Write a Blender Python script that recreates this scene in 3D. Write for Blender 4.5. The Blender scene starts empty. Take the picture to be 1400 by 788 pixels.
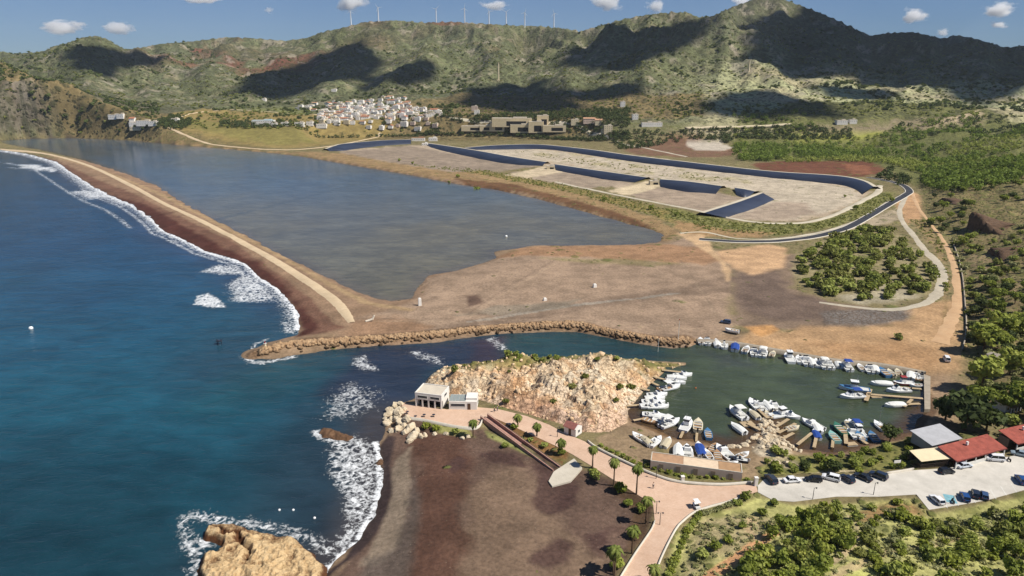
import bpy, bmesh, math, random
import numpy as np
from mathutils import Vector, Matrix
random.seed(7)
RNG = np.random.default_rng(11)
SC = bpy.context.scene
COL = SC.collection
R = math.radians

# ------------------------------------------------------------------ camera
FPX, CX, CY, CAM_H = 933.0, 700.0, 394.0, 100.0
TH = math.atan((CY - 110.0) / FPX)
CT, ST = math.cos(TH), math.sin(TH)
cam_d = bpy.data.cameras.new('camera')
cam = bpy.data.objects.new('camera', cam_d)
COL.objects.link(cam)
cam.location = (0, 0, CAM_H)
cam.rotation_euler = (math.pi / 2 - TH, 0, 0)
cam_d.sensor_width = 36.0
cam_d.lens = 36.0 * FPX / 1400.0
cam_d.clip_start = 1.0
cam_d.clip_end = 30000.0
SC.camera = cam

SUN_EL, SUN_DIR2 = R(50), (0.93, -0.36)
_n = math.hypot(*SUN_DIR2)
SUN = np.array([SUN_DIR2[0] / _n * math.cos(SUN_EL), SUN_DIR2[1] / _n * math.cos(SUN_EL), math.sin(SUN_EL)])

def ray(px, py):
    px = np.asarray(px, float); py = np.asarray(py, float)
    x = (px - CX) / FPX; v = (CY - py) / FPX
    return x, CT + v * ST, -ST + v * CT
def P(px, py, z=0.0):
    """point of the level plane z that the photograph shows there"""
    x, y, d = ray(px, py)
    t = (z - CAM_H) / d
    return x * t, y * t
def PD(px, py, D):
    x, y, d = ray(px, py)
    t = D / y
    return float(x * t), float(D), float(CAM_H + d * t)
def poly(pts, z=0.0):
    a = np.array(pts, float)
    x, y = P(a[:, 0], a[:, 1], z)
    return np.stack([x, y], 1)

# ------------------------------------------------------------------ noise
def _hash(ix, iy, s):
    h = (ix.astype(np.int64) * 374761393 + iy.astype(np.int64) * 668265263 + s * 974711) & 0x7fffffff
    h = ((h ^ (h >> 13)) * 1274126177) & 0x7fffffff
    return ((h ^ (h >> 16)) & 0xffff).astype(np.float32) / 65535.0
def vnoise(x, y, s=0):
    ix = np.floor(x); iy = np.floor(y)
    fx = (x - ix).astype(np.float32); fy = (y - iy).astype(np.float32)
    fx = fx * fx * fx * (fx * (fx * 6 - 15) + 10); fy = fy * fy * fy * (fy * (fy * 6 - 15) + 10)
    a = _hash(ix, iy, s); b = _hash(ix + 1, iy, s); c = _hash(ix, iy + 1, s); d = _hash(ix + 1, iy + 1, s)
    return a + (b - a) * fx + (c - a) * fy + (a - b - c + d) * fx * fy
def fbm(x, y, wl, octv=4, s=0, ridged=False):
    """about -1..1"""
    o = np.zeros(np.shape(x), np.float32); amp = 1.0; tot = 0.0
    for k in range(octv):
        a = 0.6 + k * 1.1; c, n = math.cos(a), math.sin(a)
        v = vnoise((x * c - y * n) / wl + 17.3 * k, (x * n + y * c) / wl - 9.1 * k, s + k) * 2 - 1
        if ridged: v = 1 - 2 * np.abs(v)
        o += amp * v; tot += amp; amp *= 0.5; wl *= 0.5
    return o / tot * (1.0 if ridged else 1.5)
def sst(a, b, x):
    t = np.clip((x - a) / (b - a), 0, 1)
    return t * t * (3 - 2 * t)

# ------------------------------------------------------------------ distances
def seg_dist(A, B, X, Y):
    dx, dy = B[0] - A[0], B[1] - A[1]
    L2 = dx * dx + dy * dy + 1e-9
    t = np.clip(((X - A[0]) * dx + (Y - A[1]) * dy) / L2, 0, 1)
    return np.hypot(X - A[0] - t * dx, Y - A[1] - t * dy), t
def sd_poly(pts, X, Y, reach=60.0):
    """signed distance, positive inside; -reach where far outside"""
    sh = np.shape(X); X = np.ravel(X); Y = np.ravel(Y)
    out = np.full(X.shape, -reach, np.float32)
    lo = pts.min(0) - reach; hi = pts.max(0) + reach
    m = np.nonzero((X > lo[0]) & (X < hi[0]) & (Y > lo[1]) & (Y < hi[1]))[0]
    if len(m):
        x = X[m]; y = Y[m]
        d = np.full(x.shape, 1e9, np.float32); ins = np.zeros(x.shape, bool)
        n = len(pts)
        for i in range(n):
            a = pts[i]; b = pts[(i + 1) % n]
            d = np.minimum(d, seg_dist(a, b, x, y)[0])
            if a[1] != b[1]:
                c = ((a[1] > y) != (b[1] > y)) & (x < (b[0] - a[0]) * (y - a[1]) / (b[1] - a[1]) + a[0])
                ins ^= c
        out[m] = np.where(ins, d, np.maximum(-d, -reach))
    return out.reshape(sh)
def d_line(pts, X, Y, reach=80.0):
    sh = np.shape(X); X = np.ravel(X); Y = np.ravel(Y)
    out = np.full(X.shape, reach, np.float32)
    lo = pts.min(0) - reach; hi = pts.max(0) + reach
    m = np.nonzero((X > lo[0]) & (X < hi[0]) & (Y > lo[1]) & (Y < hi[1]))[0]
    if len(m):
        d = np.full(m.shape, reach, np.float32)
        for i in range(len(pts) - 1):
            d = np.minimum(d, seg_dist(pts[i], pts[i + 1], X[m], Y[m])[0])
        out[m] = d
    return out.reshape(sh)

# ------------------------------------------------------------------ colours and materials
def lin(c, k=0.8):
    c = np.array(c, float) / 255.0
    return np.where(c <= 0.04045, c / 12.92, ((c + 0.055) / 1.055) ** 2.4) * k
def rgba(c, k=0.8):
    l = lin(c, k); return (float(l[0]), float(l[1]), float(l[2]), 1.0)
class NT:
    """small helper round a node tree"""
    def __init__(s, name):
        s.m = bpy.data.materials.new(name); s.m.use_nodes = True
        s.t = s.m.node_tree; s.t.nodes.clear()
        s.out = s.n('ShaderNodeOutputMaterial')
    def n(s, typ, **kw):
        nd = s.t.nodes.new(typ)
        for k, v in kw.items():
            if k.startswith('i_'):
                nd.inputs[k[2:].replace('_', ' ')].default_value = v
            else: setattr(nd, k, v)
        return nd
    def l(s, a, b): s.t.links.new(a, b)
    def pos(s): return s.n('ShaderNodeNewGeometry').outputs['Position']
    def noise(s, scale, detail=4, rough=0.55, vec=None, dist=0.0):
        nd = s.n('ShaderNodeTexNoise'); nd.inputs['Scale'].default_value = scale
        nd.inputs['Detail'].default_value = detail; nd.inputs['Roughness'].default_value = rough
        nd.inputs['Distortion'].default_value = dist
        s.l(vec if vec is not None else s.pos(), nd.inputs['Vector']); return nd.outputs['Fac']
    def ramp(s, v, stops):
        nd = s.n('ShaderNodeValToRGB'); e = nd.color_ramp.elements
        while len(e) < len(stops): e.new(0.5)
        for i, (p, c) in enumerate(stops):
            e[i].position = p; e[i].color = c if len(c) == 4 else (*c, 1)
        s.l(v, nd.inputs[0]); return nd.outputs[0]
    def mapr(s, v, a, b, c=0.0, d=1.0):
        nd = s.n('ShaderNodeMapRange'); nd.interpolation_type = 'SMOOTHSTEP'
        nd.inputs['From Min'].default_value = a; nd.inputs['From Max'].default_value = b
        nd.inputs['To Min'].default_value = c; nd.inputs['To Max'].default_value = d
        s.l(v, nd.inputs['Value']); return nd.outputs['Result']
    def math(s, op, a, b=None):
        nd = s.n('ShaderNodeMath'); nd.operation = op
        for i, v in enumerate((a, b)):
            if v is None: continue
            if isinstance(v, (int, float)): nd.inputs[i].default_value = v
            else: s.l(v, nd.inputs[i])
        return nd.outputs[0]
    def mix(s, f, a, b, mode='MIX'):
        nd = s.n('ShaderNodeMix'); nd.data_type = 'RGBA'; nd.blend_type = mode
        for i, v in ((0, f), (6, a), (7, b)):
            if isinstance(v, (int, float)): nd.inputs[i].default_value = v
            elif isinstance(v, tuple): nd.inputs[i].default_value = v
            else: s.l(v, nd.inputs[i])
        return nd.outputs[2]
    def scale_col(s, col, f):
        nd = s.n('ShaderNodeVectorMath'); nd.operation = 'SCALE'
        if isinstance(col, tuple): nd.inputs[0].default_value = col[:3]
        else: s.l(col, nd.inputs[0])
        s.l(f, nd.inputs['Scale']); return nd.outputs[0]
    def attr(s, name): return s.n('ShaderNodeAttribute', attribute_name=name)
    def bump(s, h, strength=0.5, dist=0.3, normal=None):
        nd = s.n('ShaderNodeBump'); nd.inputs['Strength'].default_value = strength; nd.inputs['Distance'].default_value = dist
        s.l(h, nd.inputs['Height'])
        if normal is not None: s.l(normal, nd.inputs['Normal'])
        return nd.outputs['Normal']
    def bsdf(s, col, rough=0.85, normal=None, spec=0.3, metal=0.0, ior=1.5):
        b = s.n('ShaderNodeBsdfPrincipled')
        if isinstance(col, tuple): b.inputs['Base Color'].default_value = col
        else: s.l(col, b.inputs['Base Color'])
        if isinstance(rough, (int, float)): b.inputs['Roughness'].default_value = rough
        else: s.l(rough, b.inputs['Roughness'])
        b.inputs['Specular IOR Level'].default_value = spec
        b.inputs['Metallic'].default_value = metal; b.inputs['IOR'].default_value = ior
        if normal is not None: s.l(normal, b.inputs['Normal'])
        s.l(b.outputs[0], s.out.inputs['Surface']); return b
_mats = {}
def paint(name, c, rough=0.6, var=0.25, scale=1.5, spec=0.3, metal=0.0, k=0.8, bump=0.0):
    """a plain surface with mottled wear"""
    if name in _mats: return _mats[name]
    t = NT(name)
    f = t.mapr(t.noise(scale, 5, 0.65), 0.25, 0.75, 1 - var, 1 + var)
    col = t.scale_col(rgba(c, k), f)
    nrm = t.bump(t.noise(scale * 6, 3), bump, 0.1) if bump else None
    t.bsdf(col, rough, nrm, spec, metal)
    _mats[name] = t.m
    return t.m

# ------------------------------------------------------------------ meshes and objects
def mesh_np(name, V, faces, mat=None, smooth=False, mat_idx=None):
    """V (n,3), faces (m,k) or a list of such arrays"""
    me = bpy.data.meshes.new(name)
    if not isinstance(faces, list): faces = [faces]
    faces = [np.asarray(f, np.int32) for f in faces if len(f)]
    V = np.asarray(V, np.float32)
    me.vertices.add(len(V)); me.vertices.foreach_set('co', V.ravel())
    nl = sum(f.size for f in faces); nf = sum(len(f) for f in faces)
    me.loops.add(nl); me.loops.foreach_set('vertex_index', np.concatenate([f.ravel() for f in faces]))
    me.polygons.add(nf)
    tot = np.concatenate([np.full(len(f), f.shape[1], np.int32) for f in faces])
    st = np.concatenate([[0], np.cumsum(tot)[:-1]]).astype(np.int32)
    me.polygons.foreach_set('loop_start', st)
    try: me.polygons.foreach_set('loop_total', tot)
    except Exception: pass
    if smooth: me.polygons.foreach_set('use_smooth', np.ones(nf, bool))
    for m in (mat if isinstance(mat, (list, tuple)) else [mat] if mat else []): me.materials.append(m)
    if mat_idx is not None: me.polygons.foreach_set('material_index', np.asarray(mat_idx, np.int32))
    me.update(calc_edges=True); me.validate()
    return me
def set_attr(me, name, data):
    data = np.asarray(data, np.float32)
    if data.ndim == 1:
        a = me.attributes.new(name, 'FLOAT', 'POINT'); a.data.foreach_set('value', data)
    else:
        if data.shape[1] == 3: data = np.concatenate([data, np.ones((len(data), 1), np.float32)], 1)
        a = me.attributes.new(name, 'FLOAT_COLOR', 'POINT'); a.data.foreach_set('color', data.ravel())
def link(name, me, parent=None, loc=(0, 0, 0), rz=0.0):
    o = bpy.data.objects.new(name, me); COL.objects.link(o)
    o.location = loc; o.rotation_euler = (0, 0, rz)
    if parent: o.parent = parent
    return o
def tag(o, label=None, cat=None, group=None, kind=None):
    if label: o['label'] = label
    if cat: o['category'] = cat
    if group: o['group'] = group
    if kind: o['kind'] = kind
    return o
def empty(name, loc=(0, 0, 0), rz=0.0, label=None, cat=None, group=None):
    o = link(name, None, None, loc, rz); o.empty_display_size = 0.5
    return tag(o, label, cat, group)
def copy_tree(o, parent=None):
    c = o.copy(); COL.objects.link(c)
    if parent: c.parent = parent
    for ch in list(o.children): copy_tree(ch, c)
    return c

class MB:
    """collects solid shapes and links them as ONE mesh object"""
    def __init__(s): s.bm = bmesh.new()
    def box(s, c, d, rz=0.0, taper=1.0, bevel=0.0):
        x, y, z = d[0] / 2, d[1] / 2, d[2] / 2
        vs = []
        for zz, k in ((-z, 1.0), (z, taper)):
            for sx, sy in ((-1, -1), (1, -1), (1, 1), (-1, 1)):
                px, py = sx * x * k, sy * y * k
                vs.append(s.bm.verts.new((c[0] + px * math.cos(rz) - py * math.sin(rz), c[1] + px * math.sin(rz) + py * math.cos(rz), c[2] + zz)))
        fs = [s.bm.faces.new([vs[i] for i in f]) for f in ((3, 2, 1, 0), (4, 5, 6, 7), (0, 1, 5, 4), (1, 2, 6, 5), (2, 3, 7, 6), (3, 0, 4, 7))]
        if bevel:
            es = list({e for f in fs for e in f.edges})
            bmesh.ops.bevel(s.bm, geom=es, offset=bevel, segments=2, affect='EDGES', profile=0.5)
        return s
    def prism(s, pts, z0, z1, top=None):
        """closed outline extruded between two heights (heights may be lists)"""
        n = len(pts)
        a = [s.bm.verts.new((p[0], p[1], z0 if np.isscalar(z0) else z0[i])) for i, p in enumerate(pts)]
        tp = top if top is not None else pts
        b = [s.bm.verts.new((p[0], p[1], z1 if np.isscalar(z1) else z1[i])) for i, p in enumerate(tp)]
        s.bm.faces.new(a[::-1]); s.bm.faces.new(b)
        for i in range(n):
            j = (i + 1) % n; s.bm.faces.new((a[i], a[j], b[j], b[i]))
        return s
    def tube(s, pts, r, n=6, cap=True):
        """round bar through pts; r one radius or one per point"""
        rings = []
        pts = [Vector(p) for p in pts]
        for i, p in enumerate(pts):
            d = (pts[min(i + 1, len(pts) - 1)] - pts[max(i - 1, 0)]).normalized()
            u = d.orthogonal().normalized() if abs(d.z) > 0.9 else d.cross(Vector((0, 0, 1))).normalized()
            w = d.cross(u)
            rr = r[i] if not np.isscalar(r) else r
            rings.append([s.bm.verts.new(p + (u * math.cos(2 * math.pi * k / n) + w * math.sin(2 * math.pi * k / n)) * rr) for k in range(n)])
        for A, B in zip(rings, rings[1:]):
            for k in range(n): s.bm.faces.new((A[k], A[(k + 1) % n], B[(k + 1) % n], B[k]))
        if cap:
            s.bm.faces.new(rings[0][::-1]); s.bm.faces.new(rings[-1])
        return s
    def loft(s, secs, closed=True, cap=True):
        """rings of equal point count joined in order"""
        rings = [[s.bm.verts.new(p) for p in q] for q in secs]
        n = len(rings[0])
        for A, B in zip(rings, rings[1:]):
            for k in range(n if closed else n - 1):
                try: s.bm.faces.new((A[k], A[(k + 1) % n], B[(k + 1) % n], B[k]))
                except ValueError: pass
        if cap:
            for q in (rings[0][::-1], rings[-1]):
                try: s.bm.faces.new(q)
                except ValueError: pass
        return s
    def quad(s, *pts):
        s.bm.faces.new([s.bm.verts.new(p) for p in pts]); return s
    def ball(s, c, r, sub=2, sz=1.0):
        m = bmesh.ops.create_icosphere(s.bm, subdivisions=sub, radius=r)
        for v in m['verts']: v.co = Vector((v.co.x + c[0], v.co.y + c[1], v.co.z * sz + c[2]))
        return s
    def build(s, name, mat, parent=None, loc=(0, 0, 0), rz=0.0, smooth=False):
        bmesh.ops.recalc_face_normals(s.bm, faces=s.bm.faces)
        me = bpy.data.meshes.new(name); s.bm.to_mesh(me); s.bm.free()
        if mat: me.materials.append(mat)
        if smooth:
            for p in me.polygons: p.use_smooth = True
        return link(name, me, parent, loc, rz)
# ------------------------------------------------------------------ outlines on the ground (traced, then laid on the real plane)
SEA = np.concatenate([poly([(-150,194),(0,205),(40,211),(75,221),(100,237),(125,254),(150,268),(178,279),(195,290),(212,304),(222,315),(250,327),
 (280,343),(310,352),(336,360),(353,378),(377,393),(397,414),(408,432),(411,450),(407,458),(385,464),(362,469),(348,480),(352,489),(375,491),(405,485),
 (440,480),(460,477),(529,471),(597,468),(652,459),(700,455),(751,453),(789,453),(823,460),(871,469),(916,475),(940,474),(955,466),(1000,470),(1071,482),
 (1142,494),(1203,500),(1262,511),(1268,520),(1262,540),(1266,562),(1246,590),(1209,600),(1177,607),(1157,616),(1132,618),(1114,615),(1090,613),(1069,600),
 (1063,588),(1051,571),(1035,591),(1033,607),(1023,610),(1002,615),(970,607),(954,603),(927,599),(907,591),(881,581),(866,578),(858,566),(856,556),
 (870,541),(885,529),(899,514),(909,503),(938,500),(939,496),(911,494),(870,491),(820,488),(760,488),(700,490),(640,496),(604,502),(590,512),(577,528),
 (566,545),(549,552),(532,560),(527,572),(530,588),(522,600),(518,612),(521,626),(523,662),(512,703),(491,741),(460,769),(440,790),(425,840)]),
 np.array([(-45., 40.), (-2500., 40.), (-2500., 1120.)])])
LAGOON = poly([(7,197),(58,206),(113,219),(171,237),(213,254),(257,281),(315,312),(370,341),(429,370),(481,396),(511,408),(535,412),(563,408),(570,394),
 (587,377),(625,370),(666,358),(679,353),(676,344),(707,340),(731,336),(769,336),(837,336),(899,332),(909,322),(895,315),(854,305),(803,291),(734,272),
 (679,260),(625,252),(546,237),(480,226),(411,214),(343,207),(240,198),(178,192),(103,189),(34,190),(0,193)])
PROM = poly([(551,551),(566,553),(611,560),(652,557),(679,559),(720,569),(751,581),(772,592),(800,604),(817,616),(847,631),(882,647),(913,658),(940,663),
 (985,665),(1033,662),(1036,672),(1015,679),(994,686),(968,693),(949,700),(935,711),(924,723),(906,758),(890,800),(868,845),(826,845),(843,800),(868,757),
 (891,723),(895,712),(893,690),(871,676),(837,655),(810,638),(782,621),(758,609),(721,592),(679,573),(662,570),(655,584),(625,584),(580,575),(559,572),(548,560)], 3.0)
ROAD = poly([(1036,664),(1046,654),(1100,652),(1160,649),(1211,646),(1249,643),(1297,640),(1369,626),(1400,621),(1500,602),(1560,600),(1560,650),(1500,650),(1400,670),(1349,684),
 (1314,690),(1270,697),(1253,676),(1201,679),(1143,679),(1085,686),(1057,684),(1036.3,673)], 3.0)
HEAD = np.concatenate([poly([(572,528),(600,536),(650,543),(690,556),(730,568),(775,580),(800,590),(835,588),(858,570),(860,552),(876,532),(892,515),(910,500)], 2.5),
                       poly([(935,497),(870,490.5),(820,487),(760,487),(700,489),(640,495),(604,501),(588,512)], 0.5)])
NEARHILL = poly([(1040,692),(1100,695),(1180,688),(1246,684),(1262,706),(1320,700),(1400,681),(1560,655),(1700,720),(1500,950),(900,950),(900,815),(925,768),(945,728),(990,702)], 3.0)
RIGHTHILL = np.concatenate([poly([(1345,530),(1326,480),(1320,400),(1314,360),(1298,325),(1268,290),(1256,262),(1262,240),(1300,222)], 2.5),
                            np.array([(560., 1150.), (1500., 1250.), (1500., 150.), (185., 165.), (150., 178.)])])
RIPRAP_LINE = poly([(358,481),(400,473),(460,468),(529,463),(597,458),(652,451),(700,447),(751,445),(789,445),(823,452),(871,461),(916,467),(938,465)], 1.2)
BASIN = poly([(440,189),(560,187),(640,188),(800,192),(960,214),(1190,238),(1222,262),(1190,284),(1060,322),(900,300),(640,245),(440,212)], 2.4)
BREAKW = poly([(352,480),(380,474),(412,467),(450,464)], 1.0)

# ridges: crest points (px, py, distance) and flank slope; crests are real points in space
RIDGES = [
 ([(-260,40,1500),(-100,62,1420),(0,82,1350),(60,105,1270),(110,135,1200),(150,160,1160)], .60),
 ([(-100,88,2900),(-30,78,2700),(30,73,2500),(60,69,2350),(95,59,2200),(130,49,2100),(152,56,2150),(176,70,2280)], .62),
 ([(130,49,2100),(118,80,1850),(128,112,1600),(140,135,1450)], .55),
 ([(60,69,2350),(70,95,2000),(90,115,1700)], .5),
 ([(176,70,2300),(215,64,2600),(260,58,2700),(310,52,2750),(350,52,2750),(390,56,2750),(430,52,2700),(460,42,2700),(500,31,2650),(540,29,2650),(600,31,2650),(640,31,2600),(700,36,2650),(760,38,2700),(795,45,2750)], .62),
 ([(250,58,2700),(235,85,2250),(215,112,1850),(205,132,1600)], .5),
 ([(320,52,2750),(300,78,2250),(280,105,1850)], .5),
 ([(400,56,2750),(385,85,2200),(350,115,1800),(330,130,1600)], .5),
 ([(500,31,2650),(492,65,2250),(470,95,1900),(455,115,1700)], .55),
 ([(640,31,2600),(622,45,2400),(595,70,2100),(560,98,1850),(530,115,1700)], .58),
 ([(640,31,2600),(655,62,2250),(690,84,2000),(735,104,1800),(770,122,1600),(790,140,1450)], .52),
 ([(690,84,2000),(650,112,1750),(620,135,1550)], .5),
 ([(795,45,2750),(820,36,2500),(850,28,2400),(900,20,2350),(935,17,2300),(955,26,2350)], .62),
 ([(850,28,2400),(825,62,2050),(800,95,1800),(780,118,1600)], .55),
 ([(968,29,2050),(935,58,1850),(900,88,1680),(870,116,1520),(850,140,1400)], .58),
 ([(955,28,2300),(968,29,2050),(1000,62,1820),(1030,95,1650),(1060,112,1540),(1085,130,1420)], .62),
 ([(1030,95,1650),(1100,112,1600),(1160,116,1560),(1210,126,1500)], .42),
 ([(968,29,2100),(1000,11,2500),(1020,2,2600),(1042,-4,2650),(1070,1,2650),(1090,7,2650),(1120,17,2620),(1150,29,2580),(1190,47,2500),(1240,43,2400),(1270,51,2350),(1300,60,2300),(1340,68,2250),(1400,66,2300),(1520,50,2400)], .62),
 ([(1090,7,2650),(1100,45,2300),(1120,75,2000),(1150,98,1800)], .55),
 ([(1240,43,2400),(1235,75,2100),(1240,100,1850)], .5),
 ([(1340,68,2250),(1345,95,1900),(1350,118,1650)], .5),
 ([(1262,60,3500),(1310,47,3500),(1340,58,3500),(1372,62,3500),(1450,80,3500)], .62),
 ([(1215,130,1500),(1250,124,1500),(1280,121,1490),(1312,131,1470),(1338,148,1440)], .50),
 ([(1395,128,1500),(1480,100,1600),(1600,70,1700)], .45),
 ([(430,142,1600),(470,139,1600),(520,136,1600),(565,133,1590),(600,142,1540)], .16),
]
RIDGE3 = [([PD(*c) for c in cr], sl) for cr, sl in RIDGES]

def ridge_h(X, Y):
    acc = np.zeros(X.shape, np.float32); Pn = 7.0
    for pts, sl in RIDGE3:
        best = np.zeros(X.shape, np.float32)
        for a, b in zip(pts, pts[1:]):
            za, zb = max(a[2] - 14, 5), max(b[2] - 14, 5)
            d, t = seg_dist(a, b, X, Y)
            zc = za + (zb - za) * t
            L = zc / sl
            best = np.maximum(best, zc * np.exp(-np.sqrt(d * d + 144.) / L + 12. / L))
        acc += (best / 100.0) ** Pn
    return 100.0 * acc ** (1 / Pn)

def hill_mask(Y, X):
    return sst(1120, 1350, Y)

def terrain(X, Y):
    X = X.astype(np.float32); Y = Y.astype(np.float32)
    shp = X.shape
    sdS = sd_poly(SEA, X, Y, 70.0); sdL = sd_poly(LAGOON, X, Y, 70.0)
    sdW = np.maximum(sdS, sdL)
    near = Y < 420
    wob = fbm(X, Y, 9.0, 3, 5) * np.where(near, 0.7, 1.8) + fbm(X, Y, 2.2, 2, 8) * 0.25
    dl = -sdW + wob
    h = np.where(dl > 0, 2.4 * (1 - np.exp(-np.maximum(dl, 0) / 9.0)), np.maximum(-3.0, dl * 0.35))
    land = sst(0, 12, dl)
    h = h + land * (fbm(X, Y, 22, 4, 3) * 0.28 + fbm(X, Y, 3.0, 2, 4) * 0.05)
    # valley floor and mountains
    far = Y > 1000
    val = np.zeros(shp, np.float32); rd = np.zeros(shp, np.float32)
    m = np.nonzero(far.ravel())[0]
    if len(m):
        x = X.ravel()[m]; y = Y.ravel()[m]
        r = ridge_h(x, y)
        k = sst(0, 60, r)
        r2 = r * (1 + k * (0.24 * fbm(x, y, 260, 5, 21, True) * sst(0, 1, (r - 5) / 80)))
        r2 += k * (6.0 * fbm(x, y, 64, 4, 27, True) + 2.2 * fbm(x, y, 16, 2, 29))
        v = 0.045 * np.clip(y - 1180, 0, 420) + 2.0 * fbm(x, y, 120, 3, 31) * sst(1180, 1350, y)
        np.put(val, m, v + sst(1090, 1200, y) * r2)
        np.put(rd, m, r2)
    h = h + val * sst(0, 25, -sdW)
    # right-hand hillside
    s = sd_poly(RIGHTHILL, X, Y, 30.0); m = s > -20
    rh = 62 * (1 - np.exp(-np.maximum(s, 0) * 0.26 / 62)) * (1 + 0.35 * fbm(X, Y, 60, 4, 41)) + sst(2, 25, s) * fbm(X, Y, 12, 3, 43) * 1.6
    h = h + rh * sst(-2, 6, s)
    s2 = sd_poly(NEARHILL, X, Y, 30.0)
    h = h + 6.5 * (1 - np.exp(-np.maximum(s2, 0) / 30.0)) + sst(1, 10, s2) * (fbm(X, Y, 14, 4, 45) * 0.9)
    # rocky headland
    s3 = sd_poly(HEAD, X, Y, 30.0)
    top = 4.9 + 2.0 * fbm(X, Y, 15, 3, 51) + 1.6 * np.round(1.5 * fbm(X, Y, 10, 2, 59)) / 1.5
    top = top * (1 - .5 * sst(8, 32, np.abs(X - 18)))
    hd = top * sst(0, 13, s3 + 2.2 * fbm(X, Y, 6, 3, 53)) ** 0.8
    hd += sst(0.3, 5, s3) * (1.5 * fbm(X, Y, 6.5, 4, 55, True) + 0.6 * fbm(X, Y, 2.0, 3, 57, True))
    h = np.where(s3 > 0, np.maximum(h * 0.4, 0) + hd, h)
    # breakwater spine
    b = d_line(RIPRAP_LINE, X, Y, 20.0)
    h = h + 1.0 * np.exp(-(b / 4.0) ** 2)
    b2 = d_line(BREAKW, X, Y, 20.0)
    h = np.maximum(h, 1.4 * (1 - b2 / 6.0))
    f = sst(-45, 0, sd_poly(BASIN, X, Y, 60.0)); h = h + (2.2 + .3 * fbm(X, Y, 20, 3, 47) - h) * f * sst(0, 10, -sdW)
    # levelled paving
    for pg, z in ((PROM, 2.9), (ROAD, 2.9)):
        f = sst(-3.5, -0.2, sd_poly(pg, X, Y, 10.0))
        h = h + (z - h) * f
    return h, sdS, sdL, rd

NU, UMAX = 1080, 1.02
US = np.linspace(-UMAX, UMAX, NU)
_inv = np.linspace(1 / 95.0, 1 / 1180.0, 500)
YS = np.concatenate([1 / _inv, 1180.0 * (4600 / 1180.0) ** (np.arange(1, 281) / 280.0)])
NY = len(YS)
GX = (YS[:, None] * US[None, :]); GY = np.repeat(YS[:, None], NU, 1)
GH, GS, GL, GR = terrain(GX, GY)
# bring the crest line to its surveyed heights (bearing -> elevation), fading out towards the valley
SKY = [(-300,20),(-150,60),(-60,68),(0,70),(20,74),(60,70),(75,63),(95,58),(110,52),(130,49),(145,53),(160,62),(172,68),(200,64),(220,60),(260,57),(310,51),(340,52),(390,56),(420,52),(440,44),(465,39),(500,30),(540,28),(580,31),(620,30),(650,32),(700,35),(740,36),(770,39),(795,43),(810,38),(850,27),(880,21),(915,17),(940,17),(955,24),(975,22),(1000,10),(1020,3),(1040,-4),(1070,-1),(1090,6),(1120,17),(1150,30),(1175,42),(1190,49),(1215,45),(1250,44),(1275,50),(1290,53),(1305,48),(1330,52),(1350,58),(1375,65),(1400,63),(1500,55),(1700,45)]
_sx, _sy, _sd = ray([a for a, b in SKY], [b for a, b in SKY])
TE = np.interp(US, _sx / _sy, _sd / _sy)
_w = sst(1230, 1650, GY)
for _k in range(4):
    e = np.where(GY > 1250, (GH - CAM_H) / GY, -1); r_ = e.argmax(0); ys_ = YS[r_]; zs_ = GH[r_, np.arange(NU)]
    f_ = np.clip((CAM_H + TE * ys_ - 20) / np.maximum(zs_ - 20, 20), .5, 1.6)
    f_ = np.convolve(np.pad(f_, 12, 'edge'), np.hanning(15) / np.hanning(15).sum(), 'same')[12:-12]
    GH = np.where(GY > 1230, np.where(GH > 20, 20 + (GH - 20) * (1 + (f_[None, :] - 1) * _w), GH), GH)

def ground(x, y):
    """height of the ground sheet"""
    x = np.asarray(x, float); y = np.asarray(y, float)
    u = np.clip((x / y + UMAX) / (2 * UMAX) * (NU - 1), 0, NU - 1.001)
    r = np.clip(np.interp(y, YS, np.arange(NY)), 0, NY - 1.001)
    i = u.astype(int); j = r.astype(int); fu = u - i; fr = r - j
    return (GH[j, i] * (1 - fu) * (1 - fr) + GH[j, i + 1] * fu * (1 - fr) + GH[j + 1, i] * (1 - fu) * fr + GH[j + 1, i + 1] * fu * fr)
def hit(px, py):
    """where a sight line meets the ground sheet -> x, y, z"""
    px = np.atleast_1d(np.asarray(px, float)); py = np.atleast_1d(np.asarray(py, float))
    x, y, d = ray(px, py)
    ds = 100.0 * (4500 / 100.0) ** np.linspace(0, 1, 700)
    best = np.full(px.shape, 4500.0); done = np.zeros(px.shape, bool); prev = ds[0]
    for D in ds:
        t = D / y
        below = (CAM_H + d * t <= ground(x * t, y * t)) & ~done
        best[below] = 0.5 * (D + prev); done |= below; prev = D
    lo = best / 1.006; hi = best * 1.006
    for _ in range(7):
        mid = 0.5 * (lo + hi); t = mid / y
        b = CAM_H + d * t <= ground(x * t, y * t)
        hi = np.where(b, mid, hi); lo = np.where(b, lo, mid)
    t = hi / y
    return x * t, hi, ground(x * t, hi)
def hit1(px, py):
    a = hit([px], [py]); return float(a[0][0]), float(a[1][0]), float(a[2][0])
def hpoly(pts):
    a = np.array(pts, float); x, y, z = hit(a[:, 0], a[:, 1]); return np.stack([x, y], 1)
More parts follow.
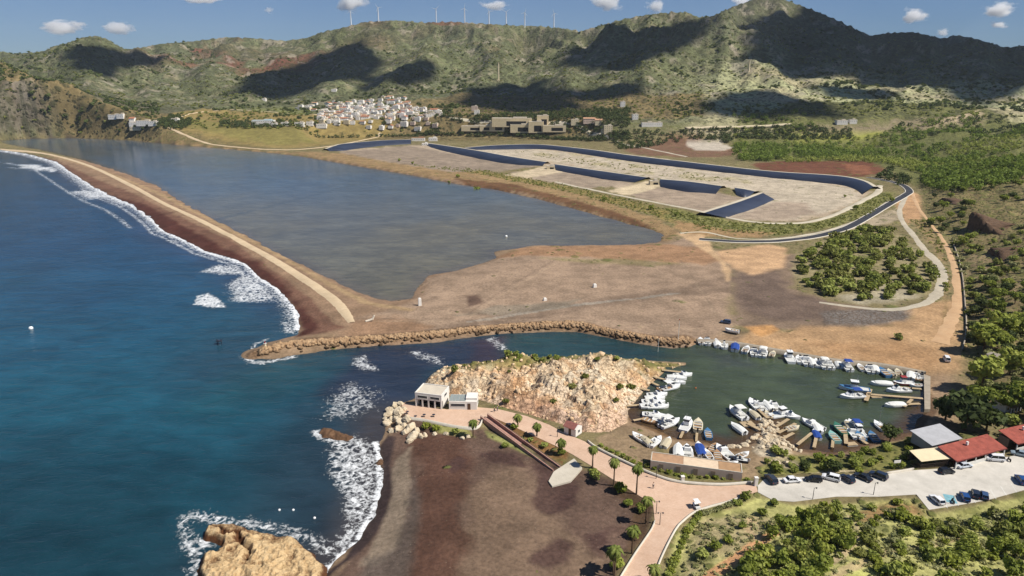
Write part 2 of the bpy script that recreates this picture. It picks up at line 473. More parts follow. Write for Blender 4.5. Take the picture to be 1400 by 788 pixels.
# ------------------------------------------------------------------ world, sun
wd = bpy.data.worlds.new('World'); SC.world = wd; wd.use_nodes = True
wt = wd.node_tree; wt.nodes.clear()
sky = wt.nodes.new('ShaderNodeTexSky'); sky.sky_type = 'NISHITA'; sky.sun_disc = False
sky.sun_elevation = SUN_EL; sky.sun_rotation = math.atan2(SUN_DIR2[0], SUN_DIR2[1])
sky.altitude = 2500; sky.air_density = 0.75; sky.dust_density = 0.0; sky.ozone_density = 4.0
bg = wt.nodes.new('ShaderNodeBackground'); bg.inputs['Strength'].default_value = 0.14
wo = wt.nodes.new('ShaderNodeOutputWorld')
hsv = wt.nodes.new('ShaderNodeHueSaturation'); hsv.inputs['Saturation'].default_value = 1.0; hsv.inputs['Value'].default_value = 0.74
# the bright band low over the horizon is held back, as in the photograph's exposure
lum = wt.nodes.new('ShaderNodeRGBToBW'); wt.links.new(sky.outputs[0], lum.inputs[0])
mul = wt.nodes.new('ShaderNodeMath'); mul.operation = 'MULTIPLY_ADD'; mul.inputs[1].default_value = 0.30; mul.inputs[2].default_value = 1.0; wt.links.new(lum.outputs[0], mul.inputs[0])
dv = wt.nodes.new('ShaderNodeMath'); dv.operation = 'DIVIDE'; dv.inputs[0].default_value = 1.0; wt.links.new(mul.outputs[0], dv.inputs[1])
scn = wt.nodes.new('ShaderNodeVectorMath'); scn.operation = 'SCALE'; wt.links.new(sky.outputs[0], scn.inputs[0]); wt.links.new(dv.outputs[0], scn.inputs['Scale'])
wt.links.new(scn.outputs[0], hsv.inputs['Color']); wt.links.new(hsv.outputs[0], bg.inputs[0]); wt.links.new(bg.outputs[0], wo.inputs[0])
sl = bpy.data.lights.new('sun', 'SUN'); sl.energy = 4.2; sl.angle = R(0.5); sl.color = (1.0, 0.95, 0.87)
so = bpy.data.objects.new('sun', sl); COL.objects.link(so); so.location = (400, -200, 900)
so.rotation_euler = Vector(SUN).to_track_quat('Z', 'Y').to_euler()
SC.view_settings.view_transform = 'Standard'; SC.view_settings.look = 'None'
SC.view_settings.exposure = 0.6; SC.view_settings.gamma = 1.0; SC.view_settings.use_curve_mapping = False
SC.cycles.use_denoising = True
SC.cycles.max_bounces = 8; SC.cycles.volume_bounces = 6; SC.cycles.diffuse_bounces = 2; SC.cycles.glossy_bounces = 2; SC.cycles.transparent_max_bounces = 4
SC.cycles.caustics_reflective = False; SC.cycles.caustics_refractive = False

# ------------------------------------------------------------------ ground colours: what covers the ground where
gx, gy = GX, GY
N1 = fbm(gx, gy, 40, 4, 61); N2 = fbm(gx, gy, 9, 4, 62); N3 = fbm(gx, gy, 130, 4, 63); N4 = fbm(gx, gy, 300, 3, 64); N5 = fbm(gx, gy, 26, 3, 66)
C = np.zeros((NY, NU, 3), np.float32); SCRUB = np.full((NY, NU), 0.35, np.float32); ROCK = np.zeros((NY, NU), np.float32)
C[:] = lin((128, 116, 82))
def lay(mask, col, scrub=None, rock=None):
    m = mask[..., None]
    C[:] = C * (1 - m) + lin(col) * m if not isinstance(col, np.ndarray) else C * (1 - m) + col * m
    if scrub is not None: SCRUB[:] = SCRUB * (1 - mask) + scrub * mask
    if rock is not None: ROCK[:] = ROCK * (1 - mask) + rock * mask
def zone(pts, col, feather=2.0, warp=1.0, scrub=0.0, rock=0.0, amt=1.0, z=2.0, patch=None, wl=None):
    s = sd_poly(hpoly(pts) if z is None else poly(pts, z), gx, gy, 40.0 + feather)
    w = warp * (N2 if wl is None else fbm(gx, gy, wl, 3, 71))
    m = sst(-feather, feather, s + w * np.where(s > -3 * warp - feather, 1, 0)) * amt
    if patch is not None: m = m * sst(patch[0], patch[1], N5 if len(patch) < 3 else patch[2])
    lay(m.astype(np.float32), col, scrub, rock)
def band(pts, wdt, col, feather=1.0, warp=0.5, scrub=0.0, rock=0.0, amt=1.0, z=2.0):
    d = d_line(poly(pts, z), gx, gy, wdt * 3 + 20)
    m = sst(wdt + feather, wdt - feather, d + warp * N2) * amt
    lay(m.astype(np.float32), col, scrub, rock)

# mountains: olive scrub, tan grass, reddish mine waste and bare rock
far = sst(1080, 1250, gy) * sst(1.0, 12.0, GH)
slope = np.hypot(*np.gradient(GH)) / np.hypot(np.gradient(gx, axis=1), np.gradient(gy, axis=0))
lay(far, (108, 113, 82), 0.6, 0.25)
lay(far * sst(-0.3, 0.5, N3), (116, 121, 84), 0.55)
lay(far * sst(0.0, 0.6, N1) * 0.7, (98, 104, 68), 0.7)
lay(far * sst(0.25, 0.7, N5) * 0.6, (148, 138, 108), 0.4)
rug = sst(0.10, 0.50, fbm(gx, gy, 170, 4, 65))
pxm = CX + FPX * gx / (gy * CT + (CAM_H - GH) * ST)          # bearing, used only to say which mountain is which
red = far * sst(1900, 2250, gy) * sst(760, 560, pxm) * sst(150, 230, pxm) * sst(60, 150, GH)
lay(red * rug * 0.95, (120, 78, 62), 0.4)
lay(red * sst(0.1, 0.6, N4) * 0.6, (112, 92, 72), 0.4)
lay(far * sst(900, 1000, pxm) * sst(1850, 1550, gy) * 0.9, (182, 182, 136), 0.42)     # golden slope on the right
lay(far * sst(-0.1, 0.5, fbm(gx, gy, 90, 3, 68)) * sst(900, 980, pxm) * sst(1900, 1600, gy) * 0.5, (182, 162, 132), 0.4)
lay(far * sst(1880, 2250, gy) * sst(880, 1010, pxm) * 0.8, (100, 102, 74), 0.75)
lay(far * sst(700, 640, pxm) * sst(1900, 1500, gy) * sst(-0.2, 0.6, N1) * 0.4, (90, 93, 66), 0.8)
lhill = far * sst(330, 150, pxm) * sst(1650, 1380, gy) * sst(6, 14, GH)
lay(lhill * 0.85, (98, 94, 78), 0.8)
lay(lhill * sst(0.0, 0.5, N5) * 0.6, (120, 104, 86), 0.5)
lay(far * sst(0.55, 0.85, slope) * sst(0.0, 0.5, N2) * 0.5, (150, 138, 122), 0.2, 1.0)
lay(sst(3200, 3400, gy), (92, 100, 84), 0.4)
lay(far * sst(0.42, 0.62, fbm(gx, gy, 34, 4, 69)) * sst(30, 70, GH) * 0.55, (176, 164, 146), 0.15, 0.6)
lay(far * sst(0.1, 0.5, fbm(gx, gy, 150, 4, 70)) * sst(1500, 1700, gy) * 0.45, (92, 98, 62), 0.85)
# valley floor
lay(sst(14, 5, -np.maximum(GS, GL)) * sst(950, 850, gy) * sst(330, 260, gx), (150, 126, 100), 0.03)
lay(sst(60, 30, -np.maximum(GS, GL)) * sst(950, 850, gy) * sst(-10, -40, gx) * sst(245, 262, gy), (146, 120, 96), 0.03)
zone([(-120,182),(60,182),(160,186),(300,180),(460,182),(640,170),(800,176),(960,178),(960,190),(700,192),(500,194),(330,206),(100,188)], (128,112,76), 12, 6, 0.5)
zone([(240,168),(330,150),(400,145),(440,150),(420,160),(330,166),(260,172)], (122,124,78), 40, 30, 0.4, z=None)
zone([(340,178),(480,184),(540,186),(500,192),(440,200),(390,204),(300,196),(215,190),(240,182),(280,176)], (142,124,76), 6, 4, 0.1)
zone([(260,184),(400,190),(440,196),(380,200),(280,192),(225,187)], (126,122,66), 8, 8, 0.1, amt=0.6)
zone([(190,192),(300,203),(400,210),(450,218),(540,233),(640,249),(740,268),(860,302),(905,322),(912,330),(930,318),(900,300),(780,262),(660,238),(560,222),(470,210),(360,206),(250,196)], (152,126,90), 3, 4, 0.25)
zone([(620,244),(700,252),(800,278),(870,300),(905,318),(895,312),(800,285),(720,264),(640,252)], (112,82,58), 2, 2, 0.2)
zone([(560,226),(660,238),(780,262),(900,296),(915,306),(960,300),(905,285),(770,254),(650,232),(580,222)], (146,128,78), 3, 4, 0.75)
# settling basins
zone([(450,206),(590,198),(740,226),(830,246),(960,268),(1060,272),(1170,262),(1190,255),(1150,243),(1040,236),(940,222),(800,205),(640,202),(940,285),(1010,301),(1100,303),(1140,294),(1180,275),(1190,262)], (178,160,136), 4, 4, 0.05)
zone([(640,204),(745,205),(870,222),(1050,243),(1120,250),(1165,258),(1178,272),(1130,292),(1055,303),(1000,298),(1050,275),(1035,262),(900,245),(770,224),(640,206)], (186,172,150), 3, 5, 0.12)
zone([(700,206),(760,206),(900,228),(1000,240),(1030,252),(960,248),(880,238),(760,220)], (168,156,112), 5, 5, 0.5, amt=0.6, patch=(-0.2,0.4))
zone([(460,208),(560,200),(640,214),(740,228),(700,232),(620,236),(520,220)], (148,132,114), 4, 3, 0.05)
zone([(560,222),(640,220),(720,230),(680,236),(600,230)], (150,134,116), 4, 3, 0.0, amt=0.7)
zone([(700,236),(760,232),(870,251),(830,256),(800,258),(730,246)], (160,143,123), 4, 3, 0.05)
zone([(850,266),(900,256),(985,264),(1015,270),(960,290),(900,278)], (162,144,124), 4, 3, 0.05)
zone([(1000,298),(1060,276),(1100,278),(1120,292),(1060,303)], (170,152,132), 4, 4, 0.05)
zone([(690,240),(745,228),(770,232),(770,236),(720,244)], (196,178,148), 2, 1, 0.0)
zone([(830,262),(884,248),(905,250),(905,256),(860,268)], (200,182,150), 2, 1, 0.0)
zone([(905,282),(1000,303),(1106,306),(1150,294),(1196,264),(1215,262),(1228,268),(1190,292),(1140,312),(1060,323),(980,318),(925,310)], (134,130,78), 4, 4, 0.8)
zone([(920,300),(990,314),(1060,318),(1040,326),(960,324),(925,318)], (160,130,92), 3, 3, 0.3)
# far right: red bank, pale bank, meadow and wood floor
zone([(852,206),(880,194),(920,186),(980,190),(1010,205),(1000,214),(940,216),(870,212)], (124,94,74), 4, 3, 0.25, z=None)
zone([(938,196),(985,192),(1006,202),(985,207),(950,206)], (190,178,160), 3, 2, 0.0, z=None)
zone([(1028,222),(1080,218),(1150,216),(1200,218),(1215,232),(1185,240),(1110,238),(1040,232)], (112,72,54), 3, 4, 0.2, z=4)
zone([(1150,222),(1185,224),(1195,236),(1165,236)], (136,90,66), 3, 4, 0.1, z=4)
zone([(1000,190),(1080,180),(1200,178),(1330,182),(1420,196),(1420,320),(1330,280),(1260,250),(1190,216),(1020,216)], (112,112,66), 8, 6, 0.7, z=6)
zone([(1075,190),(1130,182),(1215,178),(1210,186),(1150,192),(1090,196)], (146,146,72), 6, 5, 0.0, z=None)
zone([(940,172),(1085,168),(1085,176),(940,180)], (170,160,130), 6, 3, 0.1, z=None)
zone([(1090,172),(1220,165),(1345,158),(1345,172),(1200,180),(1090,180)], (140,126,100), 8, 6, 0.3, z=None)
zone([(1285,165),(1340,150),(1345,156),(1300,170)], (176,158,128), 5, 3, 0.0, z=None)
# reclaimed sand, lot, tracks
sand = [(480,440),(560,415),(590,378),(680,352),(707,338),(740,334),(900,334),(935,325),(1000,350),(1000,390),(1005,450),(960,466),(900,470),(800,445),(690,447),(590,460),(470,468)]
zone(sand, (156,133,111), 4, 3, 0.0)
zone([(676,350),(707,338),(740,334),(900,333),(960,340),(1000,356),(960,362),(860,356),(780,352)], (158,124,94), 3, 3, 0.15)
zone([(740,354),(860,356),(940,362),(880,364),(790,360)], (132,122,80), 3, 3, 0.4, amt=0.6)
zone([(480,440),(540,432),(590,446),(560,462),(470,466)], (150,120,94), 3, 3, 0.0)
zone([(600,445),(700,425),(800,412),(900,398),(990,380),(1000,400),(900,410),(780,428),(650,448)], (132,112,94), 2, 2, 0.0, amt=0.8)
band([(640,440),(720,428),(790,418),(870,410),(930,402)], 0.9, (158,150,136), 0.5, 0.8, amt=0.7)
zone([(620,432),(680,420),(760,414),(800,408),(780,420),(690,432)], (118,112,98), 1.5, 2, 0.1, amt=0.6)
for q_ in ([(500,436),(600,436),(720,442),(860,455),(940,458)], [(570,420),(680,432),(820,436),(960,446)], [(760,356),(700,390),(640,430)], [(930,356),(960,400),(985,440)], [(1000,452),(1100,462),(1200,462),(1280,440),(1300,415)], [(1005,458),(1110,470),(1230,478),(1290,460)], [(1250,425),(1262,450),(1230,485)]):
    band(q_, 0.5, (112,94,80), 0.5, 0.3, amt=0.45); band([(a_ + 2, b_ + 4) for a_, b_ in q_], 0.45, (172,150,124), 0.5, 0.3, amt=0.4)
for q_ in ([(600,610),(680,640),(740,700),(760,780)], [(650,600),(720,660),(820,720)], [(560,620),(600,690),(640,780)]): band(q_, 0.35, (84,66,58), 0.4, 0.3, amt=0.45)
zone([(635,405),(655,403),(660,415),(640,420)], (84,64,56), 1.5, 1.5, amt=0.8)
zone([(1000,360),(1040,345),(1090,350),(1085,395),(1130,412),(1240,430),(1245,445),(1130,452),(1030,455),(1000,440)], (129,110,92), 3, 3, 0.0)
zone([(1000,376),(1060,372),(1080,400),(1140,416),(1140,440),(1060,440),(1010,425)], (104,88,78), 4, 3, 0.0, amt=0.8)
zone([(975,345),(1050,335),(1078,340),(1070,366),(1030,378),(1010,372)], (196,160,122), 2.5, 2, 0.0)
zone([(925,318),(960,322),(975,340),(1000,372),(995,385),(985,360),(950,335)], (196,164,126), 1.5, 1, 0.0)
zone([(1120,430),(1180,424),(1250,426),(1240,440),(1170,446),(1130,444)], (128,120,112), 2, 2, 0.1, rock=1.0)
zone([(1020,455),(1100,448),(1180,450),(1240,442),(1252,424),(1280,412),(1316,410),(1322,470),(1310,510),(1265,506),(1200,494),(1100,482),(1000,466)], (180,146,108), 3, 2.5, 0.04)
zone([(1015,447),(1055,444),(1070,452),(1040,458)], (190,144,94), 1.5, 1, 0.0)
zone([(1120,470),(1240,468),(1290,480),(1270,500),(1180,490)], (168,130,92), 4, 4, 0.05, amt=0.6)
zone([(1290,400),(1296,412),(1300,450),(1290,452)], (120,104,66), 1, 1, 0.5, amt=0.5)
# the grove ring
zone([(1085,360),(1110,335),(1160,318),(1210,312),(1240,330),(1275,360),(1280,385),(1260,410),(1220,418),(1150,415),(1095,392)], (146,134,100), 3, 3, 0.3)
zone([(1180,395),(1230,345),(1262,375),(1250,408),(1200,416),(1150,412)], (190,180,160), 4, 4, 0.1, amt=0.5, patch=(-0.1,0.4))
zone([(1130,318),(1190,300),(1225,285),(1235,300),(1180,316)], (170,154,128), 3, 3, 0.3)
zone([(1225,280),(1244,262),(1258,268),(1262,300),(1240,308)], (184,146,108), 3, 2, 0.05)
zone([(1242,300),(1266,302),(1292,340),(1300,400),(1290,410),(1292,370),(1272,335)], (150,128,92), 2, 2, 0.5)
# right-hand hillside
zone([(1262,240),(1300,222),(1420,230),(1560,400),(1420,600),(1380,560),(1345,530),(1326,480),(1318,400),(1312,360),(1296,325),(1264,285)], (132,118,82), 4, 4, 0.7, rock=0.2, z=4)
zone([(1318,335),(1350,330),(1400,340),(1400,420),(1340,410)], (150,128,102), 6, 6, 0.4, amt=0.5, z=8, patch=(-0.1,0.4))
# spit
zone([(0,203),(75,218),(130,245),(180,265),(250,300),(320,334),(372,368),(420,406),(455,440),(470,452),(440,458),(408,458),(412,440),(395,412),(350,375),(300,350),(220,315),(150,268),(75,222),(0,207)], (118,88,72), 1.5, 1.5, 0.0, z=1)
zone([(150,266),(200,282),(240,305),(300,338),(350,360),(385,388),(415,420),(436,452),(408,460),(412,440),(395,412),(350,377),(300,352),(220,316)], (84,52,44), 2.0, 2.0, 0.0, z=0.5)
band([(60,209),(150,237),(215,263),(300,305),(380,346),(450,386),(500,412),(560,424)], 2.2, (166, 140, 106), 1.5, 1.2, 0.1)
# lower beach and its surroundings
beach = [(548,560),(580,578),(625,588),(660,590),(700,600),(758,645),(775,660),(792,640),(837,658),(871,678),(893,700),(880,735),(850,780),(820,850),(420,850),(440,790),(470,762),(512,703),(523,662),(521,626),(518,612),(530,590)]
zone(beach, (102,82,70), 1.5, 1.0, 0.0)
zone([(632,700),(640,668),(680,640),(720,635),(755,668),(750,700),(790,740),(850,760),(800,850),(640,850),(600,800)], (122,101,83), 2.5, 3.0, 0.0)
zone([(560,590),(640,598),(650,660),(628,690),(640,740),(625,800),(560,800),(560,700),(565,640)], (88,62,50), 2.2, 2.5, 0.0, amt=0.85)
for q in ([(722,640),(742,628),(775,650),(790,668),(775,695),(750,705),(730,690),(728,665)], [(738,755),(765,740),(782,748),(775,768),(752,778),(728,768)], [(800,735),(830,725),(842,745),(825,765),(798,760)],
          [(600,640),(628,624),(640,640),(615,655)], [(650,620),(700,622),(718,640),(690,640)], [(770,685),(785,682),(790,690),(772,694)], [(735,615),(770,640),(760,650),(730,630)]):
    zone(q, (78, 58, 53), 1.4, 3.0, 0.0, amt=0.85)
zone([(535,625),(560,610),(563,650),(556,700),(545,740),(520,775),(478,775),(500,755),(522,720),(536,670)], (138,122,104), 1.0, 1.6, 0.0)
zone([(480,790),(500,760),(540,750),(556,700),(566,640),(575,700),(560,770),(540,850),(450,850)], (92,82,74), 1.5, 1.2, 0.0, amt=0.8)
zone([(518,612),(530,592),(540,600),(534,640),(534,680),(515,730),(490,760),(440,800),(430,790),(470,762),(512,703),(523,662),(521,626)], (66,54,52), 0.8, 0.6, 0.0, z=0.4)
# planting along the promenade, gardens, harbour shore
zone([(679,575),(721,593),(758,610),(781,622),(770,640),(700,596),(672,582)], (132,100,64), 0.8, 0.6, 0.35)
zone([(585,580),(640,590),(650,600),(600,592)], (140,136,84), 0.8, 0.6, 0.5)
zone([(665,592),(700,604),(740,632),(700,615),(668,600)], (150,150,92), 0.8, 0.6, 0.4)
zone([(837,660),(871,680),(890,700),(880,740),(858,770),(850,760),(868,725),(868,700),(830,668)], (94,74,56), 1.0, 0.8, 0.3)
zone([(815,600),(850,585),(866,580),(900,592),(927,601),(1002,617),(1030,606),(1064,590),(1090,614),(1130,620),(1130,650),(1040,650),(1020,655),(940,655),(880,640),(835,616)], (150,128,100), 1.0, 1.0, 0.25)
zone([(825,612),(870,630),(890,645),(940,658),(1030,660),(1020,656),(900,642),(850,622)], (116,112,66), 0.6, 0.5, 0.6)
zone([(1035,640),(1060,610),(1085,618),(1160,622),(1210,604),(1250,592),(1262,610),(1250,640),(1200,645),(1100,650),(1045,652)], (128,124,72), 1.2, 1.2, 0.6)
zone([(1040,628),(1075,622),(1095,632),(1110,648),(1130,640),(1190,642),(1130,648),(1060,640)], (196,178,146), 0.8, 1.0, 0.1, amt=0.8)
zone([(1040,596),(1064,588),(1072,600),(1085,616),(1070,622),(1040,622),(1030,612)], (206,190,162), 0.8, 0.8, 0.1, rock=0.5)
zone([(856,556),(872,540),(890,524),(905,508),(940,498),(905,500),(880,520),(862,545)], (146,108,86), 0.6, 0.6, 0.0)
band([(870,541),(858,556),(862,570),(881,581),(907,592),(954,604),(1003,616)], 1.8, (120,94,66), 0.8, 0.8, 0.0, z=0.3)
band([(1090,614),(1132,619),(1209,601),(1246,591),(1266,562),(1263,540)], 2.2, (112,88,68), 0.8, 0.8, 0.1, z=0.3)
# headland rock: cream stone above, rusty and pink quarried face below
hs = sd_poly(HEAD, gx, gy, 30.0)
hm = sst(-0.3, 0.8, hs)
lay(hm, (232, 206, 170), 0.04, 1.0)
lay(hm * sst(-0.1, 0.45, N5 + 0.4 * N2) * 0.8, (222, 176, 132), 0.04, 1.0)
lay(hm * sst(0.05, 0.4, N2) * 0.6, (238, 224, 198), 0.03, 1.0)
lay(hm * sst(0.25, 0.55, fbm(gx, gy, 5, 3, 77)) * 0.6, (192, 140, 92), 0.05, 1.0)
lay(hm * sst(10, 4, hs) * sst(205, 190, gy) * 0.5, (214, 172, 150), 0.03, 1.0)
lay(hm * sst(216, 228, gy + 4 * N5) * sst(0.0, 0.4, N1 + 0.3) * 0.8, (120, 120, 62), 0.8, 0.3)
band([(352,482),(380,476),(412,469),(460,467),(529,463),(597,457),(652,450),(700,447),(751,445),(789,445),(823,452),(871,461),(916,467),(940,464)], 3.6, (150,122,94), 1.0, 0.8, 0.0, 1.0, z=1.2)
# scrub slope at the lower right, with its paths
zone([(950,704),(1000,688),(1036,674),(1085,686),(1200,680),(1253,676),(1272,698),(1320,691),(1400,672),(1560,650),(1560,900),(900,900),(905,790),(926,728)], (174,170,108), 0.8, 0.5, 0.5, z=4)
zone([(950,704),(1000,688),(1036,674),(1085,686),(1200,680),(1253,676),(1272,698),(1320,691),(1400,672),(1560,650),(1560,900),(900,900),(905,790),(926,728)], (186,188,104), 0.8, 0.5, 0.25, z=4, patch=(-0.05, 0.4), amt=0.85)
zone([(960,710),(1010,690),(1035,700),(1060,715),(1040,740),(980,760),(940,780),(945,745)], (168,152,116), 2, 2, 0.3, amt=0.85, z=4)
zone([(1170,700),(1230,680),(1250,680),(1262,694),(1220,705),(1180,715)], (150,112,78), 1.5, 1.5, 0.2, amt=0.8, z=4)
band([(945,800),(990,770),(1040,738),(1065,722)], 1.6, (198,150,108), 0.6, 0.6, 0.05, z=5)
band([(1030,700),(1024,722),(1036,735)], 1.0, (184,160,122), 0.5, 0.5, 0.05, z=5)
band([(1160,698),(1172,715),(1170,745),(1150,765),(1120,790)], 0.7, (190,170,132), 0.4, 0.4, 0.05, z=5)
band([(1330,718),(1270,738),(1220,752),(1180,770),(1140,790)], 0.8, (184,166,122), 0.4, 0.4, 0.05, z=6)
# beds of the waters
lay(sst(0.4, -0.6, GH).astype(np.float32), (70, 62, 54), 0.0, 0.0)

# ------------------------------------------------------------------ ground sheet
def grid_quads(mask=None):
    j, i = np.meshgrid(np.arange(NY - 1), np.arange(NU - 1), indexing='ij')
    a = j * NU + i
    q = np.stack([a, a + 1, a + NU + 1, a + NU], -1)
    return q.reshape(-1, 4) if mask is None else q[mask]
def compact(V, q):
    u, inv = np.unique(q.ravel(), return_inverse=True)
    return u, inv.reshape(q.shape)

def ground_mat(mname, grains, bumpd, bushes):
    t = NT(mname)
    col = t.attr('cover').outputs['Color']; scr = t.attr('scrub').outputs['Fac']; rok = t.attr('rock').outputs['Fac']
    pos = t.pos()
    n_a = t.noise(0.9, 6, 0.7, pos); n_b = t.noise(0.11, 5, 0.6, pos); n_c = t.noise(0.022, 4, 0.6, pos)
    f = t.math('MULTIPLY', t.mapr(n_a, 0.25, 0.75, 0.70, 1.30), t.mapr(n_b, 0.3, 0.7, 0.80, 1.20))
    f = t.math('MULTIPLY', f, t.mapr(n_c, 0.3, 0.7, 0.9, 1.1))
    base = t.scale_col(col, f)
    def dots(scale, lo, hi):
        v = t.n('ShaderNodeTexVoronoi', feature='F1'); v.inputs['Scale'].default_value = scale
        wn = t.n('ShaderNodeTexNoise'); wn.inputs['Scale'].default_value = scale * 1.6; wn.inputs['Detail'].default_value = 3
        t.l(pos, wn.inputs['Vector'])
        mx = t.n('ShaderNodeVectorMath', operation='MULTIPLY_ADD'); t.l(wn.outputs['Color'], mx.inputs[0])
        mx.inputs[1].default_value = (0.55 / scale,) * 3; t.l(pos, mx.inputs[2]); t.l(mx.outputs[0], v.inputs['Vector'])
        pres = t.math('GREATER_THAN', t.math('ADD', scr, t.math('MULTIPLY', t.math('SUBTRACT', n_b, 0.5), 0.9)), v.outputs['Color'])
        return t.math('MULTIPLY', t.mapr(v.outputs['Distance'], lo, hi, 1, 0), pres), v
    dd = None
    for sc_, am_ in grains:
        d_ = t.math('MULTIPLY', dots(sc_, 0.22, 0.58)[0], am_)
        dd = d_ if dd is None else t.math('MAXIMUM', dd, d_)
    bush = t.ramp(t.noise(0.07, 3, 0.6, pos), [(p_, rgba(c_)) for p_, c_ in zip((.3, .55, .75), bushes)])
    base = t.mix(t.math('MULTIPLY', dd, 0.9), base, bush)
    sv = t.n('ShaderNodeTexVoronoi', feature='F1'); sv.inputs['Scale'].default_value = 1.1; t.l(pos, sv.inputs['Vector'])
    spk = t.math('MULTIPLY', t.mapr(sv.outputs['Distance'], 0.10, 0.24, 1, 0), t.math('GREATER_THAN', t.noise(0.16, 4, .6, pos), 0.56))
    base = t.mix(t.math('MULTIPLY', spk, 0.35), base, t.mix(sv.outputs['Color'], rgba((70, 58, 48)), rgba((190, 172, 148))))
    # cracked rock
    vr = t.n('ShaderNodeTexVoronoi', feature='DISTANCE_TO_EDGE'); vr.inputs['Scale'].default_value = 0.55
    wn = t.n('ShaderNodeTexNoise'); wn.inputs['Scale'].default_value = 0.9; wn.inputs['Detail'].default_value = 4; t.l(pos, wn.inputs['Vector'])
    mx = t.n('ShaderNodeVectorMath', operation='MULTIPLY_ADD'); t.l(wn.outputs['Color'], mx.inputs[0]); mx.inputs[1].default_value = (2.2,) * 3; t.l(pos, mx.inputs[2]); t.l(mx.outputs[0], vr.inputs['Vector'])
    crk = t.math('MULTIPLY', t.mapr(vr.outputs['Distance'], 0.0, 0.13, 1, 0), rok)
    base = t.mix(t.math('MULTIPLY', crk, 0.7), base, rgba((96, 72, 52)))
    hgt = t.math('ADD', t.math('MULTIPLY', dd, 1.0), t.math('MULTIPLY', n_a, 0.35))
    hgt = t.math('ADD', hgt, t.math('MULTIPLY', rok, t.math('MULTIPLY', t.noise(0.5, 6, 0.7, pos), 1.6)))
    t.bsdf(base, 0.95, t.bump(hgt, 0.8, bumpd), 0.12)
    return t.m
M_GROUND = ground_mat('scrubland', ((0.42, 1.0), (0.13, 0.85)), 0.9, ((74, 80, 44), (104, 108, 58), (134, 130, 78))); M_HILLS = ground_mat('mountain_scrub', ((0.16, 0.95), (0.07, 0.85), (0.032, 0.6)), 2.6, ((50, 54, 38), (74, 76, 50), (98, 93, 64)))

V = np.stack([GX, GY, GH], -1).reshape(-1, 3)
ymid = 0.5 * (GY[:-1, :-1] + GY[1:, 1:])
ATT = [('cover', C.reshape(-1, 3)), ('scrub', SCRUB.ravel()), ('rock', ROCK.ravel())]
def sheet(name, mask, kind='structure'):
    q = grid_quads(mask); u, q = compact(V, q)
    me = mesh_np(name, V[u], q, M_HILLS if name == 'hills' else M_GROUND, smooth=True)
    for n, a in ATT: set_attr(me, n, a[u])
    return tag(link(name, me), kind=kind)
jn = int(np.searchsorted(YS, 1170))
mk = np.zeros((NY - 1, NU - 1), bool); mk[:jn] = True
sheet('ground', mk); sheet('hills', ~mk)

# ------------------------------------------------------------------ waters
W = np.zeros((NY, NU, 3), np.float32); FO = np.zeros((NY, NU), np.float32); 
def wlay(m, c): W[:] = W * (1 - m[..., None]) + lin(c, 0.9) * m[..., None]
W[:] = lin((24, 66, 96), 0.8)
wN = fbm(gx, gy, 60, 4, 81); wN2 = fbm(gx, gy, 14, 3, 82)
wlay(sst(430, 170, gy + 30 * wN), (26, 74, 90))
wlay(sst(205, 125, gy + 25 * wN), (22, 54, 64))
dS = GS + 3 * wN + 1.5 * wN2                                       # metres from the sea's shore
wlay(sst(48, 10, dS) * sst(-200, -60, gx + 20 * wN) * 0.8, (38, 52, 62))
wlay(sst(26, 6, dS) * sst(260, 330, gy) * 0.7, (40, 58, 84))
def wzone(pts, c, feather, amt=1.0, warp=3.0):
    s = sd_poly(poly(pts), gx, gy, 60 + feather); wlay(sst(-feather, feather, s + warp * wN2) * amt, c)
wzone([(350,495),(400,490),(470,482),(470,510),(400,540),(300,570),(260,560)], (30,74,78), 14, 0.45)
wzone([(490,480),(600,468),(690,458),(700,490),(600,500),(560,550),(490,560),(440,540)], (36,44,58), 6, 0.95)
wzone([(640,464),(700,457),(715,490),(650,500)], (58,46,52), 4, 0.7)
wzone([(690,456),(790,452),(880,470),(940,476),(1000,470),(980,500),(940,500),(870,492),(700,490)], (36,62,62), 6, 0.9)
harb = [(930,470),(1000,468),(1262,508),(1268,560),(1210,602),(1130,620),(1030,612),(960,606),(880,584),(852,560),(905,505)]
wzone(harb, (64,73,51), 10, 1.0)
wzone([(955,480),(1010,482),(1030,500),(980,505)], (58,58,60), 5, 0.5)
wlay(sst(9, 2, GS + wN2) * sst(0, 20, gx) * sst(215, 195, gy), (74, 58, 40))
wlay(sst(14, 2, dS) * sst(-120, -95, gx + 0 * gy) * sst(210, 190, gy) * sst(10, -5, gx) * 0.9, (60, 56, 56))
lag = sst(0, 1, GL)
LW = np.zeros_like(W); LW[:] = lin((72, 90, 106), 0.8)
def llay(m, c): LW[:] = LW * (1 - m[..., None]) + lin(c, 0.8) * m[..., None]
llay(sst(720, 420, gy + 40 * wN), (104, 97, 74)); llay(sst(1, -1, (gx + 60) / 60) * sst(520, 380, gy) * 0.6, (100, 98, 82))
llay(sst(12, 0, GL + 2 * wN2) * 0.8, (96, 88, 74)); llay(sst(-0.2, 0.6, wN) * 0.3, (92, 92, 84))
_ld = d_line(poly([(225,318),(343,289),(410,272),(480,254),(560,240)]), gx, gy, 20) + 1.5 * wN2; llay(sst(3.2, 1.2, _ld) * 0.5, (56, 64, 66))
def foam_line(pts, wdt, amt=1.0, off=0.0):
    d = d_line(poly(pts), gx, gy, 40); 
    FO[:] = np.maximum(FO, amt * np.exp(-(np.maximum(d - off, 0) / wdt) ** 2))
def foam_poly(pts, feather, amt=1.0):
    s = sd_poly(poly(pts), gx, gy, 30); FO[:] = np.maximum(FO, amt * sst(-feather, feather, s + 0.6 * feather * wN2))
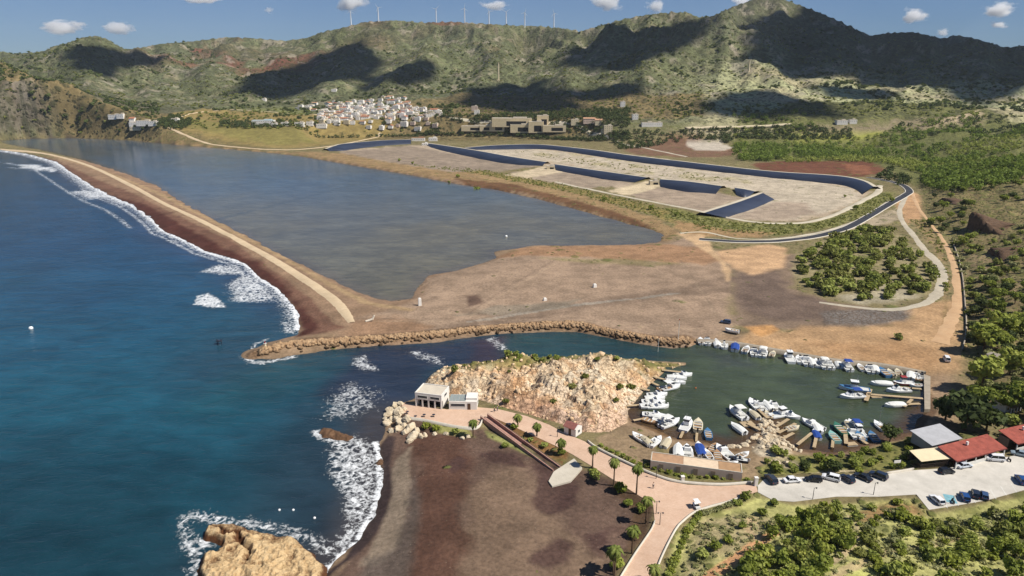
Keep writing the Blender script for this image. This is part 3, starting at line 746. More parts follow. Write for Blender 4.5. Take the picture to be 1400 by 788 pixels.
coast = [(0,206),(40,212),(75,222),(100,238),(125,255),(150,269),(178,280),(195,291),(212,305),(222,316),(250,328),(280,344),(310,353),(336,361),(353,379),(377,394),(396,414),(406,432),(408,450)]
foam_line(coast, 3.2, 0.86); foam_line(coast[6:], 8, 0.62); foam_line([(a_ - 14, b_ + 3) for a_, b_ in coast[4:-3]], 2.5, 0.6); foam_line([(a_ - 34, b_ + 7) for a_, b_ in coast[2:9]], 3.0, 0.56)
foam_line(coast[:7], 14, 0.66)
foam_poly([(0,222),(60,226),(90,232),(70,236),(30,231)], 12, 0.75); foam_poly([(95,262),(148,260),(160,270),(120,274)], 8, 0.7)
foam_poly([(305,385),(345,372),(380,395),(398,415),(370,416),(315,412)], 6, 0.66); foam_poly([(268,372),(300,360),(335,366),(345,376),(300,378)], 5, 0.66)
foam_poly([(262,418),(268,405),(285,400),(300,408),(313,421),(290,422)], 1.6, 0.74); foam_poly([(380,440),(400,440),(404,456),(390,456)], 2, 0.6)
foam_line([(333,488),(345,495),(360,497),(380,492),(402,488)], 2.2, 0.7); foam_line([(340,482),(350,470),(365,464)], 1.6, 0.6)
foam_poly([(474,500),(482,489),(498,486),(506,492),(514,506),(495,506)], 3.0, 0.62); foam_poly([(552,482),(575,478),(605,490),(606,500),(585,496)], 3, 0.54)
foam_poly([(655,463),(680,458),(690,470),(690,480),(672,474)], 2, 0.56); foam_poly([(440,545),(480,525),(520,535),(510,560),(470,580),(440,575)], 6, 0.53)
foam_poly([(440,620),(450,600),(490,590),(515,605),(520,630),(522,665),(510,702),(490,740),(472,758),(450,764),(445,745),(470,715),(462,680),(440,650)], 3.5, 0.63)
foam_line([(513,606),(519,626),(520,662),(509,702),(488,740),(458,768),(440,786)], 1.6, 0.82)
foam_line([(250,716),(262,705),(290,710),(330,716),(380,722),(420,735),(448,752)], 3.0, 0.58); foam_line([(250,716),(258,740),(268,760),(270,790)], 2.6, 0.57)
foam_line([(432,590),(440,600),(480,604)], 2.0, 0.66); foam_line([(505,622),(515,640),(530,640)], 0.8, 0.7)
foam_poly([(268,735),(295,735),(300,748),(268,750)], 1.2, 0.74)
hm2 = sst(0, 4, gx)
def wmat(name, wave, bumpk, rough):
    t = NT(name); pos = t.pos()
    mp = t.n('ShaderNodeMapping'); mp.inputs['Rotation'].default_value = (0, 0, R(25)); mp.inputs['Scale'].default_value = (0.45, 1.0, 1.0); t.l(pos, mp.inputs[0])
    v = mp.outputs[0]
    a = t.noise(wave, 4, 0.6, v, 0.6); b = t.noise(wave * 6, 3, 0.6, v, 0.4); c = t.noise(wave * 0.12, 3, 0.5, pos)
    col = t.attr('tint').outputs['Color']; fo = t.attr('foam').outputs['Fac']
    col = t.scale_col(col, t.math('MULTIPLY', t.mapr(a, 0.25, 0.75, 0.84, 1.18), t.math('MULTIPLY', t.mapr(c, 0.3, 0.7, 0.88, 1.12), t.mapr(t.noise(wave * 0.32, 3, 0.55, v, 0.8), 0.3, 0.7, 0.86, 1.16))))
    n1 = t.noise(0.55, 6, 0.72, pos, 1.5); n2 = t.noise(0.12, 4, 0.6, pos, 0.8)
    nn = t.math('ADD', t.math('MULTIPLY', n1, 0.62), t.math('MULTIPLY', n2, 0.38))
    cv = t.n('ShaderNodeTexVoronoi', feature='DISTANCE_TO_EDGE'); cv.inputs['Scale'].default_value = 0.42
    wv = t.n('ShaderNodeTexNoise'); wv.inputs['Scale'].default_value = 0.35; wv.inputs['Detail'].default_value = 5; t.l(pos, wv.inputs['Vector'])
    wx = t.n('ShaderNodeVectorMath', operation='MULTIPLY_ADD'); t.l(wv.outputs['Color'], wx.inputs[0]); wx.inputs[1].default_value = (5, 5, 5); t.l(pos, wx.inputs[2]); t.l(wx.outputs[0], cv.inputs['Vector'])
    lace = t.mapr(cv.outputs['Distance'], 0.0, 0.45, 0.16, -0.22)
    fm = t.math('ADD', t.math('ADD', fo, lace), t.math('SUBTRACT', nn, 0.5))
    fm = t.math('MULTIPLY', t.mapr(t.math('ADD', fm, t.math('MULTIPLY', t.math('SUBTRACT', n1, 0.5), 1.1)), 0.46, 1.02), t.math('GREATER_THAN', fo, 0.02))
    col = t.mix(fm, col, rgba((238, 240, 240), 0.85))
    rg = t.math('ADD', rough, t.math('MULTIPLY', fm, 0.6))
    hh = t.math('ADD', t.math('MULTIPLY', a, 1.0), t.math('MULTIPLY', b, 0.22)); hh = t.math('ADD', hh, t.math('MULTIPLY', fm, 0.5))
    t.bsdf(col, rg, t.bump(hh, bumpk, 1.2), 0.5, 0.0, 1.33)
    return t.m
def water(name, mask, tint, mat):
    q = grid_quads(mask); u, q = compact(V, q)
    vv = V[u].copy(); vv[:, 2] = 0.0
    me = mesh_np(name, vv, q, mat, smooth=True)
    set_attr(me, 'tint', tint.reshape(-1, 3)[u]); set_attr(me, 'foam', FO.ravel()[u])
    return tag(link(name, me), kind='structure')
c4 = lambda a: np.maximum(np.maximum(a[:-1, :-1], a[1:, :-1]), np.maximum(a[:-1, 1:], a[1:, 1:]))
lowest = -c4(-GH)
isL = c4(GL) > -12
water('sea', (lowest < 0.5) & (c4(GS) > -14) & ~(isL & (c4(GL) > c4(GS))), W, wmat('sea_water', 0.22, 0.46, 0.16))
water('lagoon', (lowest < 0.5) & isL & (c4(GL) > c4(GS)), LW, wmat('lagoon_water', 0.30, 0.10, 0.14))
# ------------------------------------------------------------------ plants
def foliage_mat(name, dark, mid, light):
    t = NT(name)
    oi = t.n('ShaderNodeObjectInfo').outputs['Random']
    n1 = t.noise(0.35, 3, 0.6); n2 = t.noise(2.2, 2, 0.6)
    f = t.math('ADD', t.math('MULTIPLY', n1, 0.45), t.math('MULTIPLY', n2, 0.35)); f = t.math('ADD', f, t.math('MULTIPLY', oi, 0.2))
    col = t.ramp(f, [(0.28, rgba(dark)), (0.5, rgba(mid)), (0.72, rgba(light))])
    b = t.bsdf(col, 0.75, None, 0.2)
    tr = t.n('ShaderNodeBsdfTranslucent'); t.l(col, tr.inputs[0])
    mx = t.n('ShaderNodeMixShader'); mx.inputs[0].default_value = 0.33
    t.l(b.outputs[0], mx.inputs[1]); t.l(tr.outputs[0], mx.inputs[2]); t.l(mx.outputs[0], t.out.inputs[0])
    return t.m
F_PINE = foliage_mat('pine_foliage', (104, 116, 48), (154, 164, 70), (194, 194, 100))
F_SHRUB = foliage_mat('shrub_foliage', (118, 130, 58), (160, 168, 82), (194, 198, 114))
F_OLIVE = foliage_mat('olive_foliage', (104, 110, 52), (138, 142, 70), (170, 168, 98))
F_GREY = foliage_mat('grey_foliage', (130, 136, 86), (164, 164, 110), (192, 188, 138))
F_WOOD = foliage_mat('wood_foliage', (96, 114, 46), (130, 148, 58), (164, 174, 78))
F_DARK = foliage_mat('dark_foliage', (62, 74, 40), (86, 98, 50), (114, 122, 66))
F_PALM = foliage_mat('palm_foliage', (84, 98, 42), (122, 134, 62), (166, 170, 92))
F_LIME = foliage_mat('lime_foliage', (110, 122, 44), (142, 150, 56), (172, 176, 80))
BARK = paint('bark', (104, 84, 64), 0.9, 0.3, 3)

def leaves(lobes, n, size, rng, flat=0.0):
    """n small leaf sprays through the shells of the lobes -> V, Q"""
    w = np.array([l[3] ** 2 for l in lobes]); w = w / w.sum()
    k = rng.choice(len(lobes), n, p=w)
    L = np.array(lobes)
    d = rng.normal(size=(n, 3)); d /= np.linalg.norm(d, axis=1)[:, None]
    d[:, 2] = np.where(rng.random(n) < 0.55, np.abs(d[:, 2]), d[:, 2])
    rr = L[k, 3] * (0.62 + 0.46 * rng.random(n)) * (1 + 0.12 * rng.normal(size=n))
    sq = L[k, 4] if L.shape[1] > 4 else np.ones(n)
    c = L[k, :3] + d * rr[:, None] * np.stack([np.ones(n), np.ones(n), sq], 1)
    nrm = d + 0.75 * rng.normal(size=(n, 3)); nrm[:, 2] += 0.35; nrm /= np.linalg.norm(nrm, axis=1)[:, None]
    a = np.cross(nrm, rng.normal(size=(n, 3))); a /= np.linalg.norm(a, axis=1)[:, None]
    b = np.cross(nrm, a)
    s = size * (0.6 + 0.8 * rng.random(n))[:, None]
    V = np.stack([c - a * s * 0.6 - b * s * .35, c + a * s * 0.2 - b * s * .55, c + a * s * .75 + b * s * 0.05, c - a * s * .05 + b * s * .55], 1).reshape(-1, 3)
    return V, np.arange(4 * n).reshape(n, 4)
def lobes_round(r, h, z0, n, rng):
    out = [(0, 0, z0 + h * 0.45, r * 0.72, h / (2 * r) * 0.95)]
    for i in range(n):
        a = 2 * math.pi * (i + rng.random() * 0.8) / n; q = r * (0.45 + 0.25 * rng.random())
        out.append((q * math.cos(a), q * math.sin(a), z0 + h * (0.28 + 0.42 * rng.random()), r * (0.34 + 0.2 * rng.random()), 0.85))
    return out
def crown_mesh(name, r, h, z0, nl, nleaf, size, mat, seed):
    g = np.random.default_rng(seed)
    V, Q = leaves(lobes_round(r, h, z0, nl, g), nleaf, size, g)
    return mesh_np(name, V, Q, mat)
def trunk_mb(h, r0, r1, seed, limbs=4, spread=1.4):
    g = random.Random(seed); m = MB()
    bx, by = g.uniform(-.3, .3), g.uniform(-.3, .3)
    m.tube([(0, 0, -0.5), (bx * .4, by * .4, h * .45), (bx, by, h * .8)], [r0, (r0 + r1) / 2, r1], 7)
    for k in range(limbs):
        a = 2 * math.pi * k / limbs + g.uniform(-.4, .4)
        m.tube([(bx * .5, by * .5, h * .5), (bx * .5 + spread * .5 * math.cos(a), by * .5 + spread * .5 * math.sin(a), h * .72), (spread * math.cos(a), spread * math.sin(a), h * .98)], [r1, r1 * .7, r1 * .35], 5)
    return m
PROTO = {}
def proto_tree(key, name, r, h, z0, nl, nleaf, size, fol, seed):
    root = empty(name, (0, -500, 0))
    if z0 > 0.4:
        trunk_mb(z0 + h * 0.5, 0.05 * r + 0.08, 0.03 * r + 0.03, seed, 4, r * 0.5).build('trunk', BARK, root)
    else:
        m = MB()
        for k in range(4):
            a = 1.6 * k + seed; m.tube([(0, 0, -.3), (r * .25 * math.cos(a), r * .25 * math.sin(a), h * .35), (r * .45 * math.cos(a), r * .45 * math.sin(a), h * .7)], [.06 * r, .045 * r, .02 * r], 4)
        m.build('stem', BARK, root)
    link('crown', crown_mesh('crown', r, h, z0, nl, nleaf, size, fol, seed), root)
    PROTO[key] = root
for i in range(3):
    proto_tree(('pine', i), 'pine_tree', 3.0, 4.6, 1.6, 7, 620, 0.62, F_PINE, 100 + i)
    proto_tree(('dark', i), 'broadleaf_tree', 3.0, 4.4, 1.2, 7, 620, 0.62, F_DARK, 120 + i)
    proto_tree(('shrub', i), 'shrub', 1.0, 1.5, 0.0, 6, 200, 0.33, F_SHRUB, 140 + i)
    proto_tree(('olive', i), 'bush', 1.0, 1.45, 0.0, 6, 190, 0.33, F_OLIVE, 160 + i)
    proto_tree(('grey', i), 'shrub', 1.0, 1.2, 0.0, 5, 150, 0.32, F_GREY, 180 + i)
    proto_tree(('pineshrub', i), 'bushy_pine', 1.0, 1.9, 0.0, 7, 260, 0.30, F_PINE, 200 + i)
    proto_tree(('lime', i), 'shrub', 1.0, 1.3, 0.0, 6, 180, 0.33, F_LIME, 220 + i)
_first = set()
def put_tree(key, x, y, s, label, cat, group, sz=None, z=None):
    i = random.randrange(3); pr = PROTO[(key, i)]
    if (key, i) not in _first: o = pr; _first.add((key, i))
    else: o = copy_tree(pr)
    zz = float(ground(x, y)) if z is None else z
    o.location = (x, y, zz - 0.05); o.rotation_euler.z = random.uniform(0, 6.28)
    k = sz if sz else random.uniform(0.88, 1.15)
    o.scale = (s, s, s * k); o['label'] = label; o['category'] = cat
    if group: o['group'] = group
    elif 'group' in o: del o['group']
    return o
def sprinkle(pts, n, sep, z=2.0, rng=random, world=False, avoid=()):
    """points inside a traced outline, at least sep apart"""
    pg = np.array(pts, float) if world else poly(pts, z)
    lo, hi = pg.min(0), pg.max(0); out = []
    X = np.array([rng.uniform(lo[0], hi[0]) for _ in range(n * 30)]); Y = np.array([rng.uniform(lo[1], hi[1]) for _ in range(n * 30)])
    ok = sd_poly(pg, X, Y, 5.0) > 0
    for a in avoid: ok &= sd_poly(a, X, Y, 5.0) < -0.8
    for x, y in zip(X[ok], Y[ok]):
        if len(out) >= n: break
        sp = sep() if callable(sep) else sep
        if all((x - a) ** 2 + (y - b) ** 2 > sp * sp for a, b in out[-600:]): out.append((x, y))
    return out

# single trees read off the photograph: (kind, px, py of the foot, radius m, label, group)
DK = 'dark bushy tree on the hillside above the hut by the quay end'
for key, px, py, r, lab, cat, grp in [
 ('pine', 1344, 482, 5.6, 'broad dark tree up behind the white hut, the taller of the pair', 'tree', None),
 ('pine', 1366, 462, 5.2, 'spreading green tree right of the taller one behind the hut', 'tree', None),
 ('pine', 1342, 533, 5.4, 'round dark green tree just in front of the white hut', 'tree', None),
 ('dark', 1318, 588, 7.0, 'largest dark tree, over the shaded shore behind the grey-roofed shed', 'tree', None),
 ('dark', 1292, 574, 4.2, 'dark tree at the harbour corner, left of the largest one', 'tree', None),
 ('dark', 1348, 590, 4.6, 'dark tree between the red roof and the porch house', 'tree', None),
 ('pine', 1338, 562, 4.0, 'dark green tree left of the tan-roofed porch house', 'tree', None),
 ('pine', 1396, 560, 4.5, 'green tree at the right edge beside the porch house', 'tree', None),
 ('pine', 1380, 512, 4.2, 'green tree right of the white hut', 'tree', None),
 ('dark', 1216, 604, 2.7, 'single dark tree leaning over the harbour beside the sailing dinghy', 'tree', None),
 ('olive', 1228, 464, 1.7, 'lone small tree with its shadow on the orange sand', 'tree', None),
 ('dark', 1100, 642, 1.6, 'small dark tree behind the black car by the rocky spit', 'tree', None),
 ('dark', 1140, 646, 2.0, 'dark round tree behind the white hatchback in the row', 'tree', None),
 ('dark', 1245, 630, 1.8, 'dark tree beside the fenced terrace with the cream awning', 'tree', None),
 ('shrub', 1125, 642, 1.2, 'green bush behind the black car and white hatchback', 'bush', None),
]:
    x, y, z = hit1(px, py)
    base = 3.0 if key in ('pine', 'dark') else 1.0
    put_tree(key, x, y, r / base, lab, cat, grp)

# the right-hand hillside
for q, n, sep, ks in [
 ([(1325,395),(1345,380),(1400,400),(1420,470),(1400,500),(1370,480),(1330,470)], 26, 4.0, ('dark', 'pine')),
 ([(1350,495),(1400,480),(1450,520),(1450,600),(1400,590),(1380,560)], 14, 4.0, ('pine', 'dark')),
 ([(1262,270),(1300,262),(1330,275),(1330,300),(1290,305)], 14, 6, ('pine', 'dark')),
 ([(1330,262),(1420,258),(1420,300),(1370,292)], 26, 5.0, ('pine', 'dark')),
 ([(1262,300),(1310,295),(1330,330),(1320,345),(1285,325)], 9, 6, ('pine', 'dark')),
]:
    for x, y in sprinkle(q, n, sep, 6.0):
        put_tree(random.choice(ks), x, y, random.uniform(0.65, 1.15), 'dark green tree on the dry hillside right of the dirt track', 'tree', 'trees on the right-hand hillside')
for q, n in [([(1300,320),(1330,318),(1420,330),(1420,470),(1400,480),(1330,450),(1322,400)], 90), ([(1330,480),(1420,480),(1440,620),(1395,600),(1345,530)], 26)]:
    for x, y in sprinkle(q, n, 2.4, 6.0):
        put_tree(random.choice(('shrub', 'grey', 'olive', 'shrub')), x, y, random.uniform(1.0, 2.6), 'low green shrub between the trees of the right-hand hillside', 'shrub', 'shrubs on the right-hand hillside')
# the oval grove
for x, y in sprinkle([(1090,362),(1112,338),(1160,320),(1208,314),(1238,332),(1272,362),(1277,384),(1256,406),(1218,415),(1150,412),(1098,390)], 165, 2.9, 2.0):
    put_tree(random.choice(('olive', 'olive', 'shrub')), x, y, random.uniform(1.9, 3.7), 'olive bush in the oval grove ringed by the pale track', 'bush', 'bushes of the oval grove')
# scrub slope at the lower right
DENSE = [[(1010,790),(1040,750),(1075,705),(1100,694),(1135,690),(1160,712),(1162,745),(1140,775),(1110,800),(1000,830)],
         [(1190,800),(1240,770),(1300,740),(1330,722),(1400,690),(1440,680),(1440,830),(1180,840)]]
for k, q in enumerate(DENSE):
    for x, y in sprinkle(q, (70, 62)[k], 1.35, 6.0):
        kk = random.choice(('pineshrub', 'pineshrub', 'pineshrub', 'shrub', 'olive', 'lime')); put_tree(kk, x, y, random.uniform(0.8, 2.1), 'dense green bush on the lower right slope below the car park' if k else 'dense green bush in the thicket left of the pale footpath', 'bush', 'bushes below the car park' if k else 'bushes of the left thicket', random.uniform(.75, 1.5))
for q, n in [([(1048,690),(1140,686),(1200,682),(1250,690),(1262,705),(1325,700),(1400,682),(1440,675),(1440,760),(1300,780),(1180,800),(1170,720),(1080,700)], 86)]:
    for x, y in sprinkle(q, n, 1.5, 5.0):
        put_tree(random.choice(('shrub', 'grey', 'olive', 'lime', 'shrub')), x, y, random.uniform(0.4, 1.7), 'low shrub on the scrub slope between the footpath and the car park', 'shrub', 'shrubs on the scrub slope')
for px, py, s, k, lab in [(960,762,1.5,'shrub','tall green shrub beside the reddish path, nearest the promenade'), (978,752,1.3,'pineshrub','dark green shrub in the pale stony patch'), (994,742,1.2,'pineshrub','dark shrub just above the reddish path'),
        (1014,722,0.9,'pineshrub','small round shrub on the pale stony patch'), (1042,704,1.2,'shrub','green shrub at the top of the stony patch by the road'), (1058,690,0.9,'pineshrub','dark shrub at the road edge beside the lamp post'),
        (1019,683,1.3,'pineshrub','tall dark shrub at the end of the promenade wall'), (1008,690,1.2,'shrub','green shrub second from the end of the promenade wall'), (1235,712,2.1,'lime','large yellow-green bush below the red earth corner'),
        (1226,690,1.2,'lime','bright yellow-green bush right beside the red earth corner'), (1258,722,1.8,'pineshrub','large dark bush below the bright yellow-green one')]:
    x, y, z = hit1(px, py); put_tree(k, x, y, s, lab, 'shrub', None)
# hedge along the lower side of the promenade
for i, (px, py) in enumerate(zip(np.linspace(908, 950, 16), np.interp(np.linspace(0, 1, 16), [0, .6, 1], [788, 728, 703]))):
    x, y, z = hit1(px + 6, py + 2); put_tree('lime' if i % 2 else 'shrub', x, y, random.uniform(0.7, 1.0), 'clipped green shrub in the hedge lining the lower promenade', 'hedge shrub', 'hedge along the promenade')
for i, t in enumerate(np.linspace(0, 1, 12)):
    px = np.interp(t, [0, .35, 1], [955, 980, 1012]); py = np.interp(t, [0, .35, 1], [702, 694, 683])
    x, y, z = hit1(px, py + 4); put_tree('grey', x, y, random.uniform(0.6, .9), 'greyish shrub in the hedge lining the upper promenade bend', 'hedge shrub', 'hedge along the promenade bend')
# garden strip between promenade and harbour, planters by the ramp
for i in range(22):
    t = i / 21; px = np.interp(t, [0, .3, .6, 1], [822, 868, 930, 1022]); py = np.interp(t, [0, .3, .6, 1], [611, 634, 652, 657])
    x, y, z = hit1(px, py); put_tree(random.choice(('shrub', 'lime', 'olive')), x, y, random.uniform(0.5, .9), 'small shrub in the planted strip above the low promenade wall', 'shrub', 'shrubs of the promenade strip')
for px, py, s, lab in [(813,652,1.6,'round green shrub at the foot of the palm by the landing'), (849,673,1.6,'round bright shrub above the beach, second from the landing'), (876,700,1.3,'dark shrub below the palm at the promenade bend'), (744,612,1.3,'round green shrub in the ramp planter'),
        (702,587,1.2,'dark shrub in the ramp planter nearest the bar'), (583,586,1.5,'round yellow-green shrub below the plaza edge'), (596,588,1.3,'yellowish shrub right of the round one below the plaza'), (623,593,1.2,'flat green shrub below the plaza parapet'),
        (767,622,1.1,'small dark shrub at the end of the ramp planter'), (725,604,1.0,'olive shrub in the middle of the ramp planter'), (690,612,1.2,'straggly green shrub at the foot of the ramp wall'), (842,778,1.5,'dark shrub in shade under the pair of palms'), (866,735,1.4,'dark shrub under the twin-headed palm'), (858,692,1.2,'dark low shrub on the bank above the beach')]:
    x, y, z = hit1(px, py); put_tree('lime' if 'yellow' in lab or 'bright' in lab else 'pineshrub' if 'dark' in lab else 'shrub', x, y, s, lab, 'shrub', None)
for q, n in [([(1110,625),(1200,608),(1250,600),(1262,632),(1210,646),(1130,646)], 26), ([(1040,640),(1060,612),(1085,622),(1105,640),(1060,650)], 11)]:
    for x, y in sprinkle(q, n, 1.5, 2.4, avoid=(ROAD,)):
        put_tree(random.choice(('shrub', 'lime', 'shrub', 'pineshrub')), x, y, random.uniform(0.8, 1.7), 'green shrub on the bank between harbour and parked cars', 'shrub', 'shrubs on the harbour bank')
for q, n in [([(660,490),(700,484),(760,481),(820,482),(870,487),(840,492),(760,488),(700,494)], 44), ([(612,505),(640,498),(640,503),(620,508)], 3), ([(690,520),(860,500),(870,540),(800,570),(720,545)], 9)]:
    for px, py in [(random.uniform(*[f(p[0] for p in q) for f in (min, max)]), random.uniform(*[f(p[1] for p in q) for f in (min, max)])) for _ in range(n)]:
        x, y, z = hit1(px, py)
        if z > 1.0: put_tree('shrub' if py < 495 else 'olive', x, y, random.uniform(0.7, 1.5), 'green shrub growing on the pale rocky headland', 'shrub', 'shrubs on the headland')
for px, py, s in [(652,262,3.2),(614,251,1.6),(626,243,2.2),(546,221,2.2),(564,225,2.0),(826,275,2.4),(890,287,2.2),(924,296,2.0),(1170,287,2.2),(1219,276,2.4),(1155,270,1.4),(1292,392,1.5)]:
    x, y, z = hit1(px, py); put_tree('pineshrub', x, y, s, 'solitary dark bush on the bank between lagoon and settling basins', 'bush', 'solitary bushes by the basins')

# palms
def palm(px, py, hgt, label, twin=False, s=1.0):
    x, y, z = hit1(px, py)
    root = empty('palm_tree', (x, y, z), random.uniform(0, 6.28), label, 'palm')
    heads = [((0, 0), hgt)] + ([((1.9, 0.8), hgt * 0.72)] if twin else [])
    tr = MB(); sk = MB()
    Vs, Qs, off = [], [], 0
    g = np.random.default_rng(int(px))
    for (dx, dy), hh in heads:
        tr.tube([(dx * .4, dy * .4, -.4), (dx * .8, dy * .8, hh * .5), (dx, dy, hh)], [.24, .17, .15], 8)
        sk.ball((dx, dy, hh - 0.45), 0.38, 1, 1.5)
        for k in range(30):
            a = 2.4 * k + g.random() * .5; up = 1.15 - 1.75 * (k / 29) ; L = (1.5 + .5 * g.random()) * s
            seg = 6; pts = []
            for j in range(seg + 1):
                u = j / seg
                e = up - 1.3 * u * u
                pts.append((L * u * math.cos(e * .75), L * u * math.sin(e * .75) - .35 * u * u))
            for j in range(seg):
                w0, w1 = (.34 * math.sin(math.pi * (0.12 + .8 * j / seg)), .34 * math.sin(math.pi * (0.12 + .8 * (j + 1) / seg)) if j < seg - 1 else .03)
                for sd in (-1, 1):
                    P0 = np.array([pts[j][0] * math.cos(a), pts[j][0] * math.sin(a), pts[j][1]]); P1 = np.array([pts[j + 1][0] * math.cos(a), pts[j + 1][0] * math.sin(a), pts[j + 1][1]])
                    n = np.array([-math.sin(a) * sd, math.cos(a) * sd, -.55])
                    q = np.array([P0, P1, P1 + n * w1, P0 + n * w0]) + np.array([dx, dy, hh])
                    Vs.append(q); Qs.append(np.arange(4) + off); off += 4
    tr.build('trunk', BARK, root); sk.build('dead_fronds', paint('dry_frond', (128, 100, 66), 0.9), root)
    link('fronds', mesh_np('fronds', np.concatenate(Vs), np.array(Qs), F_PALM), root)
for a in [(647,598,5.0,'palm at the corner of the plaza in front of the white annex'), (708,584,3.6,'first palm of the ramp planter, nearest the bar'), (734,597,3.6,'middle palm of the ramp planter'), (767,622,4.2,'palm at the landing end of the ramp planter'),
          (810,640,6.0,'palm beside the pale landing'), (839,664,7.0,'tall slim palm above the round bright shrub'), (870,676,7.6,'tallest slim palm at the promenade edge'), (883,716,6.6,'palm with full pale head at the promenade bend'),
          (864,757,6.2,'broad-headed palm just below the promenade bend'), (840,790,7.0,'twin-headed palm lowest on the beach bank', True), (893,800,4.2,'young palm by the lower end of the hedge')]: palm(*a)

# far trees: low masses nobody could count
def mass(name, pts_list, r, h, nleaf, size, mat, seed):
    g = np.random.default_rng(seed); Vs, Qs, off = [], [], 0
    for x, y in pts_list:
        s = 0.7 + 0.6 * g.random(); z = float(ground(x, y))
        V, Q = leaves([(0, 0, h * .5, r, h / (2 * r)), (r * .4, 0, h * .35, r * .7, .8), (-r * .3, r * .3, h * .4, r * .7, .8)], nleaf, size, g)
        Vs.append(V * s + np.array([x, y, z - 0.2])); Qs.append(Q + off); off += len(V)
    o = link(name, mesh_np(name, np.concatenate(Vs), np.concatenate(Qs), mat))
    return tag(o, kind='stuff')
rg = random.Random(5)
wood = []
for q, n, sep in [([(1010,206),(1100,204),(1200,206),(1245,216),(1262,232),(1215,218),(1180,216),(1080,216),(1010,214)], 420, 4.5),
               ([(1000,186),(1100,184),(1180,192),(1330,184),(1350,200),(1340,220),(1250,218),(1200,206),(1100,204),(1000,208)], 900, 5.0),
               ([(1240,216),(1340,208),(1430,200),(1430,262),(1330,260),(1290,258),(1262,250),(1258,230)], 620, 5.0),
               ([(1262,245),(1300,228),(1430,228),(1430,262),(1330,268),(1290,262)], 260, 5.0)]:
    wood += sprinkle(q, n, sep, 8.0, rg)
wxy = np.array(wood); wk = fbm(wxy[:, 0], wxy[:, 1], 55, 3, 83); w2 = fbm(wxy[:, 0], wxy[:, 1], 90, 2, 85)
F_WOOD2 = foliage_mat('young_wood_foliage', (120, 132, 56), (150, 160, 70), (178, 182, 96))
mass('wood', [p_ for p_, a_, b_ in zip(wood, wk, w2) if a_ > -.38 and b_ < .18], 3.4, 6.5, 55, 1.25, F_WOOD, 3)
mass('young_wood', [p_ for p_, a_, b_ in zip(wood, wk, w2) if a_ > -.38 and b_ >= .18], 2.6, 4.6, 45, 1.1, F_WOOD2, 13)
dk = []
for q, n in [([(1000,180),(1060,174),(1165,176),(1165,190),(1100,192),(1010,190)], 120), ([(930,180),(1000,176),(1000,196),(940,190)], 50), ([(570,182),(700,182),(860,182),(860,192),(700,186),(560,184)], 170),
             ([(840,184),(900,178),(940,190),(900,200),(850,206),(838,200)], 90), ([(600,160),(690,158),(820,150),(860,150),(860,176),(700,166),(620,168)], 420), ([(205,172),(240,160),(262,170),(250,178),(215,178)], 110), ([(300,168),(420,172),(420,180),(300,178)], 90), ([(400,174),(600,176),(600,182),(420,180)], 190),
             ([(1215,170),(1345,160),(1420,140),(1420,185),(1300,186)], 110), ([(1085,235),(1185,240),(1215,232),(1250,250),(1235,256),(1190,240)], 24)]:
    dk += sprinkle(hpoly(q), n, 4.5, 0, rg, world=True)
mass('valley_trees', dk, 3.6, 6.0, 50, 1.4, F_DARK, 4)
# low scrub over the near slopes
sc = []
for q, n, z in [(  [(950,704),(1000,690),(1040,692),(1100,696),(1180,690),(1246,686),(1262,706),(1320,700),(1400,682),(1500,660),(1500,850),(920,850),(926,770)], 900, 5.0),
                ([(1262,245),(1330,262),(1420,290),(1480,400),(1440,600),(1380,560),(1345,520),(1328,480),(1322,400),(1314,355),(1296,320),(1266,285)], 800, 6.0)]:
    sc += sprinkle(q, n, 0.9, z, rg)
mass('scrub', sc, 0.55, 0.8, 26, 0.3, F_GREY, 6)
bk = []
for q, n in [([(560,226),(660,240),(770,262),(900,298),(960,302),(905,284),(770,253),(650,231)], 420), ([(905,284),(1000,305),(1106,308),(1150,297),(1200,268),(1222,266),(1190,294),(1140,312),(1060,323),(960,314)], 420), ([(700,206),(900,230),(1030,250),(960,248),(760,220)], 130), ([(1242,300),(1266,302),(1290,335),(1300,400),(1292,405),(1292,370),(1272,335)], 60)]:
    bk += sprinkle(q, n, 1.8, 2.0, rg)
mass('bank_scrub', bk, 0.9, 1.1, 16, 0.6, F_OLIVE, 7)

# scattered bushes over the mountains
def dot_mass(name, n, umin, umax, y0, y1, r, mat, seed, keep):
    g = np.random.default_rng(seed)
    u = g.uniform(umin, umax, n); y = y0 * (y1 / y0) ** g.random(n); x = u * y
    k = keep(x, y) & (ground(x, y) > 8); x, y = x[k], y[k]; z = ground(x, y); m = len(x)
    rr = r * g.uniform(.5, 1.3, m)
    V, Q = leaves([(0, 0, .5, .8, .8), (.4, .2, .4, .5, .8), (-.4, -.1, .4, .5, .8)], 14, .95, g); k_ = len(V)
    a = g.uniform(0, 6.28, m); ca, sa = np.cos(a)[:, None], np.sin(a)[:, None]
    W_ = np.stack([(V[None, :, 0] * ca - V[None, :, 1] * sa) * rr[:, None] + x[:, None], (V[None, :, 0] * sa + V[None, :, 1] * ca) * rr[:, None] + y[:, None], V[None, :, 2] * rr[:, None] * .9 + z[:, None] - .2], -1)
    o = link(name, mesh_np(name, W_.reshape(-1, 3), (Q[None] + (np.arange(m) * k_)[:, None, None]).reshape(-1, 4), mat)); return tag(o, kind='stuff')
dot_mass('mountain_bushes', 9000, -.85, .85, 1250, 3000, 4.2, F_DARK, 71, lambda x, y: fbm(x, y, 150, 4, 73) > .12)
dot_mass('mountain_scrub', 9000, -.85, .85, 1200, 2400, 2.6, F_OLIVE, 75, lambda x, y: fbm(x, y, 90, 3, 77) > -.2)
dot_mass('left_hill_scrub', 3000, -1.0, -.5, 1130, 1500, 3.0, F_DARK, 79, lambda x, y: fbm(x, y, 60, 3, 81) > -.15)
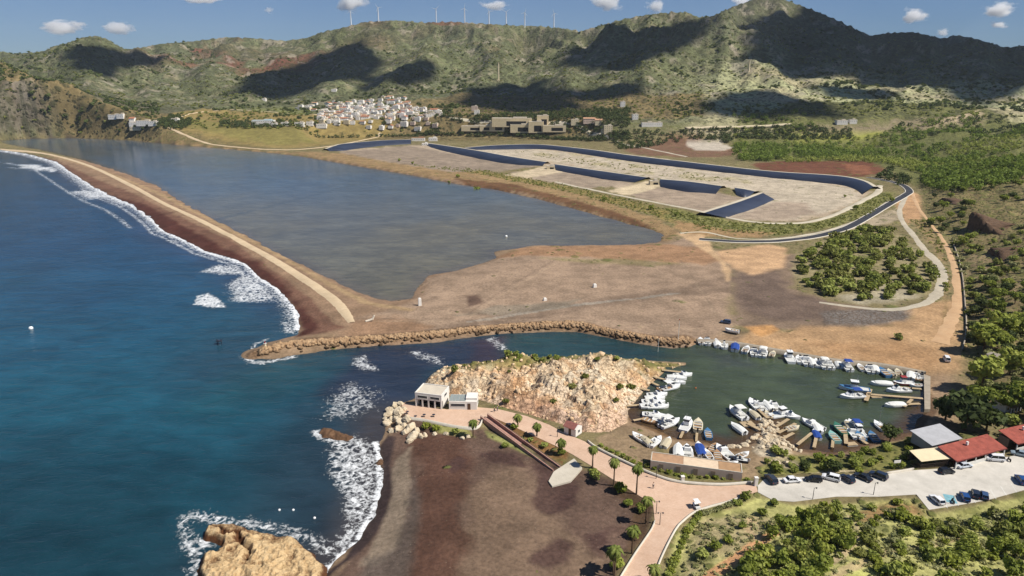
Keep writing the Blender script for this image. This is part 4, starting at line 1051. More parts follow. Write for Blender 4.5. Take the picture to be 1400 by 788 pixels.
# ------------------------------------------------------------------ ribbons, walls, roads
def smooth_line(pts, step):
    pts = np.array(pts, float)
    ext = np.concatenate([[2 * pts[0] - pts[1]], pts, [2 * pts[-1] - pts[-2]]])
    out = []
    for i in range(1, len(ext) - 2):
        p0, p1, p2, p3 = ext[i - 1:i + 3]
        n = max(2, int(np.linalg.norm(p2 - p1) / step))
        for k in range(n):
            u = k / n
            out.append(0.5 * (2 * p1 + (p2 - p0) * u + (2 * p0 - 5 * p1 + 4 * p2 - p3) * u * u + (-p0 + 3 * p1 - 3 * p2 + p3) * u ** 3))
    out.append(pts[-1]); return np.array(out)
def offs(L, d):
    t = np.gradient(L, axis=0); t /= np.linalg.norm(t, axis=1)[:, None] + 1e-9
    d = np.asarray(d, float).reshape(-1, 1)
    return L + np.stack([-t[:, 1], t[:, 0]], 1) * d
def strip_mesh(name, rows, mat):
    """rows: list of (n,3) lines joined side by side"""
    n = len(rows[0]); V = np.concatenate(rows); q = []
    for r in range(len(rows) - 1):
        a = np.arange(n - 1) + r * n
        q.append(np.stack([a, a + 1, a + n + 1, a + n], 1))
    return mesh_np(name, V, np.concatenate(q), mat)
def ribbon(name, pts, w, mat, off=0.12, step=2.5, across=4, kind='structure', z=2.2):
    L = smooth_line(poly(pts, z), step)
    ws = np.interp(np.linspace(0, 1, len(L)), np.linspace(0, 1, len(w)), w) if not np.isscalar(w) else np.full(len(L), w)
    ws = ws * (1 + 0.22 * fbm(L[:, 0], L[:, 1], 9, 3, 91))
    rows = []
    for k in range(across + 1):
        q = offs(L, ws * (k / across - .5)); e = off if 0 < k < across else -0.05
        rows.append(np.concatenate([q, (ground(q[:, 0], q[:, 1]) + e)[:, None]], 1))
    return tag(link(name, strip_mesh(name, rows, mat)), kind=kind)
def ribbon2(name, left, right, mat, off, z, step=3.0):
    lf, rg_ = np.array(left, float), np.array(right, float); left, right = lf + (rg_ - lf) * .12, rg_ - (rg_ - lf) * .2
    A = smooth_line(poly(left, z), step); n = len(A)
    B0 = smooth_line(poly(right, z), step / 2); k = np.linspace(0, len(B0) - 1, n); B = np.stack([np.interp(k, np.arange(len(B0)), B0[:, i]) for i in (0, 1)], 1)
    rows = []
    for j in range(5):
        q = A + (B - A) * j / 4; e = off if 0 < j < 4 else -0.1
        rows.append(np.concatenate([q, (ground(q[:, 0], q[:, 1]) + e)[:, None]], 1))
    return tag(link(name, strip_mesh(name, rows, mat)), kind='structure')
def wall_on(name, pts, z0, h, w, mat, label=None, cat='wall', step=1.2, z=None, px=True, parent=None, bury=0.6):
    """a low wall along a traced line; z0 None follows the ground"""
    L = smooth_line(poly(pts, z if z is not None else (z0 or 2.4)) if px is True else hpoly(pts) if px == 'hit' else np.array(pts, float), step)
    base = np.full(len(L), z0) if z0 is not None else ground(L[:, 0], L[:, 1])
    A, B = offs(L, w / 2), offs(L, -w / 2)
    m = lambda q, e: np.concatenate([q, (base + e)[:, None]], 1)
    me = strip_mesh(name, [m(A, -bury), m(A, h), m(B, h), m(B, -bury)], mat)
    bm = bmesh.new(); bm.from_mesh(me); bmesh.ops.holes_fill(bm, edges=[e for e in bm.edges if e.is_boundary]); bmesh.ops.recalc_face_normals(bm, faces=bm.faces); bm.to_mesh(me); bm.free()
    o = link(name, me, parent)
    return tag(o, label, cat) if label else o

def dusty(name, c1, c2, scale=0.25, rough=0.95, fine=3.0, brick=None):
    t = NT(name)
    f = t.math('ADD', t.math('MULTIPLY', t.noise(scale, 5, 0.65), 0.6), t.math('MULTIPLY', t.noise(fine, 4, 0.7), 0.4))
    col = t.ramp(f, [(0.3, rgba(c1)), (0.7, rgba(c2))])
    if brick:
        b = t.n('ShaderNodeTexBrick'); b.inputs['Scale'].default_value = brick; b.inputs['Mortar Size'].default_value = 0.03
        b.inputs['Color1'].default_value = (1, 1, 1, 1); b.inputs['Color2'].default_value = (.86, .84, .82, 1); b.inputs['Mortar'].default_value = (.72, .70, .68, 1)
        t.l(t.pos(), b.inputs['Vector']); col = t.mix(0.8, col, b.outputs[0], 'MULTIPLY')
    col = t.scale_col(col, t.math('MULTIPLY', t.mapr(t.noise(0.33, 6, .75), .56, .70, 1.0, .84), t.mapr(t.noise(0.06, 3, .6), .3, .7, .92, 1.06)))
    t.bsdf(col, rough, t.bump(t.noise(fine, 3), 0.25, 0.1), 0.2)
    return t.m
M_TRACK = dusty('pale_sand', (196, 172, 138), (218, 196, 162)); M_DIRT = dusty('orange_dirt', (188, 150, 112), (212, 178, 138)); M_GRAVEL = dusty('pale_gravel', (168, 158, 140), (206, 194, 170))
M_PAVE = dusty('pink_paving', (214, 178, 150), (234, 202, 176), 0.3, 0.8, 2.0, 0.9); M_CONC = dusty('concrete', (186, 180, 168), (228, 221, 208), 0.2, 0.85); M_KERB = dusty('kerb_stone', (206, 196, 178), (226, 218, 202), 0.6)
M_PINKW = dusty('pink_brick', (178, 134, 118), (206, 164, 146), 0.8, 0.85, 3.0, 1.6); M_EARTH = dusty('bank_earth', (150, 130, 100), (178, 158, 124), 0.1)
M_CREST = dusty('basin_crest', (190, 178, 154), (214, 204, 182), 0.06)
t = NT('basin_liner'); fl = t.ramp(t.noise(0.05, 4), [(0.3, rgba((38, 44, 60))), (0.7, rgba((52, 60, 78)))]); t.bsdf(fl, 0.45, None, 0.4); M_LINER = t.m
t = NT('channel_bed'); fl = t.ramp(t.noise(0.1, 4), [(0.3, rgba((44, 46, 52))), (0.7, rgba((66, 66, 70)))]); t.bsdf(fl, 0.7, None, 0.3); M_BED = t.m

ribbon2('spit_track', [(0,204),(60,211),(115,226.5),(172,254),(213,276),(267,302),(321,331),(374,362),(420,393),(447,414),(464,433),(474,443)],
        [(0,201.5),(60,208),(117,222),(179,249),(225,274),(281,299),(337,326),(393,356),(443,387),(471,408),(485,427),(489,440)], M_TRACK, 0.25, 2.2)
ribbon('dirt_track', [(1238,270),(1230,288),(1234,304),(1246,319),(1265,343),(1284,364),(1288,387),(1274,410),(1248,420),(1211,424),(1160,419),(1120,414)], [4, 4.5, 4.5, 4, 4.5, 5, 5.5, 6, 6, 5, 3], M_GRAVEL, 0.10)
ribbon('dirt_track', [(1246,262),(1256,285),(1268,301),(1289,329),(1302,358),(1308,385),(1309,415),(1300,440),(1285,470)], [4, 3.5, 2.6, 2.6, 3, 3.4, 4.4, 5, 7], M_DIRT, 0.10)
ribbon('dirt_track', [(930,318),(965,318),(1006,326),(1057,327),(1112,320),(1153,309),(1181,297),(1213,277)], 3.2, M_CREST, 0.10)
ribbon('basin_track', [(760,249),(843,267),(900,278),(936,284.5),(965,291),(1009,300.5),(1058,305.5),(1106,303.5),(1143,293),(1179,275),(1200,263),(1203,254)], [4, 4, 4, 4, 4, 4, 5, 5, 5, 6, 6, 5], M_CREST, 0.35, 4.0)
ribbon('field_track', [(215,189),(300,199),(380,205),(430,203),(470,197),(520,187)], 5.0, M_TRACK, 0.5, 8.0)
ribbon('field_track', [(225,188),(300,177),(360,178),(440,182),(520,185)], 4.0, M_TRACK, 0.5, 8.0)
ribbon('valley_road', [(450,172),(520,178),(600,184),(700,187),(800,190),(870,200),(940,214)], 5.0, M_CREST, 0.5, 8.0, z=3)

def slab(name, pg, z0, z1, mat, kind='structure'):
    m = MB(); m.prism([tuple(p) for p in pg], z0, z1); m.bm.faces.ensure_lookup_table(); bmesh.ops.delete(m.bm, geom=[m.bm.faces[0]], context='FACES_ONLY')
    bmesh.ops.triangulate(m.bm, faces=m.bm.faces[:])
    return tag(m.build(name, mat), kind=kind)
slab('promenade', PROM, 1.6, 3.0, M_PAVE); slab('road', ROAD, 1.6, 2.98, M_CONC)
M_LINE = paint('road_paint', (226, 224, 214), 0.7, 0.12); M_BLUEP = paint('blue_road_paint', (128, 176, 186), 0.7, 0.2)
m = MB()
for px, py in [(1292,688),(1307,685),(1330,681),(1358,676),(1372,671),(1386,667)]:
    x, y = P(px, py, 3.0); m.box((x, y, 2.986), (0.12, 4.2, 0.004), R(-18))
tag(m.build('parking_markings', M_LINE), kind='structure')
x, y = P(1299, 682, 3.0); m = MB(); m.box((x, y, 2.986), (2.4, 3.6, 0.005), R(-18)); tag(m.build('parking_bay_marking', M_BLUEP), kind='structure')

# settling-basin embankments: dark lined face, pale crest, earth back
def embank(top, bot, label, zt=4.3, zb=2.3, crest=3.5):
    T = smooth_line(poly(top, zt), 5.0); n = len(T)
    B0 = smooth_line(poly(bot, zb), 2.5); k = np.linspace(0, len(B0) - 1, n); B = np.stack([np.interp(k, np.arange(len(B0)), B0[:, i]) for i in (0, 1)], 1)
    nr = offs(T, 1.0) - T; nr = nr * np.sign(((T - B) * nr).sum(1).mean())
    C1 = T + nr * crest; D1 = T + nr * (crest + 5.0)
    zt = np.maximum(zt, ground(T[:, 0], T[:, 1]) + 2.4); zt = np.convolve(np.pad(zt, 4, 'edge'), np.ones(9) / 9, 'same')[4:-4]; zb = np.maximum(zb, ground(B[:, 0], B[:, 1]) + .2)
    z3 = lambda q, z: np.concatenate([q, (np.full(n, z) if np.isscalar(z) else z)[:, None]], 1)
    root = empty('lined_embankment', (float(T[:, 0].mean()), float(T[:, 1].mean()), 2.0), 0, label, 'embankment')
    o = np.array([root.location.x, root.location.y, 2.0])
    gz = np.concatenate([D1, (ground(D1[:, 0], D1[:, 1]) - .5)[:, None]], 1)
    link('liner', strip_mesh('liner', [z3(T, zt) - o, z3(B, zb) - o, z3(B, 0.5) - o], M_LINER), root)
    link('crest', strip_mesh('crest', [z3(T, zt) - o, z3(C1, zt + .05) - o], M_CREST), root)
    link('bank', strip_mesh('bank', [z3(C1, zt + .05) - o, gz - o], M_EARTH), root)
embank([(447,204),(458,200),(470,197),(514,193),(562,191)], [(450,207),(470,206.5),(485,204),(519,200),(562,197)], 'short curved dark-lined embankment at the far left of the basins')
embank([(582,196),(600,198.5),(649,206),(697,214.5),(746,222)], [(583,199),(600,205),(649,216),(697,224.5),(742,227)], 'straight dark-lined embankment running from the white pump house')
embank([(758,225),(819,234),(884,243)], [(760,233),(819,244),(868,249.5)], 'middle dark-lined embankment between the two pale ramps')
embank([(902,245.5),(944,249),(987,255)], [(903,256),(936,262),(979,265)], 'short dark-lined embankment right of the second pale ramp')
embank([(1004,257),(1018,259),(1032,262)], [(1007,267),(1016,270),(1026,268)], 'smallest wedge of dark-lined embankment beside the diagonal one', 4.4)
embank([(963,291.5),(1003,279),(1043,264.5)], [(992,298),(1026,287),(1059,273)], 'diagonal dark-lined embankment at the front of the basins', 4.4)
embank([(636,202.5),(680,199),(734,198),(794,203.5),(867,213.5),(940,222),(1046,234),(1119,239),(1156,242.5),(1180,248),(1194,256)],
       [(639,205.5),(697,204.5),(746,204.5),(794,210.5),(867,221.5),(940,230),(1046,242.5),(1119,249.5),(1152,253.5),(1170,259.5),(1179,266)], 'longest dark-lined embankment curving round the back of the basins')
def channel(pts, w, label):
    root = empty('drainage_channel', (0, 0, 0), 0, label, 'channel')
    L = smooth_line(poly(pts, 2.2), 3.0)
    x0 = np.array([L[:, 0].mean(), L[:, 1].mean(), 2.0]); root.location = x0
    def row(d, e): q = offs(L, d); return np.concatenate([q, (ground(q[:, 0], q[:, 1]) + e)[:, None]], 1) - x0
    link('channel_bed', strip_mesh('channel_bed', [row(w / 2, .30), row(w * .25, .16), row(-w * .25, .16), row(-w / 2, .30)], M_BED), root)
    for s in (1, -1): link('concrete_edge', strip_mesh('concrete_edge', [row(s * w / 2, -.4), row(s * w / 2, .32), row(s * (w / 2 + .7), .32), row(s * (w / 2 + .7), -.4)], M_KERB), root)
channel([(1187,243),(1216,248),(1236,255),(1243,262),(1238,267),(1215,280),(1181,300),(1153,314),(1112,324.5),(1057,330.5),(1006,331),(956,327.5)], 5.6, 'long dark drainage channel bending round the basins to the lagoon corner')
M_STONEW = dusty('rough_wall_stone', (150, 138, 122), (188, 176, 156), 0.7)
wall_on('boundary_wall', [(1302,330),(1310,352),(1316,380),(1319,410),(1321,450),(1316,478)], None, 0.9, 0.5, M_STONEW, 'rough low stone wall along the right side of the dirt track', z=3)
# promenade walls
wall_on('low_wall', [(803,604),(817,614),(847,629),(882,645),(913,656.5),(940,661),(985,663.5),(1029,660.5)], 3.0, 0.55, 0.4, M_KERB, 'long low cream wall along the upper edge of the promenade')
wall_on('low_wall', [(1014,680),(994,687),(968,694),(949,701),(935,712),(924,724),(906,759),(890,800)], 3.0, 0.35, 0.35, M_KERB, 'low pale kerb wall along the lower right edge of the promenade')
wall_on('low_wall', [(845,795),(868,758),(891,724),(895,713)], 3.0, 0.35, 0.3, M_KERB, 'low pale kerb wall between the palms and the lower promenade')
wall_on('low_wall', [(559,573),(580,576),(625,585),(652,586),(660,575)], 3.0, 0.7, 0.3, M_KERB, 'pale parapet wall round the front of the bar plaza', bury=1.6)
wall_on('low_wall', [(1249,642),(1232,645),(1211,648)], 3.0, 0.5, 0.3, M_KERB, 'short low wall at the road edge left of the fenced terrace')
# ramp from the plaza down to the beach
rt = empty('beach_ramp', (0, 0, 0), 0, 'long pink walled ramp running down from the plaza to the beach', 'ramp')
A = np.array([P(666, 570, 3.2)[0], P(666, 570, 3.2)[1]]); Bp = np.array(P(766, 641, 2.4)); tt = (Bp - A) / np.linalg.norm(Bp - A); nn = np.array([tt[1], -tt[0]]); nn = nn * np.sign(-nn[1])
def rline(o, n=14): return [tuple(A + (Bp - A) * k / (n - 1) + nn * o) for k in range(n)]
za, zb = 3.2, 2.0
def slope_wall(o0, o1, zo0, zo1, name, mat):
    m = MB(); a0, a1 = A + nn * o0, A + nn * o1; b0, b1 = Bp + nn * o0, Bp + nn * o1
    m.prism([a0, b0, b1, a1], [-.5] * 4, [za + zo0, zb + zo0, zb + zo1, za + zo1]); return m.build(name, mat, rt)
slope_wall(0.0, 2.2, 0.0, 0.0, 'deck', M_PINKW); slope_wall(-.3, 0.0, 0.9, 0.9, 'parapet', M_PINKW); slope_wall(2.2, 2.5, 0.9, 0.9, 'parapet', M_PINKW)
M_STEEL = paint('grey_metal', (150, 150, 150), 0.4, 0.1, metal=0.6)
for o in (-.15, 2.35):
    m = MB(); a = A + nn * o; b = Bp + nn * o
    m.tube([(a[0], a[1], za + 1.25), (b[0], b[1], zb + 1.25)], 0.04, 5)
    for k in range(12):
        q = a + (b - a) * k / 11; z = za + (zb - za) * k / 11; m.tube([(q[0], q[1], z + .9), (q[0], q[1], z + 1.25)], 0.03, 5)
    m.build('handrail', M_STEEL, rt)
slab_l = poly([(757,645),(785,627),(796,640),(780,658),(755,665),(750,658)], 2.9)
m = MB(); m.prism([tuple(p) for p in slab_l], 1.2, 2.93); bmesh.ops.triangulate(m.bm, faces=m.bm.faces[:]); tag(m.build('landing', dusty('pale_concrete', (196, 186, 166), (220, 210, 192), 0.4)), 'pale concrete landing between the ramp foot and the promenade', 'landing')
# quay along the far side of the harbour
wall_on('quay_wall', [(952,464.5),(1000,467.5),(1071,479.5),(1142,491.5),(1203,497.5),(1266,509)], 0.0, 1.55, 1.8, M_STONEW, 'long low stone quay along the far side of the harbour', z=1.5, bury=2.5)
m = MB(); q = [P(1263, 512, 1), P(1272, 515, 1), P(1272, 560, 1), P(1264, 560, 1)]; m.prism(q, -1.5, 1.1); tag(m.build('quay_edge', M_STONEW), 'short stone quay edge at the right end of the harbour where piers start', 'quay')
# ------------------------------------------------------------------ boats
GEL = paint('white_gelcoat', (246, 246, 243), 0.35, 0.06, 2, 0.4); CREAMG = paint('cream_gelcoat', (226, 214, 184), 0.4, 0.08, 2, 0.4)
BLUEG = paint('blue_hull_paint', (74, 122, 164), 0.4, 0.1, 2, 0.4); GREENG = paint('green_hull_paint', (62, 116, 96), 0.45, 0.1, 2, 0.4); TEALG = paint('pale_green_hull_paint', (140, 186, 178), 0.45, 0.1, 2, 0.4)
REDG = paint('red_hull_paint', (176, 62, 58), 0.45, 0.1, 2, 0.4); TANG = paint('tan_wood_paint', (176, 140, 104), 0.6, 0.2, 3); DARKG = paint('dark_hull_paint', (52, 58, 70), 0.45, 0.1, 2, 0.4)
DECKG = paint('grey_deck', (214, 214, 208), 0.7, 0.12, 3); WOODD = paint('wood_deck', (168, 136, 98), 0.7, 0.2, 3); SEATM = paint('boat_cushion', (206, 204, 196), 0.7, 0.1, 3)
SCREEN = paint('tinted_screen', (36, 44, 54), 0.12, 0.05, 2, 0.5); MOTOR = paint('black_motor_cowl', (34, 34, 38), 0.35, 0.1, 2, 0.5); MOTORW = paint('white_motor_cowl', (214, 214, 210), 0.35, 0.1, 2, 0.5)
CANVB = paint('blue_canvas', (40, 74, 150), 0.85, 0.15, 3); CANVW = paint('white_canvas', (228, 228, 222), 0.8, 0.1, 3); CANVG = paint('beige_canvas', (196, 184, 156), 0.85, 0.12, 3); ALU = paint('aluminium', (190, 192, 194), 0.35, 0.08, 2, 0.5, 0.7)
def hull_half(L, B, u):     # u -1 stern .. 1 bow
    return B / 2 * (0.88 + 0.12 * min(1, (u + 1) * 1.6)) * (1 - max(0, (u - 0.05) / 0.95) ** 2.3)
def boat_proto(kind, L, B, hullm, deckm, motor=True, canvas=None, fl=0.75):
    root = empty('boat', (0, -600, 0))
    N = 13; us = [-1 + 2 * i / (N - 1) for i in range(N)]
    sheer = lambda u: fl * (0.82 + 0.32 * max(0, u) ** 2)
    secs = []
    for u in us:
        b = max(hull_half(L, B, u), 0.03); x = u * L / 2; s = sheer(u)
        zk = -0.35 + 0.55 * max(0, (u - 0.45) / 0.55) ** 2; xo = 0.0 if u < 1 else 0.12
        secs.append([(x + xo, b, s), (x + xo * .5, b * 1.0, s * .6), (x, b * .82, 0.02), (x - xo, b * .35, zk + .1), (x - xo, 0, zk), (x - xo, -b * .35, zk + .1), (x, -b * .82, 0.02), (x + xo * .5, -b, s * .6), (x + xo, -b, s)])
    MB().loft(secs, closed=True).build('hull', hullm, root, smooth=False)
    # coaming round the cockpit and a foredeck
    fore = 0.05 if kind in ('cabin', 'fishing', 'covered', 'sail') else 0.45
    g = MB(); uu = [u for u in us if u <= fore + 0.1]
    for s in (1, -1):
        rings = []
        for u in uu:
            b = hull_half(L, B, u); z = sheer(u)
            rings.append([(u * L / 2, s * (b + .03), z - .02), (u * L / 2, s * (b + .03), z + .1), (u * L / 2, s * (b - .16), z + .1), (u * L / 2, s * (b - .16), z - .02)])
        g.loft(rings)
    b = hull_half(L, B, -1); g.box((-L / 2 + .1, 0, sheer(-1) + .03), (.2, 2 * b, .14))
    rings = []
    for u in [fore + (0.995 - fore) * k / 7 for k in range(8)]:
        b = max(hull_half(L, B, u) + .03, .04); z = sheer(u)
        rings.append([(u * L / 2, b, z + .0), (u * L / 2, b, z + .1), (u * L / 2, b * .5, z + .17), (u * L / 2, -b * .5, z + .17), (u * L / 2, -b, z + .1), (u * L / 2, -b, z + .0)])
    g.loft(rings); g.build('deck', deckm, root)
    fl_ = MB(); pts = [(u * L / 2 * .97, hull_half(L, B, u) - .15) for u in us if u <= fore]
    if len(pts) > 1:
        fl_.prism([(x, y) for x, y in pts] + [(x, -y) for x, y in pts[::-1]], fl * .80, fl * .82 + .012); fl_.build('cockpit_floor', WOODD if kind in ('open', 'sail') else DECKG, root)
    if kind in ('open', 'sail'):
        for u in (-.6, -.1, .35):
            b = hull_half(L, B, u) - .1; MB().box((u * L / 2, 0, fl * .85 + .12), (.28, 2 * b, .05), bevel=.015).build('bench', SEATM, root)
    if kind == 'cabin':
        c = MB(); x0, x1 = -0.02 * L, 0.30 * L; w0 = B * .36
        c.loft([[(x0, w0, fl * .9), (x0 - .05, w0 * .85, fl + .75), (x0 - .05, -w0 * .85, fl + .75), (x0, -w0, fl * .9)], [(x1 * .55, w0 * .95, fl * .9), (x1 * .45, w0 * .78, fl + .72), (x1 * .45, -w0 * .78, fl + .72), (x1 * .55, -w0 * .95, fl * .9)], [(x1, w0 * .55, fl * .98), (x1 * .85, w0 * .45, fl + .38), (x1 * .85, -w0 * .45, fl + .38), (x1, -w0 * .55, fl * .98)]]).build('cabin', hullm, root)
        s = MB(); s.loft([[(x1 * .46, w0 * .8, fl + .72), (x1 * .20, w0 * .74, fl + 1.12), (x1 * .20, -w0 * .74, fl + 1.12), (x1 * .46, -w0 * .8, fl + .72)], [(x1 * .52, w0 * .8, fl + .72), (x1 * .26, w0 * .74, fl + 1.12), (x1 * .26, -w0 * .74, fl + 1.12), (x1 * .52, -w0 * .8, fl + .72)]]).build('windscreen', SCREEN, root)
        MB().box((-.3 * L, 0, fl * .85 + .22), (.5, B * .62, .36), bevel=.05).build('bench', SEATM, root)
    if kind == 'console':
        MB().box((-.05 * L, 0, fl * .85 + .45), (.6, .62, .8), taper=.85, bevel=.05).build('console', hullm, root)
        MB().box((.02 * L, 0, fl * .85 + 1.05), (.06, .6, .45), bevel=.02).build('windscreen', SCREEN, root)
        MB().box((-.2 * L, 0, fl * .85 + .22), (.4, .8, .4), bevel=.06).build('bench', SEATM, root)
    if kind == 'fishing':
        MB().box((.02 * L, 0, fl + .75), (L * .22, B * .55, 1.5), taper=.9, bevel=.06).build('wheelhouse', GEL, root)
        MB().box((.02 * L, 0, fl + 1.12), (L * .22 + .02, B * .53, .42), bevel=.03).build('windscreen', SCREEN, root)
        MB().box((.02 * L, 0, fl + 1.58), (L * .27, B * .62, .09), bevel=.03).build('roof', hullm, root)
        MB().tube([(-.06 * L, 0, fl + 1.6), (-.06 * L, 0, fl + 3.0)], [.05, .03], 6).build('mast', ALU, root)
    if kind == 'covered':
        rings = []
        for u in [-.98, -.7, -.35, 0, .35, .62]:
            b = hull_half(L, B, u) + .05; z = sheer(u) + .06; hh = .55 * (1 - ((u + .2) / 1.0) ** 2 * .75)
            rings.append([(u * L / 2, b, z - .1), (u * L / 2, b * .92, z + hh * .45), (u * L / 2, b * .4, z + hh), (u * L / 2, -b * .4, z + hh), (u * L / 2, -b * .92, z + hh * .45), (u * L / 2, -b, z - .1)])
        MB().loft(rings).build('canvas_cover', canvas or CANVB, root)
    elif canvas:
        c = MB(); z = fl + 1.75
        rings = [[(x, B * .42, z - .12), (x, B * .25, z), (x, -B * .25, z), (x, -B * .42, z - .12), (x, -B * .25, z - .06), (x, B * .25, z - .06)] for x in (-.32 * L, -.16 * L, .02 * L)]
        c.loft(rings).build('canopy', canvas, root)
        p = MB()
        for x in (-.3 * L, 0):
            for s in (1, -1): p.tube([(x, s * B * .40, fl), (x, s * B * .40, z - .12)], .025, 5)
        p.build('canopy_frame', ALU, root)
    if kind == 'sail':
        MB().tube([(.1 * L, 0, .2), (.1 * L, 0, 6.2)], [.06, .035], 6).build('mast', ALU, root)
        MB().tube([(.1 * L, 0, fl + .8), (-.42 * L, 0, fl + .75)], .10, 6).build('furled_sail', CANVW, root)
    if motor:
        m = MB(); m.box((-L / 2 - .22, 0, fl + .22), (.36, .32, .5), taper=.8, bevel=.06); m.box((-L / 2 - .2, 0, fl * .3), (.16, .12, fl * 1.1)); m.build('outboard_motor', MOTOR if kind != 'console' else MOTORW, root)
    return root
BP = {'cabin': boat_proto('cabin', 6.0, 2.35, GEL, GEL), 'cabinc': boat_proto('cabin', 6.2, 2.4, GEL, GEL, canvas=CANVW), 'cabinb': boat_proto('cabin', 6.2, 2.4, GEL, GEL, canvas=CANVB),
      'open': boat_proto('open', 4.4, 1.75, GEL, GEL), 'cream': boat_proto('open', 4.2, 1.65, CREAMG, CREAMG), 'console': boat_proto('console', 5.4, 2.1, GEL, GEL),
      'blue': boat_proto('open', 4.6, 1.8, BLUEG, BLUEG, False), 'green': boat_proto('open', 4.8, 1.9, GREENG, GREENG, False), 'teal': boat_proto('open', 4.4, 1.8, TEALG, TEALG, False), 'wood': boat_proto('open', 4.4, 1.8, TANG, TANG, False), 'dark': boat_proto('console', 5.0, 2.0, DARKG, DARKG),
      'covb': boat_proto('covered', 5.6, 2.2, GEL, GEL, True, CANVB), 'covw': boat_proto('covered', 5.4, 2.15, GEL, GEL, True, CANVW), 'covg': boat_proto('covered', 5.0, 2.0, GEL, GEL, True, CANVG), 'red': boat_proto('fishing', 5.6, 2.1, REDG, GEL), 'fish': boat_proto('fishing', 6.4, 2.4, GEL, GEL, False), 'fishb': boat_proto('fishing', 6.6, 2.5, GEL, BLUEG, False), 'sail': boat_proto('sail', 5.0, 1.9, GEL, GEL, False)}
KINDW = {'cabin': 'white cabin boat', 'cabinc': 'white-awning cabin boat', 'cabinb': 'blue-awning cabin boat', 'open': 'small open white boat', 'cream': 'small open cream boat', 'console': 'white console motorboat',
         'blue': 'small blue rowing boat', 'green': 'small dark green rowing boat', 'teal': 'small pale green rowing boat', 'wood': 'small tan wooden boat', 'dark': 'dark hulled motorboat', 'covb': 'boat under blue canvas', 'covw': 'boat under white canvas', 'covg': 'boat under beige canvas',
         'red': 'red fishing boat', 'fish': 'white wheelhouse boat', 'fishb': 'white fishing boat with blue trim', 'sail': 'white bare-masted dinghy'}
ORD = ['first', 'second', 'third', 'fourth', 'fifth', 'sixth', 'seventh', 'eighth', 'ninth', 'tenth', 'eleventh', 'twelfth', 'thirteenth', 'fourteenth', 'fifteenth', 'sixteenth', 'seventeenth', 'eighteenth', 'nineteenth', 'twentieth', 'twenty-first', 'twenty-second', 'twenty-third', 'twenty-fourth', 'twenty-fifth', 'twenty-sixth', 'twenty-seventh', 'twenty-eighth', 'twenty-ninth', 'thirtieth']
_usedb = set()
def boat(kind, px, py, ang, label, group, s=1.0, z=0.0):
    """ang: heading of the bow in degrees, 0 to the right of the photo, 90 away from the camera"""
    x, y = P(px, py, z + .5)
    if kind in _usedb: o = copy_tree(BP[kind])
    else: o = BP[kind]; _usedb.add(kind)
    o.location = (x, y, z); o.rotation_euler = (R(random.uniform(-2, 2)), 0, R(ang)); s *= 1.36 if group == 'boats along the far quay' else 1.26; o.scale = (s, s, s)
    return tag(o, label, 'boat', group)
def berth(rows, where, group, side='from the left'):
    for i, (k, px, py, a, s) in enumerate(rows):
        boat(k, px, py, a, f'{KINDW[k]}, {ORD[i]} {side} {where}', group, s)
berth([('open',958,467,80,1.0),('cabin',967,467,78,.9),('covw',980,470,80,1.0),('console',990,472,76,1.0),('covb',1005,475,70,1.1),('open',1020,479,60,1.1),('cabin',1031,482,72,.95),('cabinc',1043,483,66,1.0),('cream',1056,485,60,.95),
       ('fish',1079,490,80,1.05),('console',1093,492,76,.95),('cabin',1102,494,78,1.05),('covw',1110,496,80,1.0),('console',1118,497,80,.95),('cabinc',1125,498,82,1.0),('cabin',1133,499,80,.95),('covw',1146,498,74,.9),('cabinb',1157,501,82,1.0),('open',1177,503,84,.9),
       ('cabin',1189,505,70,.9),('covw',1196,505,68,.95),('blue',1209,510,88,1.1),('cream',1218,511,84,1.0),('cream',1228,510,74,.95),('covw',1245,514,60,1.0),('console',1252,514,62,.9),('dark',1260,515,70,.9)], 'moored along the far quay', 'boats along the far quay')
berth([('covw',1205,525,172,1.05),('green',1219,526,185,.7),('red',1235,524,176,1.0),('open',1253,527,180,.8),('cabin',1228,534,180,1.05),('wood',1257,519,182,.85),('covw',1223,554,186,1.0)], 'of the piers at the right', 'boats at the right-hand piers')
boat('fishb', 1168, 532, 160, 'white fishing boat with blue trim, the rear of two at the long pier end', None, 1.15); boat('cabinb', 1165, 542, 183, 'white cabin boat with blue awning, the front of two at the long pier end', None, 1.05)
berth([('console',1031,553,94,1.05),('cabin',1040,556,88,.9),('covw',1050,555,92,.95),('cabin',1059,557,90,1.0),('covg',1031,567,100,.9),('cream',1050,567,90,.8),('fish',1068,567,20,1.0),('cabin',1077,568,-30,.95),('cream',1083,586,20,.95)], 'round the rocky spit with star-shaped jetties', 'boats round the star-shaped jetties')
boat('cabinc', 1008, 565, 105, 'white motorboat moored alone left of the star-shaped jetties, the farther of two', None, 1.1); boat('covw', 1009, 586, 110, 'white covered boat moored alone left of the star-shaped jetties, the nearer of two', None, .95)
berth([('cabin',1111,581,120,1.0),('covw',1117,585,80,.95),('covb',1116,594,80,.8),('teal',1140,598,88,1.05),('green',1148,587,92,1.1),('covg',1160,582,80,.9),('cabinb',1168,583,90,.95),('cabin',1166,592,84,.9),('fish',1173,590,90,.9),('blue',1176,597,86,.9),('blue',1194,598,82,1.0),('sail',1203,583,95,.95)], 'by the planks below the parked cars', 'boats by the near right shore')
